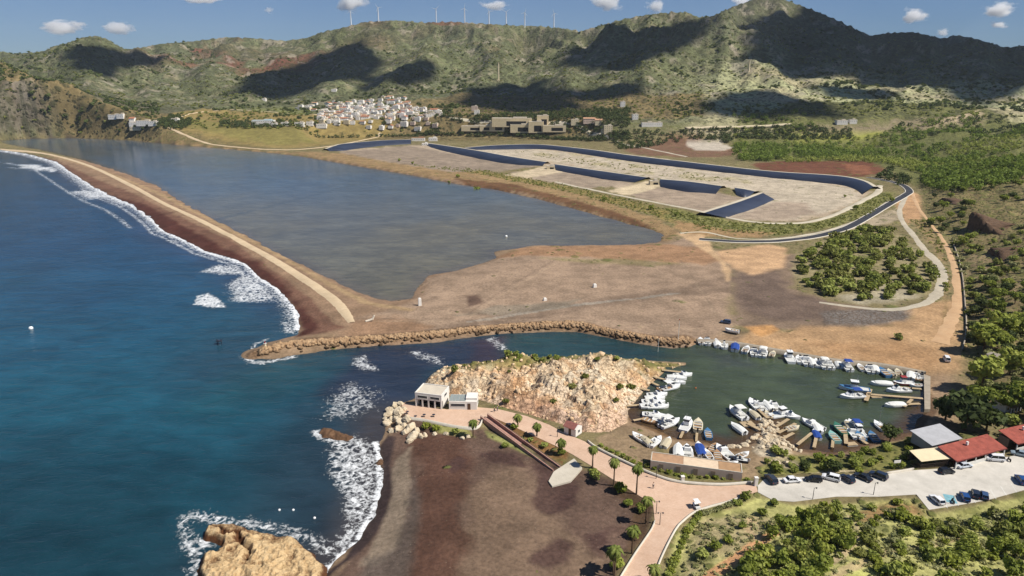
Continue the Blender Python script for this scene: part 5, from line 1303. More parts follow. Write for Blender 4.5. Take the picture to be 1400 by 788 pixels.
berth([('cabin',933,513,10,.95),('covw',925,517,-10,1.0),('console',924,522,-20,.95),('cabinc',917,530,25,1.0),('wood',908,532,10,.9),('cabin',898,540,10,.95),('covw',895,545,5,1.0),('cabin',893,550,0,1.0),('console',891,556,0,1.05),('cabin',899,556,5,.95),('cabin',894,568,-10,.95),('covw',901,571,-25,.95),('wood',888,576,-35,.9),('console',907,577,-35,1.0),('cabinc',916,579,35,1.05),
       ('fish',939,582,60,1.0),('cream',954,583,74,1.35),('blue',968,594,80,1.0)], 'along the curved western jetties', 'boats along the western jetties', 'from the far end')
for i, (k, px, py, a, s) in enumerate([('open',873,598,120,.95),('covg',882,602,110,.85),('console',896,604,50,.95),('covg',911,606,60,.95),('covw',927,616,75,1.0),('cabin',940,618,80,.95),('covb',957,615,85,1.0),('open',968,622,95,.9),('wood',975,613,60,.9),('wood',981,623,80,.9),('cabin',990,619,105,1.05),('open',1000,634,20,.75),('dark',1010,628,160,.8),('open',1016,622,30,.8)]):
    x, y, z = hit1(px, py); o = boat(k, px, py, a, f'{KINDW[k]} hauled out ashore, {ORD[i]} from the left', 'boats hauled out on the shore', s, max(z, .2) + .32)
    n = len(o.children)
    m = MB(); [m.box((dx, 0, -.3), (.22, 1.5, .5)) for dx in (-1.1, 1.1)]; cr = m.build('boat_cradle', WOODD, None, (o.location.x, o.location.y, o.location.z), o.rotation_euler.z)
    tag(cr, f'wooden cradle under the {ORD[i]} hauled-out boat from the left', 'cradle', 'cradles under hauled-out boats')
x, y, z = hit1(1001, 452); boat('open', 1001, 452, 150, 'small white boat lying on the brown sand beside the dark car', None, 1.0, z + .3)

# ------------------------------------------------------------------ jetties
PLANK = dusty('jetty_plank', (170, 146, 112), (210, 188, 152), 0.6, 0.9, 5.0)
def jetty(a, b, w, label, z=0.75, group='wooden mooring jetties', land=None):
    A = np.array(P(*a, z)); Bq = np.array(P(*b, z)); L = float(np.linalg.norm(Bq - A)); an = math.atan2(*(Bq - A)[::-1])
    root = empty('jetty', (A[0], A[1], 0), an, label, 'jetty', group)
    m = MB(); n = max(2, int(L / .5))
    for k in range(n): m.box((L * (k + .5) / n, 0, z), (L / n * .9, w * random.uniform(.94, 1.04), .09))
    m.box((L / 2, w * .33, z - .12), (L, .12, .14)); m.box((L / 2, -w * .33, z - .12), (L, .12, .14)); m.build('planking', PLANK, root)
    for k in range(max(2, int(L / 3) + 1)):
        x = L * (k + .02) / (max(2, int(L / 3) + 1) - 1) * .98
        for s in (1, -1): MB().tube([(x, s * w * .36, -2.2), (x, s * w * .36, z + .0)], .1, 6).build('pile', BARK, root)
for i, (a, b, w, lab) in enumerate([((1262,545),(1186,539),1.3,'longest straight jetty running out from the quay edge'), ((1184,548),(1190,532),1.3,'short crosspiece at the outer end of the longest jetty'), ((1260,532),(1225,529),1.1,'jetty nearest the far quay at the right'), ((1258,552),(1236,553),1.2,'short jetty nearest the camera at the quay edge'), ((1236,556),(1247,546),1.0,'slanting gangway between two right-hand jetties'),
    ((1050,572),(1034,557),1.0,'jetty of the rocky spit pointing left and away'), ((1054,572),(1060,559),1.0,'jetty of the rocky spit pointing straight away'), ((1060,584),(1078,573),1.0,'jetty of the rocky spit pointing right and away'), ((1064,592),(1088,579),1.0,'long jetty on the right flank of the rocky spit'), ((1070,600),(1085,592),1.0,'jetty nearest the camera on the right of the spit'), ((1040,588),(1022,579),1.2,'jetty on the left flank of the rocky spit'),
    ((1090,608),(1110,592),.9,'gangway reaching the two boats right of the spit'), ((1113,612),(1116,598),.9,'narrow gangway beside the blue covered boat'), ((1157,607),(1155,583),1.1,'straight plank jetty beside the dark green boat'), ((1138,612),(1139,602),.8,'short gangway behind the pale green boat'), ((1186,607),(1176,600),1.0,'short jetty right of the plank jetty'),
    ((891,523),(909,531),1.0,'slanting jetty beside the tan boat on the west side'), ((893,515),(917,521),1.0,'second jetty from the far end on the west side'), ((905,506),(932,509),1.2,'farthest jetty on the west side below the rocks'), ((861,528),(888,534),1.1,'long pale jetty crossing the west bank'), ((857,555),(886,553),1.0,'straight jetty in the middle of the west side'), ((866,575),(886,571),.9,'lowest slanting jetty on the west side'), ((880,545),(893,541),.9,'short jetty among the western boats'), ((930,599),(934,590),.8,'short gangway behind the white fishing boat'), ((952,604),(953,592),.7,'short gangway behind the long cream boat')]):
    jetty(a, b, w, lab)
def raft(px, py, w, d, a, label):
    x, y = P(px, py, .4); root = empty('pontoon', (x, y, 0), R(a), label, 'pontoon')
    m = MB(); [m.box((w * (k + .5) / 8 - w / 2, 0, .42), (w / 8 * .9, d, .1)) for k in range(8)]; m.build('planking', PLANK, root)
    for s in (1, -1): MB().box((0, s * d * .35, .15), (w, d * .2, .42), bevel=.08).build('float', DECKG, root)
raft(1197, 542, 3.4, 2.2, 3, 'square pale pontoon halfway along the longest jetty'); raft(1019, 580, 2.4, 3.0, 10, 'tan pontoon left of the rocky spit, the left one'); raft(1026, 579, 2.0, 3.0, 10, 'tan pontoon touching the rocky spit'); raft(1164, 607, 3.2, 1.8, 10, 'pale pontoon at the foot of the plank jetty')
# ------------------------------------------------------------------ cars
GLASS = paint('car_glass', (30, 36, 44), 0.1, 0.03, 2, 0.6); TYRE = paint('tyre_rubber', (30, 30, 32), 0.9, 0.1, 3); RIM = paint('wheel_rim', (170, 172, 176), 0.3, 0.08, 3, 0.5, .6)
LAMP = paint('headlight_glass', (222, 226, 230), 0.15, 0.04, 3, 0.6); TAIL = paint('tail_light_glass', (150, 28, 26), 0.2, 0.05, 3, 0.5); TRIM = paint('black_trim', (28, 28, 30), 0.6, 0.1, 3)
def carpaint(n, c): return paint(n, c, 0.3, 0.04, 1.0, 0.5)
def car(px, py, ang, c, cn, label, kind='hatch', z=2.98, s=1.0):
    x, y = P(px, py, z + .4)
    root = empty('parked_car', (x, y, z), R(ang), label, 'car'); root.scale = (s, s, s)
    pm = carpaint(cn, c)
    L, W, Hb, Ht = {'hatch': (4.1, 1.74, .86, 1.46), 'sedan': (4.5, 1.76, .84, 1.42), 'suv': (4.4, 1.84, 1.0, 1.68), 'van': (4.5, 1.85, 1.05, 1.86)}[kind]
    w = W / 2
    prof = [(-L / 2, .42, .78), (-L / 2 + .06, .30, .92), (-L / 2 + .5, .24, 1.0), (0, .24, 1.0), (L / 2 - .6, .24, 1.0), (L / 2 - .1, .30, .9), (L / 2, .42, .76)]
    topz = [Hb * .84, Hb * .95, Hb, Hb, Hb * .93, Hb * .80, Hb * .66]
    if kind == 'van': topz = [Hb, Hb, Hb, Hb, Hb, Hb * .9, Hb * .7]
    secs = []
    for (xx, zb, k), zt in zip(prof, topz):
        ww = w * k; secs.append([(xx, ww * .86, zb), (xx, ww, zb + .18), (xx, ww, zt - .12), (xx, ww * .9, zt), (xx, -ww * .9, zt), (xx, -ww, zt - .12), (xx, -ww, zb + .18), (xx, -ww * .86, zb)])
    MB().loft(secs).build('body', pm, root)
    r0 = -L / 2 + (.12 if kind in ('hatch', 'suv', 'van') else .75); f0 = L / 2 - (.7 if kind == 'van' else 1.05); r1, f1 = r0 + (.28 if kind != 'sedan' else .5), f0 - (.55 if kind == 'van' else .78)
    gl = MB(); a, b = w * .90, w * .74
    gl.loft([[(r0, a, Hb - .03), (f0, a, Hb - .03), (f0, -a, Hb - .03), (r0, -a, Hb - .03)], [(r1, b, Ht - .07), (f1, b, Ht - .07), (f1, -b, Ht - .07), (r1, -b, Ht - .07)]]); gl.build('windows', GLASS, root)
    rf = MB(); rf.box(((r1 + f1) / 2, 0, Ht - .035), (f1 - r1 + .06, 2 * b + .06, .08), bevel=.03)
    for sx in (1, -1):
        for (p, q) in (((r0, a), (r1, b)), ((f0, a), (f1, b)), (((r0 + f0) / 2 - .05, a), ((r1 + f1) / 2, b))):
            rf.tube([(p[0], sx * (p[1] + .005), Hb - .03), (q[0], sx * (q[1] + .005), Ht - .05)], .05, 5)
    rf.build('roof', pm, root)
    for sx in (-L / 2 + .78, L / 2 - .82):
        for sy in (1, -1):
            wl = MB().tube([(sx, sy * (w - .2), .32), (sx, sy * (w + .015), .32)], .32, 14).build('wheel', TYRE, root)
            MB().tube([(sx, sy * (w - .03), .32), (sx, sy * (w + .028), .32)], .19, 10).build('rim', RIM, wl)
    for sy in (1, -1):
        MB().box((L / 2 - .05, sy * w * .56, Hb * .62), (.12, .34, .15), bevel=.03).build('headlight', LAMP, root)
        MB().box((-L / 2 + .03, sy * w * .66, Hb * .78), (.1, .2, .24), bevel=.02).build('tail_light', TAIL, root)
        MB().box((f0 - .25, sy * (w + .08), Hb + .06), (.14, .18, .12), bevel=.03).build('door_mirror', TRIM, root)
    MB().box((L / 2 - .02, 0, .40), (.06, W * .7, .14), bevel=.02).build('bumper_grille', TRIM, root)
    return root
car(1054,656,100,(56,62,72),'slate_car_paint','dark slate hatchback at the left end of the parked row by the wall pillar','suv')
car(1083,657,6,(236,236,236),'white_car_paint','white sedan parked lengthwise, second in the row by the harbour','sedan')
car(1112,656,172,(24,26,30),'black_car_paint','black car third in the row by the harbour, beside the white sedan','hatch')
car(1136,654,150,(232,234,236),'white_car_paint','white hatchback parked aslant between black and dark blue cars','suv')
car(1158,655,112,(36,46,64),'navy_car_paint','dark navy car right of the slanted white one','hatch')
car(1180,653,128,(32,36,44),'blackish_car_paint','blackish car second from the right end of the row','sedan')
car(1201,651,132,(40,52,74),'ink_car_paint','dark blue car at the right end of the row by the harbour','suv')
car(1294,645,8,(26,28,32),'black_car_paint','black car in the shade of the fenced terrace','hatch')
car(1318,637,14,(206,214,222),'silver_car_paint','silver car parked in front of the red-roofed veranda','sedan')
car(1360,628,170,(240,240,238),'white_car_paint','white van in front of the right end of the red-roofed veranda','van')
car(1394,621,150,(146,162,172),'grey_blue_car_paint','grey-blue car at the right edge below the second red roof','hatch')
car(1281,684,96,(238,238,238),'white_car_paint','white hatchback standing alone in the near parking bays','hatch')
car(1319,680,70,(36,76,134),'blue_car_paint','blue hatchback in the near parking bays','hatch')
car(1334,676,60,(44,56,84),'navy_car_paint','dark navy car between two blue ones in the near bays','hatch')
car(1346,678,60,(60,84,120),'steel_car_paint','steel blue car at the right of the near bays','hatch', s=.95)
car(1396,657,75,(34,80,150),'blue_car_paint','bright blue car cut by the right edge of the photo','suv')
x, y, z = hit1(992, 441); car(992, 441, 160, (64,78,104), 'steel_blue_car_paint', 'dark blue car standing on the brown sand by the breakwater end', 'suv', z)
x, y, z = hit1(1294, 492); car(1294, 492, 70, (240,240,238), 'white_car_paint', 'white van on the orange sand beside the dark trees', 'van', z)
# small open buggy on the promenade
x, y = P(952, 692, 3.4); bg_ = empty('buggy', (x, y, 3.0), R(100), 'small white open buggy on the pink promenade bend', 'buggy')
MB().loft([[(-1.1, .55, .3), (-1.1, .55, .75), (-1.1, -.55, .75), (-1.1, -.55, .3)], [(.2, .6, .28), (.2, .6, .62), (.2, -.6, .62), (.2, -.6, .28)], [(1.1, .5, .32), (1.05, .48, .8), (1.05, -.48, .8), (1.1, -.5, .32)]]).build('body', GEL, bg_)
MB().box((-.1, 0, 1.85), (1.9, 1.25, .08), bevel=.03).build('roof', GEL, bg_); MB().box((-.35, 0, .85), (.5, 1.0, .3), bevel=.06).build('seat', TRIM, bg_)
m = MB(); [m.tube([(sx * .85, sy * .5, .7), (sx * .8, sy * .52, 1.83)], .03, 5) for sx in (1, -1) for sy in (1, -1)]; m.build('roof_post', ALU, bg_)
for sx in (.75, -.75):
    for sy in (.5, -.5): MB().tube([(sx, sy - .08, .23), (sx, sy + .08, .23)], .23, 10).build('wheel', TYRE, bg_)
# two scooters by the near bays
for px, py, lab in [(1303, 686, 'dark scooter parked beside the blue marked bay'), (1380, 629, 'dark motorbike between the white van and grey-blue car')]:
    x, y = P(px, py, 3.3); r_ = empty('scooter', (x, y, 2.98), R(80), lab, 'scooter')
    MB().loft([[(-.7, .12, .5), (-.7, .12, .75), (-.7, -.12, .75), (-.7, -.12, .5)], [(-.1, .16, .35), (-.1, .16, .78), (-.1, -.16, .78), (-.1, -.16, .35)], [(.3, .16, .3), (.3, .16, .4), (.3, -.16, .4), (.3, -.16, .3)], [(.55, .14, .4), (.5, .14, .95), (.5, -.14, .95), (.55, -.14, .4)]]).build('body', TRIM, r_)
    MB().tube([(.5, .32, 1.02), (.48, 0, 1.0), (.5, -.32, 1.02)], .03, 5).build('handlebar', TRIM, r_)
    for sx in (.68, -.55): MB().tube([(sx, -.06, .26), (sx, .06, .26)], .26, 12).build('wheel', TYRE, r_)
# ------------------------------------------------------------------ buildings
WHITE = paint('whitewash', (240, 234, 224), 0.85, 0.06, 0.6); CREAM = paint('cream_render', (222, 206, 172), 0.85, 0.08, 0.5); PINKR = paint('pinkish_render', (214, 190, 172), 0.85, 0.08, 0.5); OCHRE = paint('ochre_render', (228, 208, 168), 0.85, 0.1, 0.3); GREYR = paint('grey_render', (176, 172, 164), 0.85, 0.1, 0.5)
TERRA = paint('terracotta_tiles', (176, 118, 88), 0.85, 0.2, 1.0); TERRA2 = paint('faded_terracotta_tiles', (190, 148, 116), 0.85, 0.2, 1.0); FLATR = paint('pale_flat_roof', (212, 200, 180), 0.9, 0.1, 0.6); GREYROOF = paint('grey_roof_sheet', (178, 178, 180), 0.7, 0.1, 0.6); TANROOF = paint('tan_tiles', (176, 150, 120), 0.9, 0.2, 1.2)
REDROOF = None
t = NT('red_roof_tiles'); wv = t.n('ShaderNodeTexWave'); wv.inputs['Scale'].default_value = 1.6; wv.bands_direction = 'X'; wv.inputs['Distortion'].default_value = .3
tc = t.n('ShaderNodeTexCoord'); t.l(tc.outputs['Object'], wv.inputs['Vector'])
cl = t.scale_col(rgba((164, 88, 74)), t.math('MULTIPLY', t.mapr(t.noise(0.7, 5), .25, .75, .78, 1.2), t.mapr(wv.outputs['Fac'], 0, 1, .86, 1.08))); t.bsdf(cl, .8, t.bump(wv.outputs['Fac'], .4, .1), .2); REDROOF = t.m
DARKIN = paint('dark_interior', (34, 32, 32), 0.9, 0.1); WPOST = paint('white_post', (226, 224, 216), 0.7, 0.06); WINDOW = paint('window_glass', (52, 60, 70), 0.15, 0.08, 1, 0.5); DOORM = paint('door_brown', (96, 72, 54), 0.7, 0.1)
def frame_of(p0, p1, z0):
    """world frame on the front base line of a building"""
    a = np.array(P(*p0, z0)); b = np.array(P(*p1, z0)); w = float(np.linalg.norm(b - a)); return a, math.atan2(b[1] - a[1], b[0] - a[0]), w
def win(parent, x, y, z, w, h, side='front', frame=True):
    """a window or opening set into a wall: a frame standing proud, its pane a sub-part"""
    d = (w + .16, .08, h + .16) if side == 'front' else (.08, w + .16, h + .16)
    f = MB(); t_ = .08
    if side == 'front':
        for dx in (-1, 1): f.box((x + dx * (w / 2 + t_ / 2), y - .02, z), (t_, .1, h + 2 * t_))
        for dz in (-1, 1): f.box((x, y - .02, z + dz * (h / 2 + t_ / 2)), (w, .1, t_))
        q = MB().box((x, y - .012, z), (w, .05, h))
    else:
        for dx in (-1, 1): f.box((x + .02, y + dx * (w / 2 + t_ / 2), z), (.1, t_, h + 2 * t_))
        for dz in (-1, 1): f.box((x + .02, y, z + dz * (h / 2 + t_ / 2)), (.1, w, t_))
        q = MB().box((x + .012, y, z), (.05, w, h))
    fo = f.build('window', WPOST, parent); q.build('pane', WINDOW, fo); return fo
# two-storey white bar on the plaza
a, an, w = frame_of((568,555.5), (604,560), 3.0)
b = empty('bar_building', (a[0], a[1], 3.0), an, 'white two-level bar with flat sandy roof and open arcade at the plaza end', 'building')
d = 7.0; h = 4.4; up = MB()
up.box((w / 2, d / 2 + .0, h - .95), (w, d, 1.9)); up.box((w / 2, d - .2, 1.2), (w - .1, .4, 2.5)); up.box((.2, d / 2 + .6, 1.2), (.38, d - 1.4, 2.5)); up.box((w - .2, d / 2 + .6, 1.2), (.38, d - 1.4, 2.5)); up.build('wall', WHITE, b)
m = MB(); [m.box((x, .22, 1.2), (.42, .42, 2.5)) for x in (.22, w * .27, w * .5, w * .74, w - .22)]; m.build('arcade_pillars', WHITE, b)
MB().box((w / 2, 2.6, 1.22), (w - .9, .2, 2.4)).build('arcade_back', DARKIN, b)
m = MB(); m.box((w / 2, d / 2, h + .04), (w - .5, d - .5, .07)); m.build('roof', FLATR, b)
m = MB(); [m.box((w / 2, yy, h + .16), (w + .06, .25, .34)) for yy in (.12, d - .12)]; [m.box((xx, d / 2, h + .16), (.25, d - .5, .34)) for xx in (.12, w - .12)]; m.build('roof_parapet', WHITE, b)
win(b, w * .28, 0, h - .95, w * .36, .8); win(b, w * .75, 0, h - .95, w * .34, .8); win(b, w, d * .5, h - .95, 2.0, .8, 'side')
# annex
a, an, w = frame_of((614,559.8), (652,560.5), 3.0)
b = empty('annex_building', (a[0], a[1], 3.0), an, 'low white annex with grey roof panel right of the bar', 'building'); d = 5.0
MB().box((w / 2, d / 2, 1.35), (w, d, 2.7)).build('wall', WHITE, b); MB().box((w * .80, d / 2 + .4, 3.1), (w * .40, d - 1.0, .8)).build('roof_room', WHITE, b)
m = MB(); [m.box((w * (.06 + .12 * k), d / 2, 2.78), (w * .105, d - .7, .10)) for k in range(5)]; m.build('roof_panel', paint('grey_green_panel', (150, 158, 154), .5, .1), b)
win(b, w * .32, 0, 1.5, w * .5, .9); MB().box((w * .72, -.03, 1.05), (.9, .08, 2.05)).build('door', DOORM, b); win(b, w, d * .5, 1.5, 1.6, .9, 'side')
# small hut on the promenade
a, an, w = frame_of((771,592), (787,598), 3.0)
b = empty('hut', (a[0], a[1], 3.0), an, 'small white hut with dusky red pitched roof beside the promenade', 'hut'); d = 3.2
m = MB(); m.box((w / 2, d / 2, 1.15), (w, d, 2.3)); m.loft([[(0, 0, 2.3), (0, d, 2.3), (0, d / 2, 3.15)], [(w, 0, 2.3), (w, d, 2.3), (w, d / 2, 3.15)]]); m.build('wall', WHITE, b)
m = MB(); m.loft([[(-.25, -.3, 2.24), (-.25, d / 2, 3.27), (-.25, d / 2, 3.17), (-.25, -.3, 2.14)], [(w * .9, -.3, 2.24), (w * .9, d / 2, 3.27), (w * .9, d / 2, 3.17), (w * .9, -.3, 2.14)]]); m.loft([[(-.25, d + .3, 2.24), (-.25, d / 2, 3.27), (-.25, d / 2, 3.17), (-.25, d + .3, 2.14)], [(w * .9, d + .3, 2.24), (w * .9, d / 2, 3.27), (w * .9, d / 2, 3.17), (w * .9, d + .3, 2.14)]]); m.build('roof', paint('dusky_red_tiles', (150, 96, 86), .85, .2, 1.5), b)
MB().box((w * .5, -.03, 1.0), (.85, .07, 1.95)).build('door', DOORM, b); win(b, w, d * .5, 1.3, .8, .8, 'side')
# long low building with a flat roof in three colours
a, an, w = frame_of((889,640), (1014,657), 2.6)
b = empty('long_store', (a[0], a[1], 2.2), an, 'long low store with flat roof patched in brown and cream above the promenade', 'building'); d = 4.6; h = 2.4
MB().box((w / 2, d / 2, h / 2), (w, d, h)).build('wall', PINKR, b)
M_R1 = paint('brown_flat_roof', (186, 148, 116), .9, .14, .8); M_R2 = paint('cream_flat_roof', (226, 202, 172), .9, .1, .8); M_R3 = paint('tan_flat_roof', (178, 142, 106), .9, .14, .8)
for x0, x1, mt in ((.01, .36, M_R1), (.362, .745, M_R2), (.747, .99, M_R3)): MB().box((w * (x0 + x1) / 2, d / 2 + .05, h + .04), (w * (x1 - x0), d - .5, .08)).build('roof', mt, b)
m = MB(); [m.box((w / 2, yy, h + .12), (w + .04, .2, .26)) for yy in (.1, d - .1)]; [m.box((xx, d / 2, h + .12), (.2, d - .4, .26)) for xx in (.1, w - .1)]; m.build('roof_parapet', M_KERB, b)
for k in range(5): MB().box((w * (.12 + .19 * k), -.03, 1.0), (1.1, .07, 1.9)).build('door', paint('faded_door', (150, 130, 112), .8, .12), b)
# red-roofed veranda restaurant
def veranda(p0, p1, d, he, hr, label, posts):
    a, an, w = frame_of(p0, p1, 3.0)
    b = empty('restaurant', (a[0], a[1], 2.98), an, label, 'restaurant')
    m = MB(); m.loft([[(-.2, -.7, he), (-.2, d, hr), (-.2, d, hr - .16), (-.2, -.7, he - .16)], [(w + .2, -.7, he), (w + .2, d, hr), (w + .2, d, hr - .16), (w + .2, -.7, he - .16)]]); m.build('roof', REDROOF, b)
    MB().box((w / 2, -.76, he - .12), (w + .4, .12, .26)).build('fascia', paint('dark_red_trim', (120, 56, 50), .7, .1), b)
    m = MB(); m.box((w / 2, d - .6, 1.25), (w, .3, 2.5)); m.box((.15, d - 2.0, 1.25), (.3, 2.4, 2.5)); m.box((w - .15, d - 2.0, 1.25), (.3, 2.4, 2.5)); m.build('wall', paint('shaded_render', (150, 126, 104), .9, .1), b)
    m = MB(); m.box((w / 2, -.5, .45), (w, .16, .9)); m.build('low_front_wall', WPOST, b)
    for k in range(posts): MB().box((w * (k + .02) / (posts - 1) * .98, -.5, he / 2 - .1), (.22, .22, he - .1)).build('post', WPOST, b)
    for k in range(posts - 1):
        MB().box((w * (k + .5) / (posts - 1), d - .82, 1.1), (1.1, .1, 2.0)).build('door', DARKIN, b)
        tb = MB(); tb.box((w * (k + .5) / (posts - 1), 1.4, .74), (.9, .9, .05)); tb.tube([(w * (k + .5) / (posts - 1), 1.4, 0), (w * (k + .5) / (posts - 1), 1.4, .72)], .05, 6); tt_ = tb.build('veranda_table', DOORM, b)
    MB().box((w * .45, d * .62, hr + .25), (.5, .5, .9)).build('chimney', WHITE, b)
veranda((1303,640), (1370,622), 5.0, 2.4, 3.7, 'long veranda restaurant under the larger red roof behind the parked cars', 6)
veranda((1386,616), (1440,603), 5.0, 2.4, 3.7, 'second red-roofed veranda cut off by the right edge', 5)
# grey shed behind, cream awning over the fenced terrace
a, an, w = frame_of((1272,618), (1312,608), 3.0)
b = empty('shed', (a[0], a[1], 2.6), an, 'shed with sloping pale grey roof behind the cream awning', 'shed'); d = 6.5
m = MB(); m.prism([(.2, .2), (w - .2, .2), (w - .2, d - .2), (.2, d - .2)], 0, [2.3, 2.3, 3.2, 3.2]); m.build('wall', GREYR, b)
m = MB(); m.loft([[(-.2, -.3, 2.45), (-.2, d + .3, 3.5), (-.2, d + .3, 3.38), (-.2, -.3, 2.33)], [(w + .2, -.3, 2.45), (w + .2, d + .3, 3.5), (w + .2, d + .3, 3.38), (w + .2, -.3, 2.33)]]); m.build('roof', GREYROOF, b)
m = MB(); m.box((w * .5, -.03, 1.0), (1.0, .07, 2.0)); m.build('door', DOORM, b)
a, an, w = frame_of((1258,641), (1297,637), 3.0)
b = empty('terrace_awning', (a[0], a[1], 2.98), an, 'cream awning over a dark fenced terrace left of the larger red roof', 'awning'); d = 4.4
m = MB(); m.loft([[(-.2, -.2, 2.25), (-.2, d, 2.9), (-.2, d, 2.84), (-.2, -.2, 2.19)], [(w * .5, -.2, 2.32), (w * .5, d, 2.97), (w * .5, d, 2.91), (w * .5, -.2, 2.26)], [(w + .1, -.2, 2.25), (w + .1, d, 2.9), (w + .1, d, 2.84), (w + .1, -.2, 2.19)]]); m.build('canvas', paint('cream_canvas', (232, 214, 176), .85, .06, 1), b)
m = MB(); [m.tube([(x, y, 0), (x, y, 2.3 + (.6 if y > 1 else 0))], .06, 6) for x in (0, w * .5, w) for y in (.05, d - .2)]; m.build('awning_post', TRIM, b)
m = MB(); [m.box((x, 0, .62), (.06, .04, 1.2)) for x in np.linspace(0, w, 34)]; m.box((w / 2, 0, 1.2), (w, .06, .07)); m.box((w / 2, 0, .1), (w, .06, .07)); [m.box((0, y, .62), (.04, .06, 1.2)) for y in np.linspace(.1, d, 16)]; m.build('fence_panel', paint('dark_wood', (70, 58, 50), .8, .2, 3), b)
MB().box((w / 2, d - .15, 1.2), (w, .1, 2.4)).build('back_screen', DARKIN, b)
# porch house and hut on the hillside
def pyramid_house(px, py, w, d, h, an, wallm, roofm, label, name='house', porch=False):
    x, y, z = hit1(px, py); b = empty(name, (x, y, z - .3), R(an), label, 'house')
    MB().box((0, 0, h / 2), (w, d, h)).build('wall', wallm, b)
    m = MB(); e = .4; m.loft([[(-w / 2 - e, -d / 2 - e, h), (w / 2 + e, -d / 2 - e, h), (w / 2 + e, d / 2 + e, h), (-w / 2 - e, d / 2 + e, h)], [(-w * .12, -.1, h + 1.5), (w * .12, -.1, h + 1.5), (w * .12, .1, h + 1.5), (-w * .12, .1, h + 1.5)]]); m.build('roof', roofm, b)
    MB().box((0, -d / 2 - .03, 1.1), (1.0, .07, 2.0)).build('door', DOORM, b)
    for s in (-1, 1): win(b, s * w * .32, -d / 2, 1.5, .9, 1.0)
    if porch:
        m = MB(); [m.box((x_, -d / 2 - 1.6, h * .5 - .1), (.26, .26, h - .2)) for x_ in np.linspace(-w / 2, w / 2, 5)]; m.build('porch_post', WPOST, b)
        m = MB(); m.loft([[(-w / 2 - .2, -d / 2 - 1.9, h - .25), (w / 2 + .2, -d / 2 - 1.9, h - .25), (w / 2 + .2, -d / 2 - 1.9, h - .13), (-w / 2 - .2, -d / 2 - 1.9, h - .13)], [(-w / 2 - .2, -d / 2 - .35, h - .04), (w / 2 + .2, -d / 2 - .35, h - .04), (w / 2 + .2, -d / 2 - .35, h + .06), (-w / 2 - .2, -d / 2 - .35, h + .06)]]); m.build('porch_roof', roofm, b)
pyramid_house(1372, 558, 5.6, 4.6, 2.8, 22, WHITE, TANROOF, 'white porch house with tan hipped roof among trees at the right edge', 'porch_house', True)
a = hit1(1362, 499); b = empty('hut', (a[0], a[1], a[2] - .3), R(32), 'white hut with flat grey roof on the hillside behind the quay end', 'hut')
MB().box((1.8, 1.8, 1.5), (3.6, 3.6, 3.0)).build('wall', WHITE, b); MB().box((1.8, 1.8, 3.06), (4.0, 4.0, .14)).build('roof', paint('worn_grey_roof', (150, 140, 128), .9, .15), b); MB().box((1.8, -.03, 1.0), (.9, .07, 2.0)).build('door', DOORM, b)

# ------------------------------------------------------------------ the village and its outskirts
def house_mesh(w, d, h, wallm, kind, roofm, seed, blank=False):
    g = random.Random(seed); root = empty('village_house', (0, -700, 0))
    MB().box((0, 0, h / 2 - 1), (w, d, h + 2)).build('wall', wallm, root)
    if kind == 'flat':
        m = MB(); m.box((0, 0, h + .05), (w - .5, d - .5, .12)); [m.box((0, s * (d / 2 - .13), h + .25), (w, .26, .5)) for s in (1, -1)]; [m.box((s * (w / 2 - .13), 0, h + .25), (.26, d - .52, .5)) for s in (1, -1)]; m.box((w * .2, d * .15, h + 1.0), (w * .35, d * .4, 1.9)); m.build('roof', roofm, root)
    else:
        e = .4; m = MB()
        for s in (1, -1): m.loft([[(-w / 2 - e, s * (d / 2 + e), h - .1), (-w / 2 - e, 0, h + d * .22), (-w / 2 - e, 0, h + d * .22 - .2), (-w / 2 - e, s * (d / 2 + e), h - .3)], [(w / 2 + e, s * (d / 2 + e), h - .1), (w / 2 + e, 0, h + d * .22), (w / 2 + e, 0, h + d * .22 - .2), (w / 2 + e, s * (d / 2 + e), h - .3)]])
        m.build('roof', roofm, root)
        m = MB(); [m.loft([[(s * (w / 2 - .1), -d / 2, h - .05), (s * (w / 2 - .1), d / 2, h - .05), (s * (w / 2 - .1), 0, h + d * .21)], [(s * w / 2, -d / 2, h - .05), (s * w / 2, d / 2, h - .05), (s * w / 2, 0, h + d * .21)]]) for s in (1, -1)]; m.build('gable', wallm, root)
    m = MB(); nx = max(2, int(w / 3)); nz = max(1, int(h / 3))
    for i in range(nx):
        for j in range(nz): m.box((-w / 2 + w * (i + .5) / nx, -d / 2 - .02, h * (j + .55) / nz), (.8, .1, 1.0))
    if blank:
        m.bm.free(); m = MB(); m.box((w * .12, -d / 2 - .03, h * .32), (w * .5, .12, h * .6)); m.build('doorway', DARKIN, root); return root
    m.build('windows', WINDOW, root); return root
VP = [house_mesh(10, 8, 6.5, WHITE, 'flat', FLATR, 1), house_mesh(12, 8, 6, WHITE, 'gable', TERRA2, 2), house_mesh(9, 9, 7.5, CREAM, 'flat', WHITE, 3), house_mesh(13, 9, 5, WHITE, 'gable', TERRA, 4), house_mesh(8, 8, 5, PINKR, 'flat', FLATR, 5), house_mesh(11, 8, 8, WHITE, 'flat', WHITE, 6)]
VL = ['white flat-roofed house with sandy terrace in the dense hillside village', 'white gabled house with faded roof tiles in the dense village', 'tall cream flat-roofed house in the dense village', 'low white house with brownish tiled roof in the dense village', 'small pinkish flat-roofed house in the dense village', 'tall white flat-roofed house in the dense village']
vs = []; rv = random.Random(21)
VILL = [[(436,170),(440,150),(455,147),(500,147),(560,147),(600,152),(604,162),(596,175),(545,176),(520,178),(470,174)], [(446,148),(448,140),(480,139),(520,136),(546,131),(560,142),(562,148),(500,148)], [(402,147),(432,143),(436,152),(404,153)]]
for q, n in zip(VILL, (215, 50, 8)):
    hp = hpoly(q)
    vs += sprinkle(hp, n, 8.4, 0, rv, world=True)
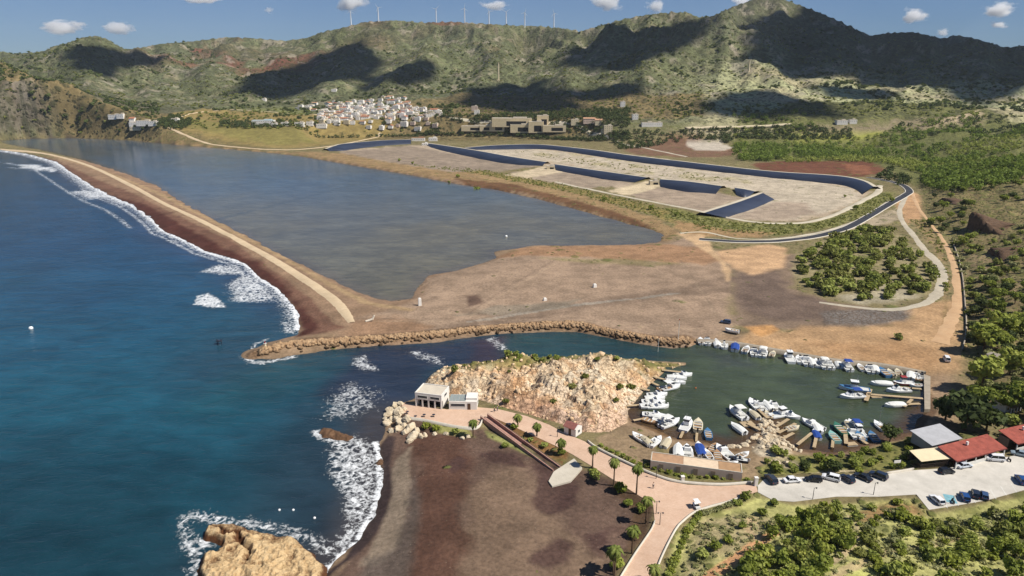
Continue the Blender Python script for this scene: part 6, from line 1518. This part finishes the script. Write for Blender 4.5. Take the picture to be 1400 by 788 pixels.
for i, (x, y) in enumerate(vs):
    k = rv.choice((0, 0, 1, 2, 3, 4, 5, 5)) if i >= 6 else i
    o = VP[k] if i < 6 else copy_tree(VP[k])
    o.location = (x, y, float(ground(x, y))); o.rotation_euler.z = R(rv.choice((-12, -8, 4, 78, 84, -14))); s = rv.uniform(.75, 1.2); o.scale = (s, s, s * rv.uniform(.62, .85))
    tag(o, VL[k], 'house', ['white flat-roofed village houses', 'white gabled village houses', 'cream village houses', 'low tiled village houses', 'small pinkish village houses', 'tall white village houses'][k])
for i, (x, y) in enumerate(sprinkle(hpoly(VILL[0]), 64, 9, 0, rv, world=True)):
    put_tree('dark', x, y, rv.uniform(.7, 1.2), 'dark tree standing among the village houses', 'tree', 'trees among the village houses')
def solo(px, py, w, d, h, an, wallm, kind, roofm, label, name='house', cat='house'):
    x, y, z = hit1(px, py); o = house_mesh(w, d, h, wallm, kind, roofm, int(px), name in ('works_building', 'intake_block')); o.name = name
    o.location = (x, y, z); o.rotation_euler.z = R(an); return tag(o, label, cat)
solo(361,171,38,14,8,2,WHITE,'flat',paint('pale_blue_roof',(196,214,216),.6,.08),'long white hall with pale bluish roof left of the village','hall','hall')
for px, py, w, lab in [(390,172,12,'white house just right of the long white hall'), (410,172,16,'wide white house between the hall and the village'), (376,173,9,'small house against the right end of the long hall'), (424,171,12,'house at the left foot of the village'), (440,174,18,'broad white house at the near left corner of the village')]: solo(px,py,w,9,5.5,0,WHITE,'flat',FLATR,lab)
for px, py, w, h, lab in [(157,162,18,6,'pale house highest in the small hamlet by the left hill'), (166,161,12,6,'white house beside the highest one in the left hamlet'), (184,172,14,5,'white house at the shore end of the left hamlet'), (198,171,24,7,'largest white house of the left hamlet'), (210,171,14,6,'white house at the right of the largest in the hamlet'), (188,177,22,3,'low pale shed at the water end of the left hamlet'), (240,167,12,6,'lone pale house right of the hamlet trees'), (182,166,9,5,'small brown-roofed house behind the left hamlet')]: solo(px,py,w,10,h,0,WHITE if h > 3 else CREAM,'gable' if 'brown' in lab else 'flat',TERRA if 'brown' in lab else FLATR,lab)
for px, py, w, d, h, lab in [(648,178,44,14,7,'low ochre shed at the left end of the old works'), (664,178,20,14,8,'ochre shed beside the dark doorway in the old works'), (680,178,26,16,12,'ochre block with the dark doorway in the old works'), (700,172,70,22,13,'largest flat-roofed ochre hall of the old works'), (712,180,36,16,12,'ochre hall in front of the largest one'), (733,180,26,18,17,'tall ochre block in the middle of the old works'), (742,171,20,14,16,'pale tower block behind the old works'), (758,179,40,16,9,'long low ochre hall at the right of the old works')]: solo(px,py,w,d,h,-4,OCHRE,'flat',FLATR,lab,'works_building','building')
for px, py, w, h, lab in [(786,170,14,8,'cream house right of the old works'), (806,168,22,7,'pinkish long house right of the old works'), (818,170,12,7,'cream gabled house among trees right of the works'), (831,182,14,12,'tall cream house with blank end wall near the bank'), (826,184,10,8,'small house under the tall cream one'), (851,146,9,9,'white house alone high among the dark trees'), (868,163,10,8,'white house at the foot of the golden slope'), (885,172,20,5,'low pale house at the foot of the golden slope'), (899,172,14,5,'second low pale house at the foot of the golden slope'), (649,152,12,9,'pinkish house above the works'), (652,156,10,7,'white-fronted house above the works'), (601,158,10,6,'white house at the right edge of the village'), (636,176,10,4,'small white house left of the works'), (361,138,10,5,'tiny house alone on the green slope above the hall'), (457,125,12,5,'tiny white house on the hill road above the village'), (1150,169,18,5,'pale building by the far meadow'), (1165,168,12,5,'pale building beside the far meadow road')]: solo(px,py,w,9,h,0,PINKR if 'pinkish' in lab else CREAM if 'cream' in lab else WHITE,'gable' if 'gabled' in lab or 'long' in lab else 'flat',TERRA2 if 'gabled' in lab or 'long' in lab else FLATR,lab)
for px, py, w, lab in [(572,193,22,'white pump house at the head of the basins, left part'), (592,193,14,'white pump house at the head of the basins, right part'), (581,199,9,'pale intake block below the white pump house')]: solo(px,py,w,7,5 if w > 9 else 3,0,WHITE,'flat',TERRA2 if w > 20 else WHITE,lab,'pump_house','building')
for px, py, lab in [(753,231,'pale concrete intake at the end of the first ramp'), (894,252,'pale concrete intake at the end of the second ramp')]: solo(px,py,9,7,3.2,0,CREAM,'flat',FLATR,lab,'intake_block','concrete block')
wall_on('white_wall', [(936,178),(975,177),(1020,176),(1083,173)], None, 5.0, 1.2, CREAM, 'long pale wall across the valley foot beyond the wood', px='hit', step=6)

# ------------------------------------------------------------------ turbines, chimneys
TUR = paint('turbine_white', (240, 240, 240), .4, .03)
for i, (px, pt, pb) in enumerate([(479,16,33),(516.6,11,29),(596,13,31),(635,12,29),(668.5,16,33),(692,17,34),(717.5,18,34),(757.5,19,36)]):
    D = 2660.0 + 15 * (i % 3); x, y, zt = PD(px, pt, D); zb = float(ground(x, y)) - 2; zt = max(zt, zb + 45)
    root = empty('wind_turbine', (x, y, zb), 0, f'white wind turbine on the ridge, {ORD[i]} from the left', 'wind turbine', 'wind turbines on the ridge'); hh = zt - zb
    MB().tube([(0, 0, 0), (0, 0, hh)], [2.0, 1.3], 10).build('tower', TUR, root); MB().box((0, -.8, hh + .8), (2.0, 5.0, 2.0), bevel=.4).build('nacelle', TUR, root)
    for k in range(3):
        an = R(90 + 120 * k + 37 * i); c, s = math.cos(an), math.sin(an); L = 17
        MB().loft([[(c * r_ - s * w_, -3.4, hh + .8 + s * r_ + c * w_), (c * r_ + s * w_, -3.4, hh + .8 + s * r_ - c * w_), (c * r_ + s * w_, -3.1, hh + .8 + s * r_ - c * w_), (c * r_ - s * w_, -3.1, hh + .8 + s * r_ + c * w_)] for r_, w_ in ((.8, .35), (4, .6), (L, .1))]).build('blade', TUR, root)
CHIM = paint('chimney_brick', (216, 200, 166), .85, .1, .3)
for px, pb, pt, lab in [(681.5,110,86,'tall pale brick chimney on the domed hill above the works'), (1023.5,99,83,'pale brick chimney on the golden slope below the big peak')]:
    x, y, z = hit1(px, pb); zt = PD(px, pt, y)[2]; root = empty('chimney', (x, y, z - 2), 0, lab, 'chimney'); hh = zt - z + 2
    MB().tube([(0, 0, 0), (0, 0, hh * .96)], [2.2, 1.4], 12).build('stack', CHIM, root); MB().tube([(0, 0, hh * .96), (0, 0, hh)], [1.8, 1.8], 12).build('cap', CHIM, root); MB().box((0, 0, 1.2), (6.5, 6.5, 5), bevel=.2).build('plinth', CHIM, root)
# ------------------------------------------------------------------ rocks
def rock_mat(name, c1, c2, c3, wet=None):
    t = NT(name); pos = t.pos()
    n = t.math('ADD', t.math('MULTIPLY', t.noise(0.5, 6, .7, pos), .55), t.math('MULTIPLY', t.noise(2.6, 5, .7, pos), .45))
    col = t.ramp(n, [(.3, rgba(c1)), (.5, rgba(c2)), (.7, rgba(c3))])
    if wet:
        sp = t.n('ShaderNodeSeparateXYZ'); t.l(pos, sp.inputs[0])
        z = t.math('ADD', sp.outputs['Z'], t.math('MULTIPLY', t.math('SUBTRACT', n, .5), 3.0)); col = t.mix(t.mapr(z, .9, 2.3, 1, 0), col, rgba(wet))
    t.bsdf(col, .9, t.bump(n, .9, .5), .2); return t.m
ROCK_T = rock_mat('tan_sea_rock', (140, 104, 68), (204, 174, 130), (228, 204, 162), (96, 62, 38)); ROCK_C = rock_mat('cream_rock', (184, 162, 132), (216, 198, 168), (234, 222, 198)); ROCK_R = rock_mat('breakwater_rock', (112, 84, 62), (172, 140, 106), (212, 186, 148), (84, 66, 48)); ROCK_B = rock_mat('brown_reef_rock', (70, 52, 40), (110, 82, 60), (140, 110, 84))
def patch(name, pg, hf, mat, label, cat, nx=110, ny=110, low=-.8):
    lo, hi = pg.min(0) - 2, pg.max(0) + 2
    X, Y = np.meshgrid(np.linspace(lo[0], hi[0], nx), np.linspace(lo[1], hi[1], ny)); s = sd_poly(pg, X, Y, 12.0)
    Z = hf(X, Y, s); c = ((lo + hi) / 2)
    V_ = np.stack([X - c[0], Y - c[1], Z], -1).reshape(-1, 3); j, i = np.meshgrid(np.arange(ny - 1), np.arange(nx - 1), indexing='ij'); a = j * nx + i
    q = np.stack([a, a + 1, a + nx + 1, a + nx], -1); zz = c4(Z); q = q[zz > low]; u, q = compact(V_, q.reshape(-1, 4))
    return tag(link(name, mesh_np(name, V_[u], q, mat, smooth=False), None, (c[0], c[1], 0)), label, cat)
SR = poly([(276,722),(290,718),(320,719),(346,728),(372,734),(405,738),(420,752),(440,768),(450,786),(448,812),(340,818),(272,806),(270,780),(274,764),(292,758),(300,748),(292,742),(276,738)])
patch('sea_rock', SR, lambda X, Y, s: np.where(s > -3, -1.0 + 2.7 * sst(-.8, 1.8, s + .6 * fbm(X, Y, 3, 3, 3)) + sst(0, 3, s) * (1.1 * fbm(X * .5 + Y * .9, (Y * .5 - X * .9) * .35, 5, 4, 5, True) + .8 * fbm(X, Y, 2.6, 4, 6, True) + .5 * np.round(2.2 * fbm(X, Y * 1.6, 5, 3, 15)) / 2.2 + .22 * fbm(X, Y, .9, 2, 19, True)) - 1.6 * np.exp(-((X * .55 + Y * .84 - (SR[:, 0].mean() * .55 + SR[:, 1].mean() * .84) + 2.5 * fbm(X, Y, 5, 2, 9)) / 1.1) ** 2) * sst(0, 2, s) * (X < SR[:, 0].mean() + 2), -2), ROCK_T, 'large tan rock standing in the sea at the bottom', 'rock', 240, 200)
for q, lab in [([(434,592),(442,584),(458,588),(474,594),(486,598),(476,605),(458,602),(440,599)], 'brown half-submerged reef in the surf'), ([(511,632),(517,626),(526,628),(525,637),(515,638)], 'small brown rock at the edge of the lower beach')]:
    patch('reef_rock', poly(q), lambda X, Y, s: np.where(s > -3, -.8 + 1.7 * sst(-.8, 2, s) + .6 * fbm(X, Y, 2, 3, 13, True), -2), ROCK_B, lab, 'rock', 50, 40)
def boulder_mesh(r, seed, mat):
    bm = bmesh.new(); bmesh.ops.create_icosphere(bm, subdivisions=3, radius=1); g = np.random.default_rng(seed)
    nn = g.normal(size=(14, 3)); nn /= np.linalg.norm(nn, axis=1)[:, None]; dd_ = g.uniform(.55, .95, 14)
    for v in bm.verts:
        d = np.array(v.co); q = nn @ d; k = min(1.0, float(np.min(np.where(q > .2, dd_ / np.maximum(q, .2), 9))))
        v.co = Vector(d * r * k * (1 + .05 * g.normal())) ; v.co.z *= .85
    me = bpy.data.meshes.new('boulder'); bm.to_mesh(me); bm.free(); me.materials.append(mat); return me
BM = [boulder_mesh(1, i, ROCK_C) for i in range(5)]
def boulder(px, py, r, label, group, z=None):
    x, y, zz = hit1(px, py); o = link('boulder', random.choice(BM), None, (x, y, zz + r * .15), random.uniform(0, 6.28)); o.scale = (r * random.uniform(.9, 1.3), r, r * random.uniform(.8, 1.3)); return tag(o, label, 'boulder', group)
for px, py, r in [(541,556,1.7),(535,562,1.9),(546,566,2.0),(556,574,1.7),(562,584,1.8),(548,578,1.6),(538,574,1.5),(570,590,1.4),(566,598,1.7),(531,568,1.3),(543,572,1.2),(552,560,1.3),(558,590,1.5),(552,584,1.3),(528,574,1.0),(548,553,1.2),(560,604,1.2),(574,598,1.2),(530,580,1.5),(545,588,1.7),(536,590,1.2),(553,592,1.3),(581,596,.9),(594,594,.8),(610,594,.9),(640,598,1.0),(632,600,.8)]: boulder(px, py, r, 'cream boulder piled at the seaward tip of the bar plaza', 'boulders at the plaza tip')
for _ in range(90):
    t_ = random.random(); px = 1052 + random.gauss(0, 6 + 9 * t_); py = 574 + 40 * t_ + random.gauss(0, 2); boulder(px, py, random.uniform(.35, 1.05), 'pale boulder heaped on the spit with star-shaped jetties', 'boulders on the harbour spit')
for px, py in [(1076,606),(1082,612),(1088,616),(1094,618),(1078,616),(1100,640),(1075,634),(1062,634),(1050,630)]: boulder(px, py, random.uniform(.6, 1.1), 'pale boulder on the bank below the parked cars', 'boulders on the harbour bank')
for px, py in [(1000,612),(1010,612),(1018,610),(1024,606),(995,606),(1030,600)]: boulder(px, py, random.uniform(.8, 1.3), 'tan boulder on the shore left of the harbour spit', 'boulders left of the spit')
# breakwater armour: heaped stones nobody could count
g = np.random.default_rng(31); Vs, Qs, off = [], [], 0
ico = bmesh.new(); bmesh.ops.create_icosphere(ico, subdivisions=1, radius=1); iv = np.array([v.co[:] for v in ico.verts]); iF = np.array([[v.index for v in f.verts] for f in ico.faces]); ico.free()
RL = smooth_line(RIPRAP_LINE, 1.0)
for k in range(2100):
    p = RL[g.integers(len(RL))]; i = g.normal() * 2.0; tx = g.uniform(-1, 1)
    x = p[0] + tx; y = p[1] - abs(i) * .9 + .9
    z = float(ground(x, y)); r = g.uniform(.45, 1.0) * (1.15 if x < -60 else 1)
    if z < -1.2: continue
    v = iv * (1 + .22 * g.normal(size=(len(iv), 1))) * r * np.array([g.uniform(.8, 1.3), g.uniform(.8, 1.2), g.uniform(.6, .95)])
    a = g.uniform(0, 6.28); v = np.stack([v[:, 0] * math.cos(a) - v[:, 1] * math.sin(a), v[:, 0] * math.sin(a) + v[:, 1] * math.cos(a), v[:, 2]], 1) + np.array([x, y, z + .2 * r])
    Vs.append(v); Qs.append(iF + off); off += len(v)
tag(link('breakwater_stones', mesh_np('breakwater_stones', np.concatenate(Vs), np.concatenate(Qs), ROCK_R)), kind='stuff')
# loose blocks over the headland
ROCK_H = rock_mat('headland_rock', (168, 122, 82), (226, 194, 154), (242, 226, 200))
g = np.random.default_rng(37); Vs, Qs, off = [], [], 0
for x, y in sprinkle(HEAD, 420, .8, 0, random.Random(8), world=True):
    z = float(ground(x, y)); r = g.uniform(.25, .7) * (1 + .9 * (g.random() < .10)); z -= .15 * r
    v = iv * (1 + .25 * g.normal(size=(len(iv), 1))) * r * np.array([g.uniform(.7, 1.4), g.uniform(.7, 1.3), g.uniform(.7, 1.5)])
    Vs.append(v + np.array([x, y, z])); Qs.append(iF + off); off += len(v)
tag(link('headland_blocks', mesh_np('headland_blocks', np.concatenate(Vs), np.concatenate(Qs), ROCK_H)), kind='stuff')
# earth cliffs on the hillside
CL = rock_mat('earth_cliff', (64, 50, 40), (98, 76, 58), (140, 114, 88))  # albedo darkened so the cliff's shaded face reads dark; shade put into the colour
for pts, h, lab in [([(1378,322),(1362,321),(1344,318),(1322,311)], 11.0, 'long dark-faced earth cliff on the right-hand hillside'), ([(1308,281),(1296,278),(1284,275)], 3.0, 'small earth cliff beside the trees above the track'), ([(1372,362),(1362,352),(1350,346)], 3.5, 'reddish earth bank on the hillside right of the track')]:
    L = smooth_line(hpoly(pts), 1.5); n = len(L); prof = sst(0, .8, np.linspace(0.02, 1, n)) * sst(1.1, .94, np.linspace(0, 1, n))
    w0 = offs(L, .8); back = offs(L, -4.0 - 1.5 * fbm(L[:, 0], L[:, 1], 6, 2, 5)); far_ = offs(L, -20.0); lip = offs(L, -.8 - 1.2 * fbm(L[:, 0], L[:, 1], 3, 2, 7))
    gz = ground(L[:, 0], L[:, 1]); f3 = lambda q, z: np.concatenate([q, z[:, None]], 1)
    midl = offs(L, -.2 - .9 * fbm(L[:, 0], L[:, 1], 2.5, 2, 9))
    link_ = link('earth_cliff', strip_mesh('earth_cliff', [f3(w0, gz - 1.5), f3(midl, gz + h * prof * .55), f3(lip, gz + h * prof), f3(back, gz + h * prof * .95), f3(far_, ground(far_[:, 0], far_[:, 1]) - .5)], CL)); tag(link_, lab, 'cliff')

# ------------------------------------------------------------------ small things
POST = paint('lamp_post_grey', (78, 80, 82), .5, .1, 3, .4, .3)
def lamp(px, py, h, label, z=None, double=False):
    x, y, zz = hit1(px, py); root = empty('street_lamp', (x, y, (z if z else zz)), 0, label, 'street lamp')
    MB().tube([(0, 0, -.3), (0, 0, h)], [.09, .06], 8).build('pole', POST, root)
    for s in ((1, -1) if double else (1,)):
        MB().tube([(0, 0, h - .1), (s * .5, 0, h + .1)], .04, 6).build('arm', POST, root); MB().tube([(s * .55, 0, h + .08), (s * .55, 0, h - .22)], [.2, .12], 8).build('lamp_head', POST, root)
for a in [(1194,677,3.4,'street lamp at the road edge below the dark parked cars'), (1111,683,3.2,'street lamp at the road edge left of the other one'), (897,703,3.4,'upper street lamp on the promenade edge by the palms',None,True), (902,718,3.2,'lower street lamp on the promenade edge by the palms',None,True), (762,598,3.2,'street lamp on the promenade opposite the hut'), (1302,690,2.4,'short lamp beside the blue marked bay'), (897,655,3.6,'lamp post at the left end of the long flat roof')]: lamp(*a)
for px, pb, pt, lab, D in [(899,489,462,'tall thin mast at the harbour mouth on the headland',0), (927,466,438,'thin pole on the sand behind the breakwater end',0), (1203,560,0,'',0)]:
    if not lab: continue
    x, y, z = hit1(px, pb); zt = PD(px, pt, y)[2]; root = empty('mast', (x, y, z - .3), 0, lab, 'mast'); MB().tube([(0, 0, 0), (0, 0, zt - z + .3)], [.12, .06], 7).build('pole', WPOST, root); MB().tube([(0, 0, zt - z + .3), (0, 0, zt - z + .75)], [.18, .12], 7).build('light', TAIL, root)
x, y, z = hit1(363, 477); root = empty('harbour_beacon', (x, y, z - .3), 0, 'small pale beacon on the tip of the breakwater', 'beacon'); MB().tube([(0, 0, 0), (0, 0, 2.4)], [.6, .4], 10).build('tower', CREAM, root); MB().tube([(0, 0, 2.4), (0, 0, 2.6)], .6, 10).build('gallery', WPOST, root); MB().tube([(0, 0, 2.6), (0, 0, 3.3)], [.25, .2], 8).build('light', TAIL, root)
x, y = P(300, 471); root = empty('channel_marker', (x, y, -1), 0, 'dark post marker standing in the sea off the breakwater', 'marker')
m = MB(); [m.tube([(dx, dy, 0), (dx * .8, dy * .8, 3.2)], .14, 6) for dx, dy in ((-.9, 0), (.9, .3), (0, -.8))]; m.build('post', DARKG, root); MB().box((0, 0, 2.5), (2.2, 1.6, .25)).build('platform', DARKG, root)
for px, py, r, c, lab in [(42.5,450,.9,'w','pale buoy afloat far out at the left'), (382,698,.32,'w','white buoy nearest the sea rock'), (401,698,.32,'w','white buoy, middle of three off the beach'), (430,709,.34,'w','white buoy closest to the surf'), (692,324,.9,'w','white buoy floating in the lagoon'), (951,531,.3,'r','orange buoy in the middle of the harbour'), (913,552,.3,'w','white buoy near the western jetties')]:
    x, y = P(px, py); root = empty('buoy', (x, y, 0), 0, lab, 'buoy'); MB().ball((0, 0, r * .35), r, 2).build('float', GEL if c == 'w' else paint('orange_float', (206, 110, 60), .5, .1), root); MB().tube([(0, 0, r * 1.2), (0, 0, r * 2.0)], r * .12, 6).build('stem', TRIM, root)
# blocks and posts on the reclaimed sand
for px, py, w, h, lab in [(574,418,1.5,3.6,'upright white block on the lagoon corner'), (813,393,1.8,1.8,'white block alone on the brown sand'), (745,411,1.6,1.3,'pale block beside the stony track across the sand')]:
    x, y, z = hit1(px, py); MB_ = MB(); MB_.box((0, 0, h / 2 - .2), (w, w * .8, h), taper=.9, bevel=.12); MB_.box((0, 0, h - .1), (w * .6, w * .5, .3), bevel=.05); tag(MB_.build('marker_block', WHITE, None, (x, y, z), .3), lab, 'block')
x, y, z = hit1(508, 440); m = MB(); m.tube([(-2.4, -.5, .3), (-1, 0, .5), (.4, .4, 1.0), (1.2, .6, 2.6)], [.45, .5, .55, .3], 7); m.tube([(-.2, .2, .7), (-1.4, 1.4, .5)], [.35, .2], 6); tag(m.build('driftwood', paint('bleached_wood', (222, 210, 190), .9, .12), None, (x, y, z)), 'bleached driftwood log at the lower end of the spit', 'driftwood')
for px, py, h, lab in [(1033,664,2.3,'white square pillar where promenade meets the road'), (933,659,1.6,'white square pillar halfway along the promenade wall')]:
    x, y = P(px, py, 3.0); m = MB(); m.box((0, 0, h / 2), (.8, .8, h), bevel=.04); m.box((0, 0, h + .06), (.95, .95, .12), bevel=.03); tag(m.build('gate_pillar', WHITE, None, (x, y, 2.95)), lab, 'pillar')
x, y, z = hit1(1225, 642); root = empty('notice_board', (x, y, z), R(8), 'white notice board on posts at the green bank by the road', 'sign')
MB().box((0, 0, 2.3), (1.9, .1, .8), bevel=.03).build('panel', WHITE, root); m = MB(); [m.tube([(s * .7, .08, 0), (s * .7, .08, 2.6)], .05, 6) for s in (1, -1)]; m.build('post', POST, root)
for i, (px, py) in enumerate([(557,566),(568,572),(580,570),(593,570)]):
    x, y = P(px, py, 3.0); root = empty('cafe_table', (x, y, 3.0), 0, f'small dark cafe table on the bar plaza, {ORD[i]} from the left', 'table', 'cafe tables on the plaza'); MB().tube([(0, 0, .72), (0, 0, .77)], .5, 12).build('table_top', DARKG, root); MB().tube([(0, 0, 0), (0, 0, .72)], [.08, .05], 6).build('leg', TRIM, root); MB().tube([(0, 0, 0), (0, 0, .03)], .28, 10).build('base', TRIM, root)

# ------------------------------------------------------------------ people
SKIN = paint('skin', (206, 160, 130), .6, .05); CLOTHD = paint('dark_cloth', (58, 64, 76), .9, .1); CLOTHB = paint('blue_cloth', (84, 104, 140), .9, .1); CLOTHW = paint('light_cloth', (214, 208, 198), .9, .08); HAIR = paint('dark_hair', (46, 36, 30), .8, .1)
def person(px, py, face, top, legs, label):
    x, y = P(px, py, 3.0); root = empty('person', (x, y, 3.0), R(face), label, 'person')
    J = [((0, 0, .95), .13), ((0, 0, 1.15), .12), ((0, 0, 1.38), .15), ((0, 0, 1.50), .06), ((.01, 0, 1.64), .10), ((.02, 0, 1.72), .085),
         ((.02, .1, .88), .095), ((.10, .11, .48), .065), ((-.02, .11, .09), .045), ((.12, .12, .04), .04), ((-.02, -.1, .88), .095), ((-.02, -.11, .48), .065), ((-.16, -.11, .09), .045), ((-.03, -.12, .04), .04),
         ((0, .2, 1.40), .06), ((.03, .25, 1.14), .045), ((.12, .24, .92), .035), ((.17, .24, .84), .04), ((0, -.2, 1.40), .06), ((-.06, -.25, 1.14), .045), ((.0, -.25, .90), .035), ((.04, -.25, .82), .04)]
    E = [(0, 1), (1, 2), (2, 3), (3, 4), (4, 5), (0, 6), (6, 7), (7, 8), (8, 9), (0, 10), (10, 11), (11, 12), (12, 13), (2, 14), (14, 15), (15, 16), (16, 17), (2, 18), (18, 19), (19, 20), (20, 21)]
    def skin(name, idx, mat, grow):
        mp = {j: k for k, j in enumerate(idx)}; me = bpy.data.meshes.new(name); me.from_pydata([J[j][0] for j in idx], [(mp[a], mp[b]) for a, b in E if a in mp and b in mp], []); o = link(name, me, root); md = o.modifiers.new('skin', 'SKIN'); md.use_smooth_shade = True
        for k, j in enumerate(idx): me.skin_vertices[0].data[k].radius = (J[j][1] * grow,) * 2
        me.skin_vertices[0].data[0].use_root = True; o.modifiers.new('sub', 'SUBSURF').levels = 1; o.modifiers['sub'].render_levels = 1; me.materials.append(mat); return o
    skin('body', list(range(22)), SKIN, 1.0); skin('shirt', [0, 1, 2, 14, 15, 18, 19], top, 1.16); skin('trousers', [0, 6, 7, 8, 10, 11, 12], legs, 1.16)
    MB().ball((-.015, 0, 1.73), .105, 2, 1.0).build('hair', HAIR, root)
person(676, 563.5, 160, CLOTHD, CLOTHD, 'person in dark clothes, left of two walking past the annex'); person(680, 562, 160, CLOTHB, CLOTHD, 'person in blue top, right of two walking past the annex'); person(556, 569, 40, CLOTHD, CLOTHB, 'person in dark top standing by the leftmost cafe table'); person(893, 668, 120, CLOTHW, CLOTHD, 'person in light top walking on the upper promenade')

# ------------------------------------------------------------------ clouds
def cloud_solid(name, pts3, alt, thick, label, seed):
    """a cloud over the land: outline given on the ground, carried up along the sun to its own height"""
    q = np.array([[p[0] + SUN[0] / SUN[2] * (alt - p[2]), p[1] + SUN[1] / SUN[2] * (alt - p[2])] for p in pts3])
    c = q.mean(0); L = smooth_line(np.concatenate([q, q[:1]]), 25.0)[:-1]
    ang = np.arange(len(L)); d = L - c; L = c + d * (1 + .10 * fbm(L[:, 0], L[:, 1], 110, 4, seed) + .06 * fbm(L[:, 0], L[:, 1], 30, 2, seed + 5))[:, None]
    rows = []
    for f, z in ((.93, -.35), (1.0, 0), (.92, .4), (.72, .75), (.4, 1.0)):
        qq = c + (L - c) * f; rows.append(np.concatenate([qq, (alt + thick * z * (.8 + .4 * fbm(qq[:, 0], qq[:, 1], 90, 2, seed)))[:, None]], 1))
    V_ = np.concatenate(rows + [np.array([[c[0], c[1], alt - thick * .3], [c[0], c[1], alt + thick * 1.05]])]); n = len(L); F4 = []; F3 = []
    for r in range(4):
        for k in range(n): F4.append((r * n + k, r * n + (k + 1) % n, (r + 1) * n + (k + 1) % n, (r + 1) * n + k))
    for k in range(n): F3.append((k, (k + 1) % n, 5 * n)); F3.append((4 * n + k, 4 * n + (k + 1) % n, 5 * n + 1))
    o = link(name, mesh_np(name, V_, [np.array(F4), np.array(F3)], CLOUDM, smooth=True)); return tag(o, label, 'cloud')
CLOUDM = paint('cloud_white', (246, 246, 248), 1.0, .03, .01, .0)
for i, q in enumerate([[(99,86),(113,72),(137,67),(158,72),(206,79),(213,84),(178,83),(158,93),(144,103),(103,99)], [(325,120),(343,114),(363,104),(394,96),(411,103),(440,88),(460,74),(472,65),(505,63),(518,80),(505,96),(460,113),(411,126),(343,128)], [(530,106),(545,95),(587,89),(596,91),(574,102),(540,113)],
        [(796,79),(803,65),(820,51),(864,43),(902,46),(925,38),(950,32),(958,40),(940,51),(902,75),(864,96),(837,101),(803,86)], [(1019,36),(1040,24),(1057,15),(1105,13),(1150,28),(1190,46),(1240,42),(1300,58),(1400,62),(1460,70),(1460,112),(1400,114),(1366,130),(1338,144),(1307,124),(1263,125),(1215,120),(1177,107),(1126,103),(1074,110),(1033,96),(1016,69)],
        [(662,134),(683,118),(707,115),(751,122),(765,137),(779,151),(700,151),(662,144)], [(789,130),(813,123),(837,115),(861,120),(854,130),(823,137),(792,137)], [(1009,161),(1030,144),(1033,127),(1047,122),(1067,130),(1102,139),(1122,154),(1126,163),(1102,158),(1074,147),(1057,142),(1037,147),(1023,165)], [(1150,127),(1167,122),(1194,123),(1205,130),(1181,137),(1153,134)]]):
    a = np.array(q, float); x, y, z = hit(a[:, 0], a[:, 1])
    cloud_solid('cloud', list(zip(x, y, z)), 3400 + 90 * (i % 3), 160, 'white cumulus cloud high overhead, shading the mountains', 40 + i)['group'] = 'clouds overhead'
t = NT('cloud_vapour'); tc = t.n('ShaderNodeTexCoord'); ob = tc.outputs['Object']
ln = t.n('ShaderNodeVectorMath', operation='LENGTH'); t.l(ob, ln.inputs[0])
nz = t.noise(1.3, 5, .65, ob, .3); oi = t.n('ShaderNodeObjectInfo')
mp = t.n('ShaderNodeVectorMath', operation='ADD'); t.l(ob, mp.inputs[0]); cm = t.n('ShaderNodeCombineXYZ'); t.l(t.math('MULTIPLY', oi.outputs['Random'], 50), cm.inputs[0]); t.l(cm.outputs[0], mp.inputs[1])
nz = t.noise(1.5, 5, .6, mp.outputs[0])
den = t.math('SUBTRACT', t.math('ADD', t.math('SUBTRACT', 1.0, ln.outputs['Value']), t.math('MULTIPLY', t.math('SUBTRACT', nz, .5), 2.0)), .35)
vol = t.n('ShaderNodeVolumePrincipled'); vol.inputs['Color'].default_value = (.98, .98, .98, 1); vol.inputs['Anisotropy'].default_value = .2
t.l(t.math('MULTIPLY', t.mapr(den, 0, .35), .022), vol.inputs['Density']); t.l(vol.outputs[0], t.out.inputs['Volume']); CLV = t.m
bm = bmesh.new(); bmesh.ops.create_icosphere(bm, subdivisions=3, radius=1.0); cme = bpy.data.meshes.new('cloud'); bm.to_mesh(cme); bm.free(); cme.materials.append(CLV)
for px, py, wpx, hpx, lab in [(88,38,60,18,'small flat cloud above the left peak'), (162,39,38,16,'small puffy cloud right of the left peak'), (480,3,44,26,'bright cloud at the top above the leftmost turbine'), (276,0,54,10,'thin cloud cut by the top edge'), (368,14,12,9,'tiny faint puff in the sky left of the turbines'), (676,7,40,12,'faint thin cloud above the turbines'), (829,3,44,22,'bright cloud at the top left of the big peak'),
        (896,9,26,18,'faint cloud right of the bright one near the big peak'), (1014,2,34,12,'cloud touching the left shoulder of the big peak'), (1248,22,36,20,'wispy cloud right of the big peak'), (1366,13,46,18,'bright small cloud at the upper right'), (1365,34,24,9,'thin faint cloud below the bright one at the right'), (1289,44,18,10,'faint puff low over the right ridge')]:
    x, y, z = PD(px, py, 7000.0); k = 7000.0 / FPX
    o = link('cloud', cme, None, (x, y, z)); o.scale = (wpx * k * .62, wpx * k * .5, hpx * k * .72); tag(o, lab, 'cloud')
# prototypes that found no place
for o in [o for o in SC.objects if o.parent is None and -800 < o.location.y < -400 and o.type == 'EMPTY']:
    for c in list(o.children_recursive) + [o]: bpy.data.objects.remove(c)

# ------------------------------------------------------------------ air
t = NT('sea_haze'); vp = t.n('ShaderNodeVolumePrincipled'); vp.inputs['Color'].default_value = (.80, .88, 1.0, 1); vp.inputs['Density'].default_value = 2.8e-5; vp.inputs['Anisotropy'].default_value = 0.0
t.l(vp.outputs[0], t.out.inputs['Volume'])
hz = MB().box((0, 2400, 222), (10600, 5000, 454)).build('haze', t.m); hz['kind'] = 'stuff'
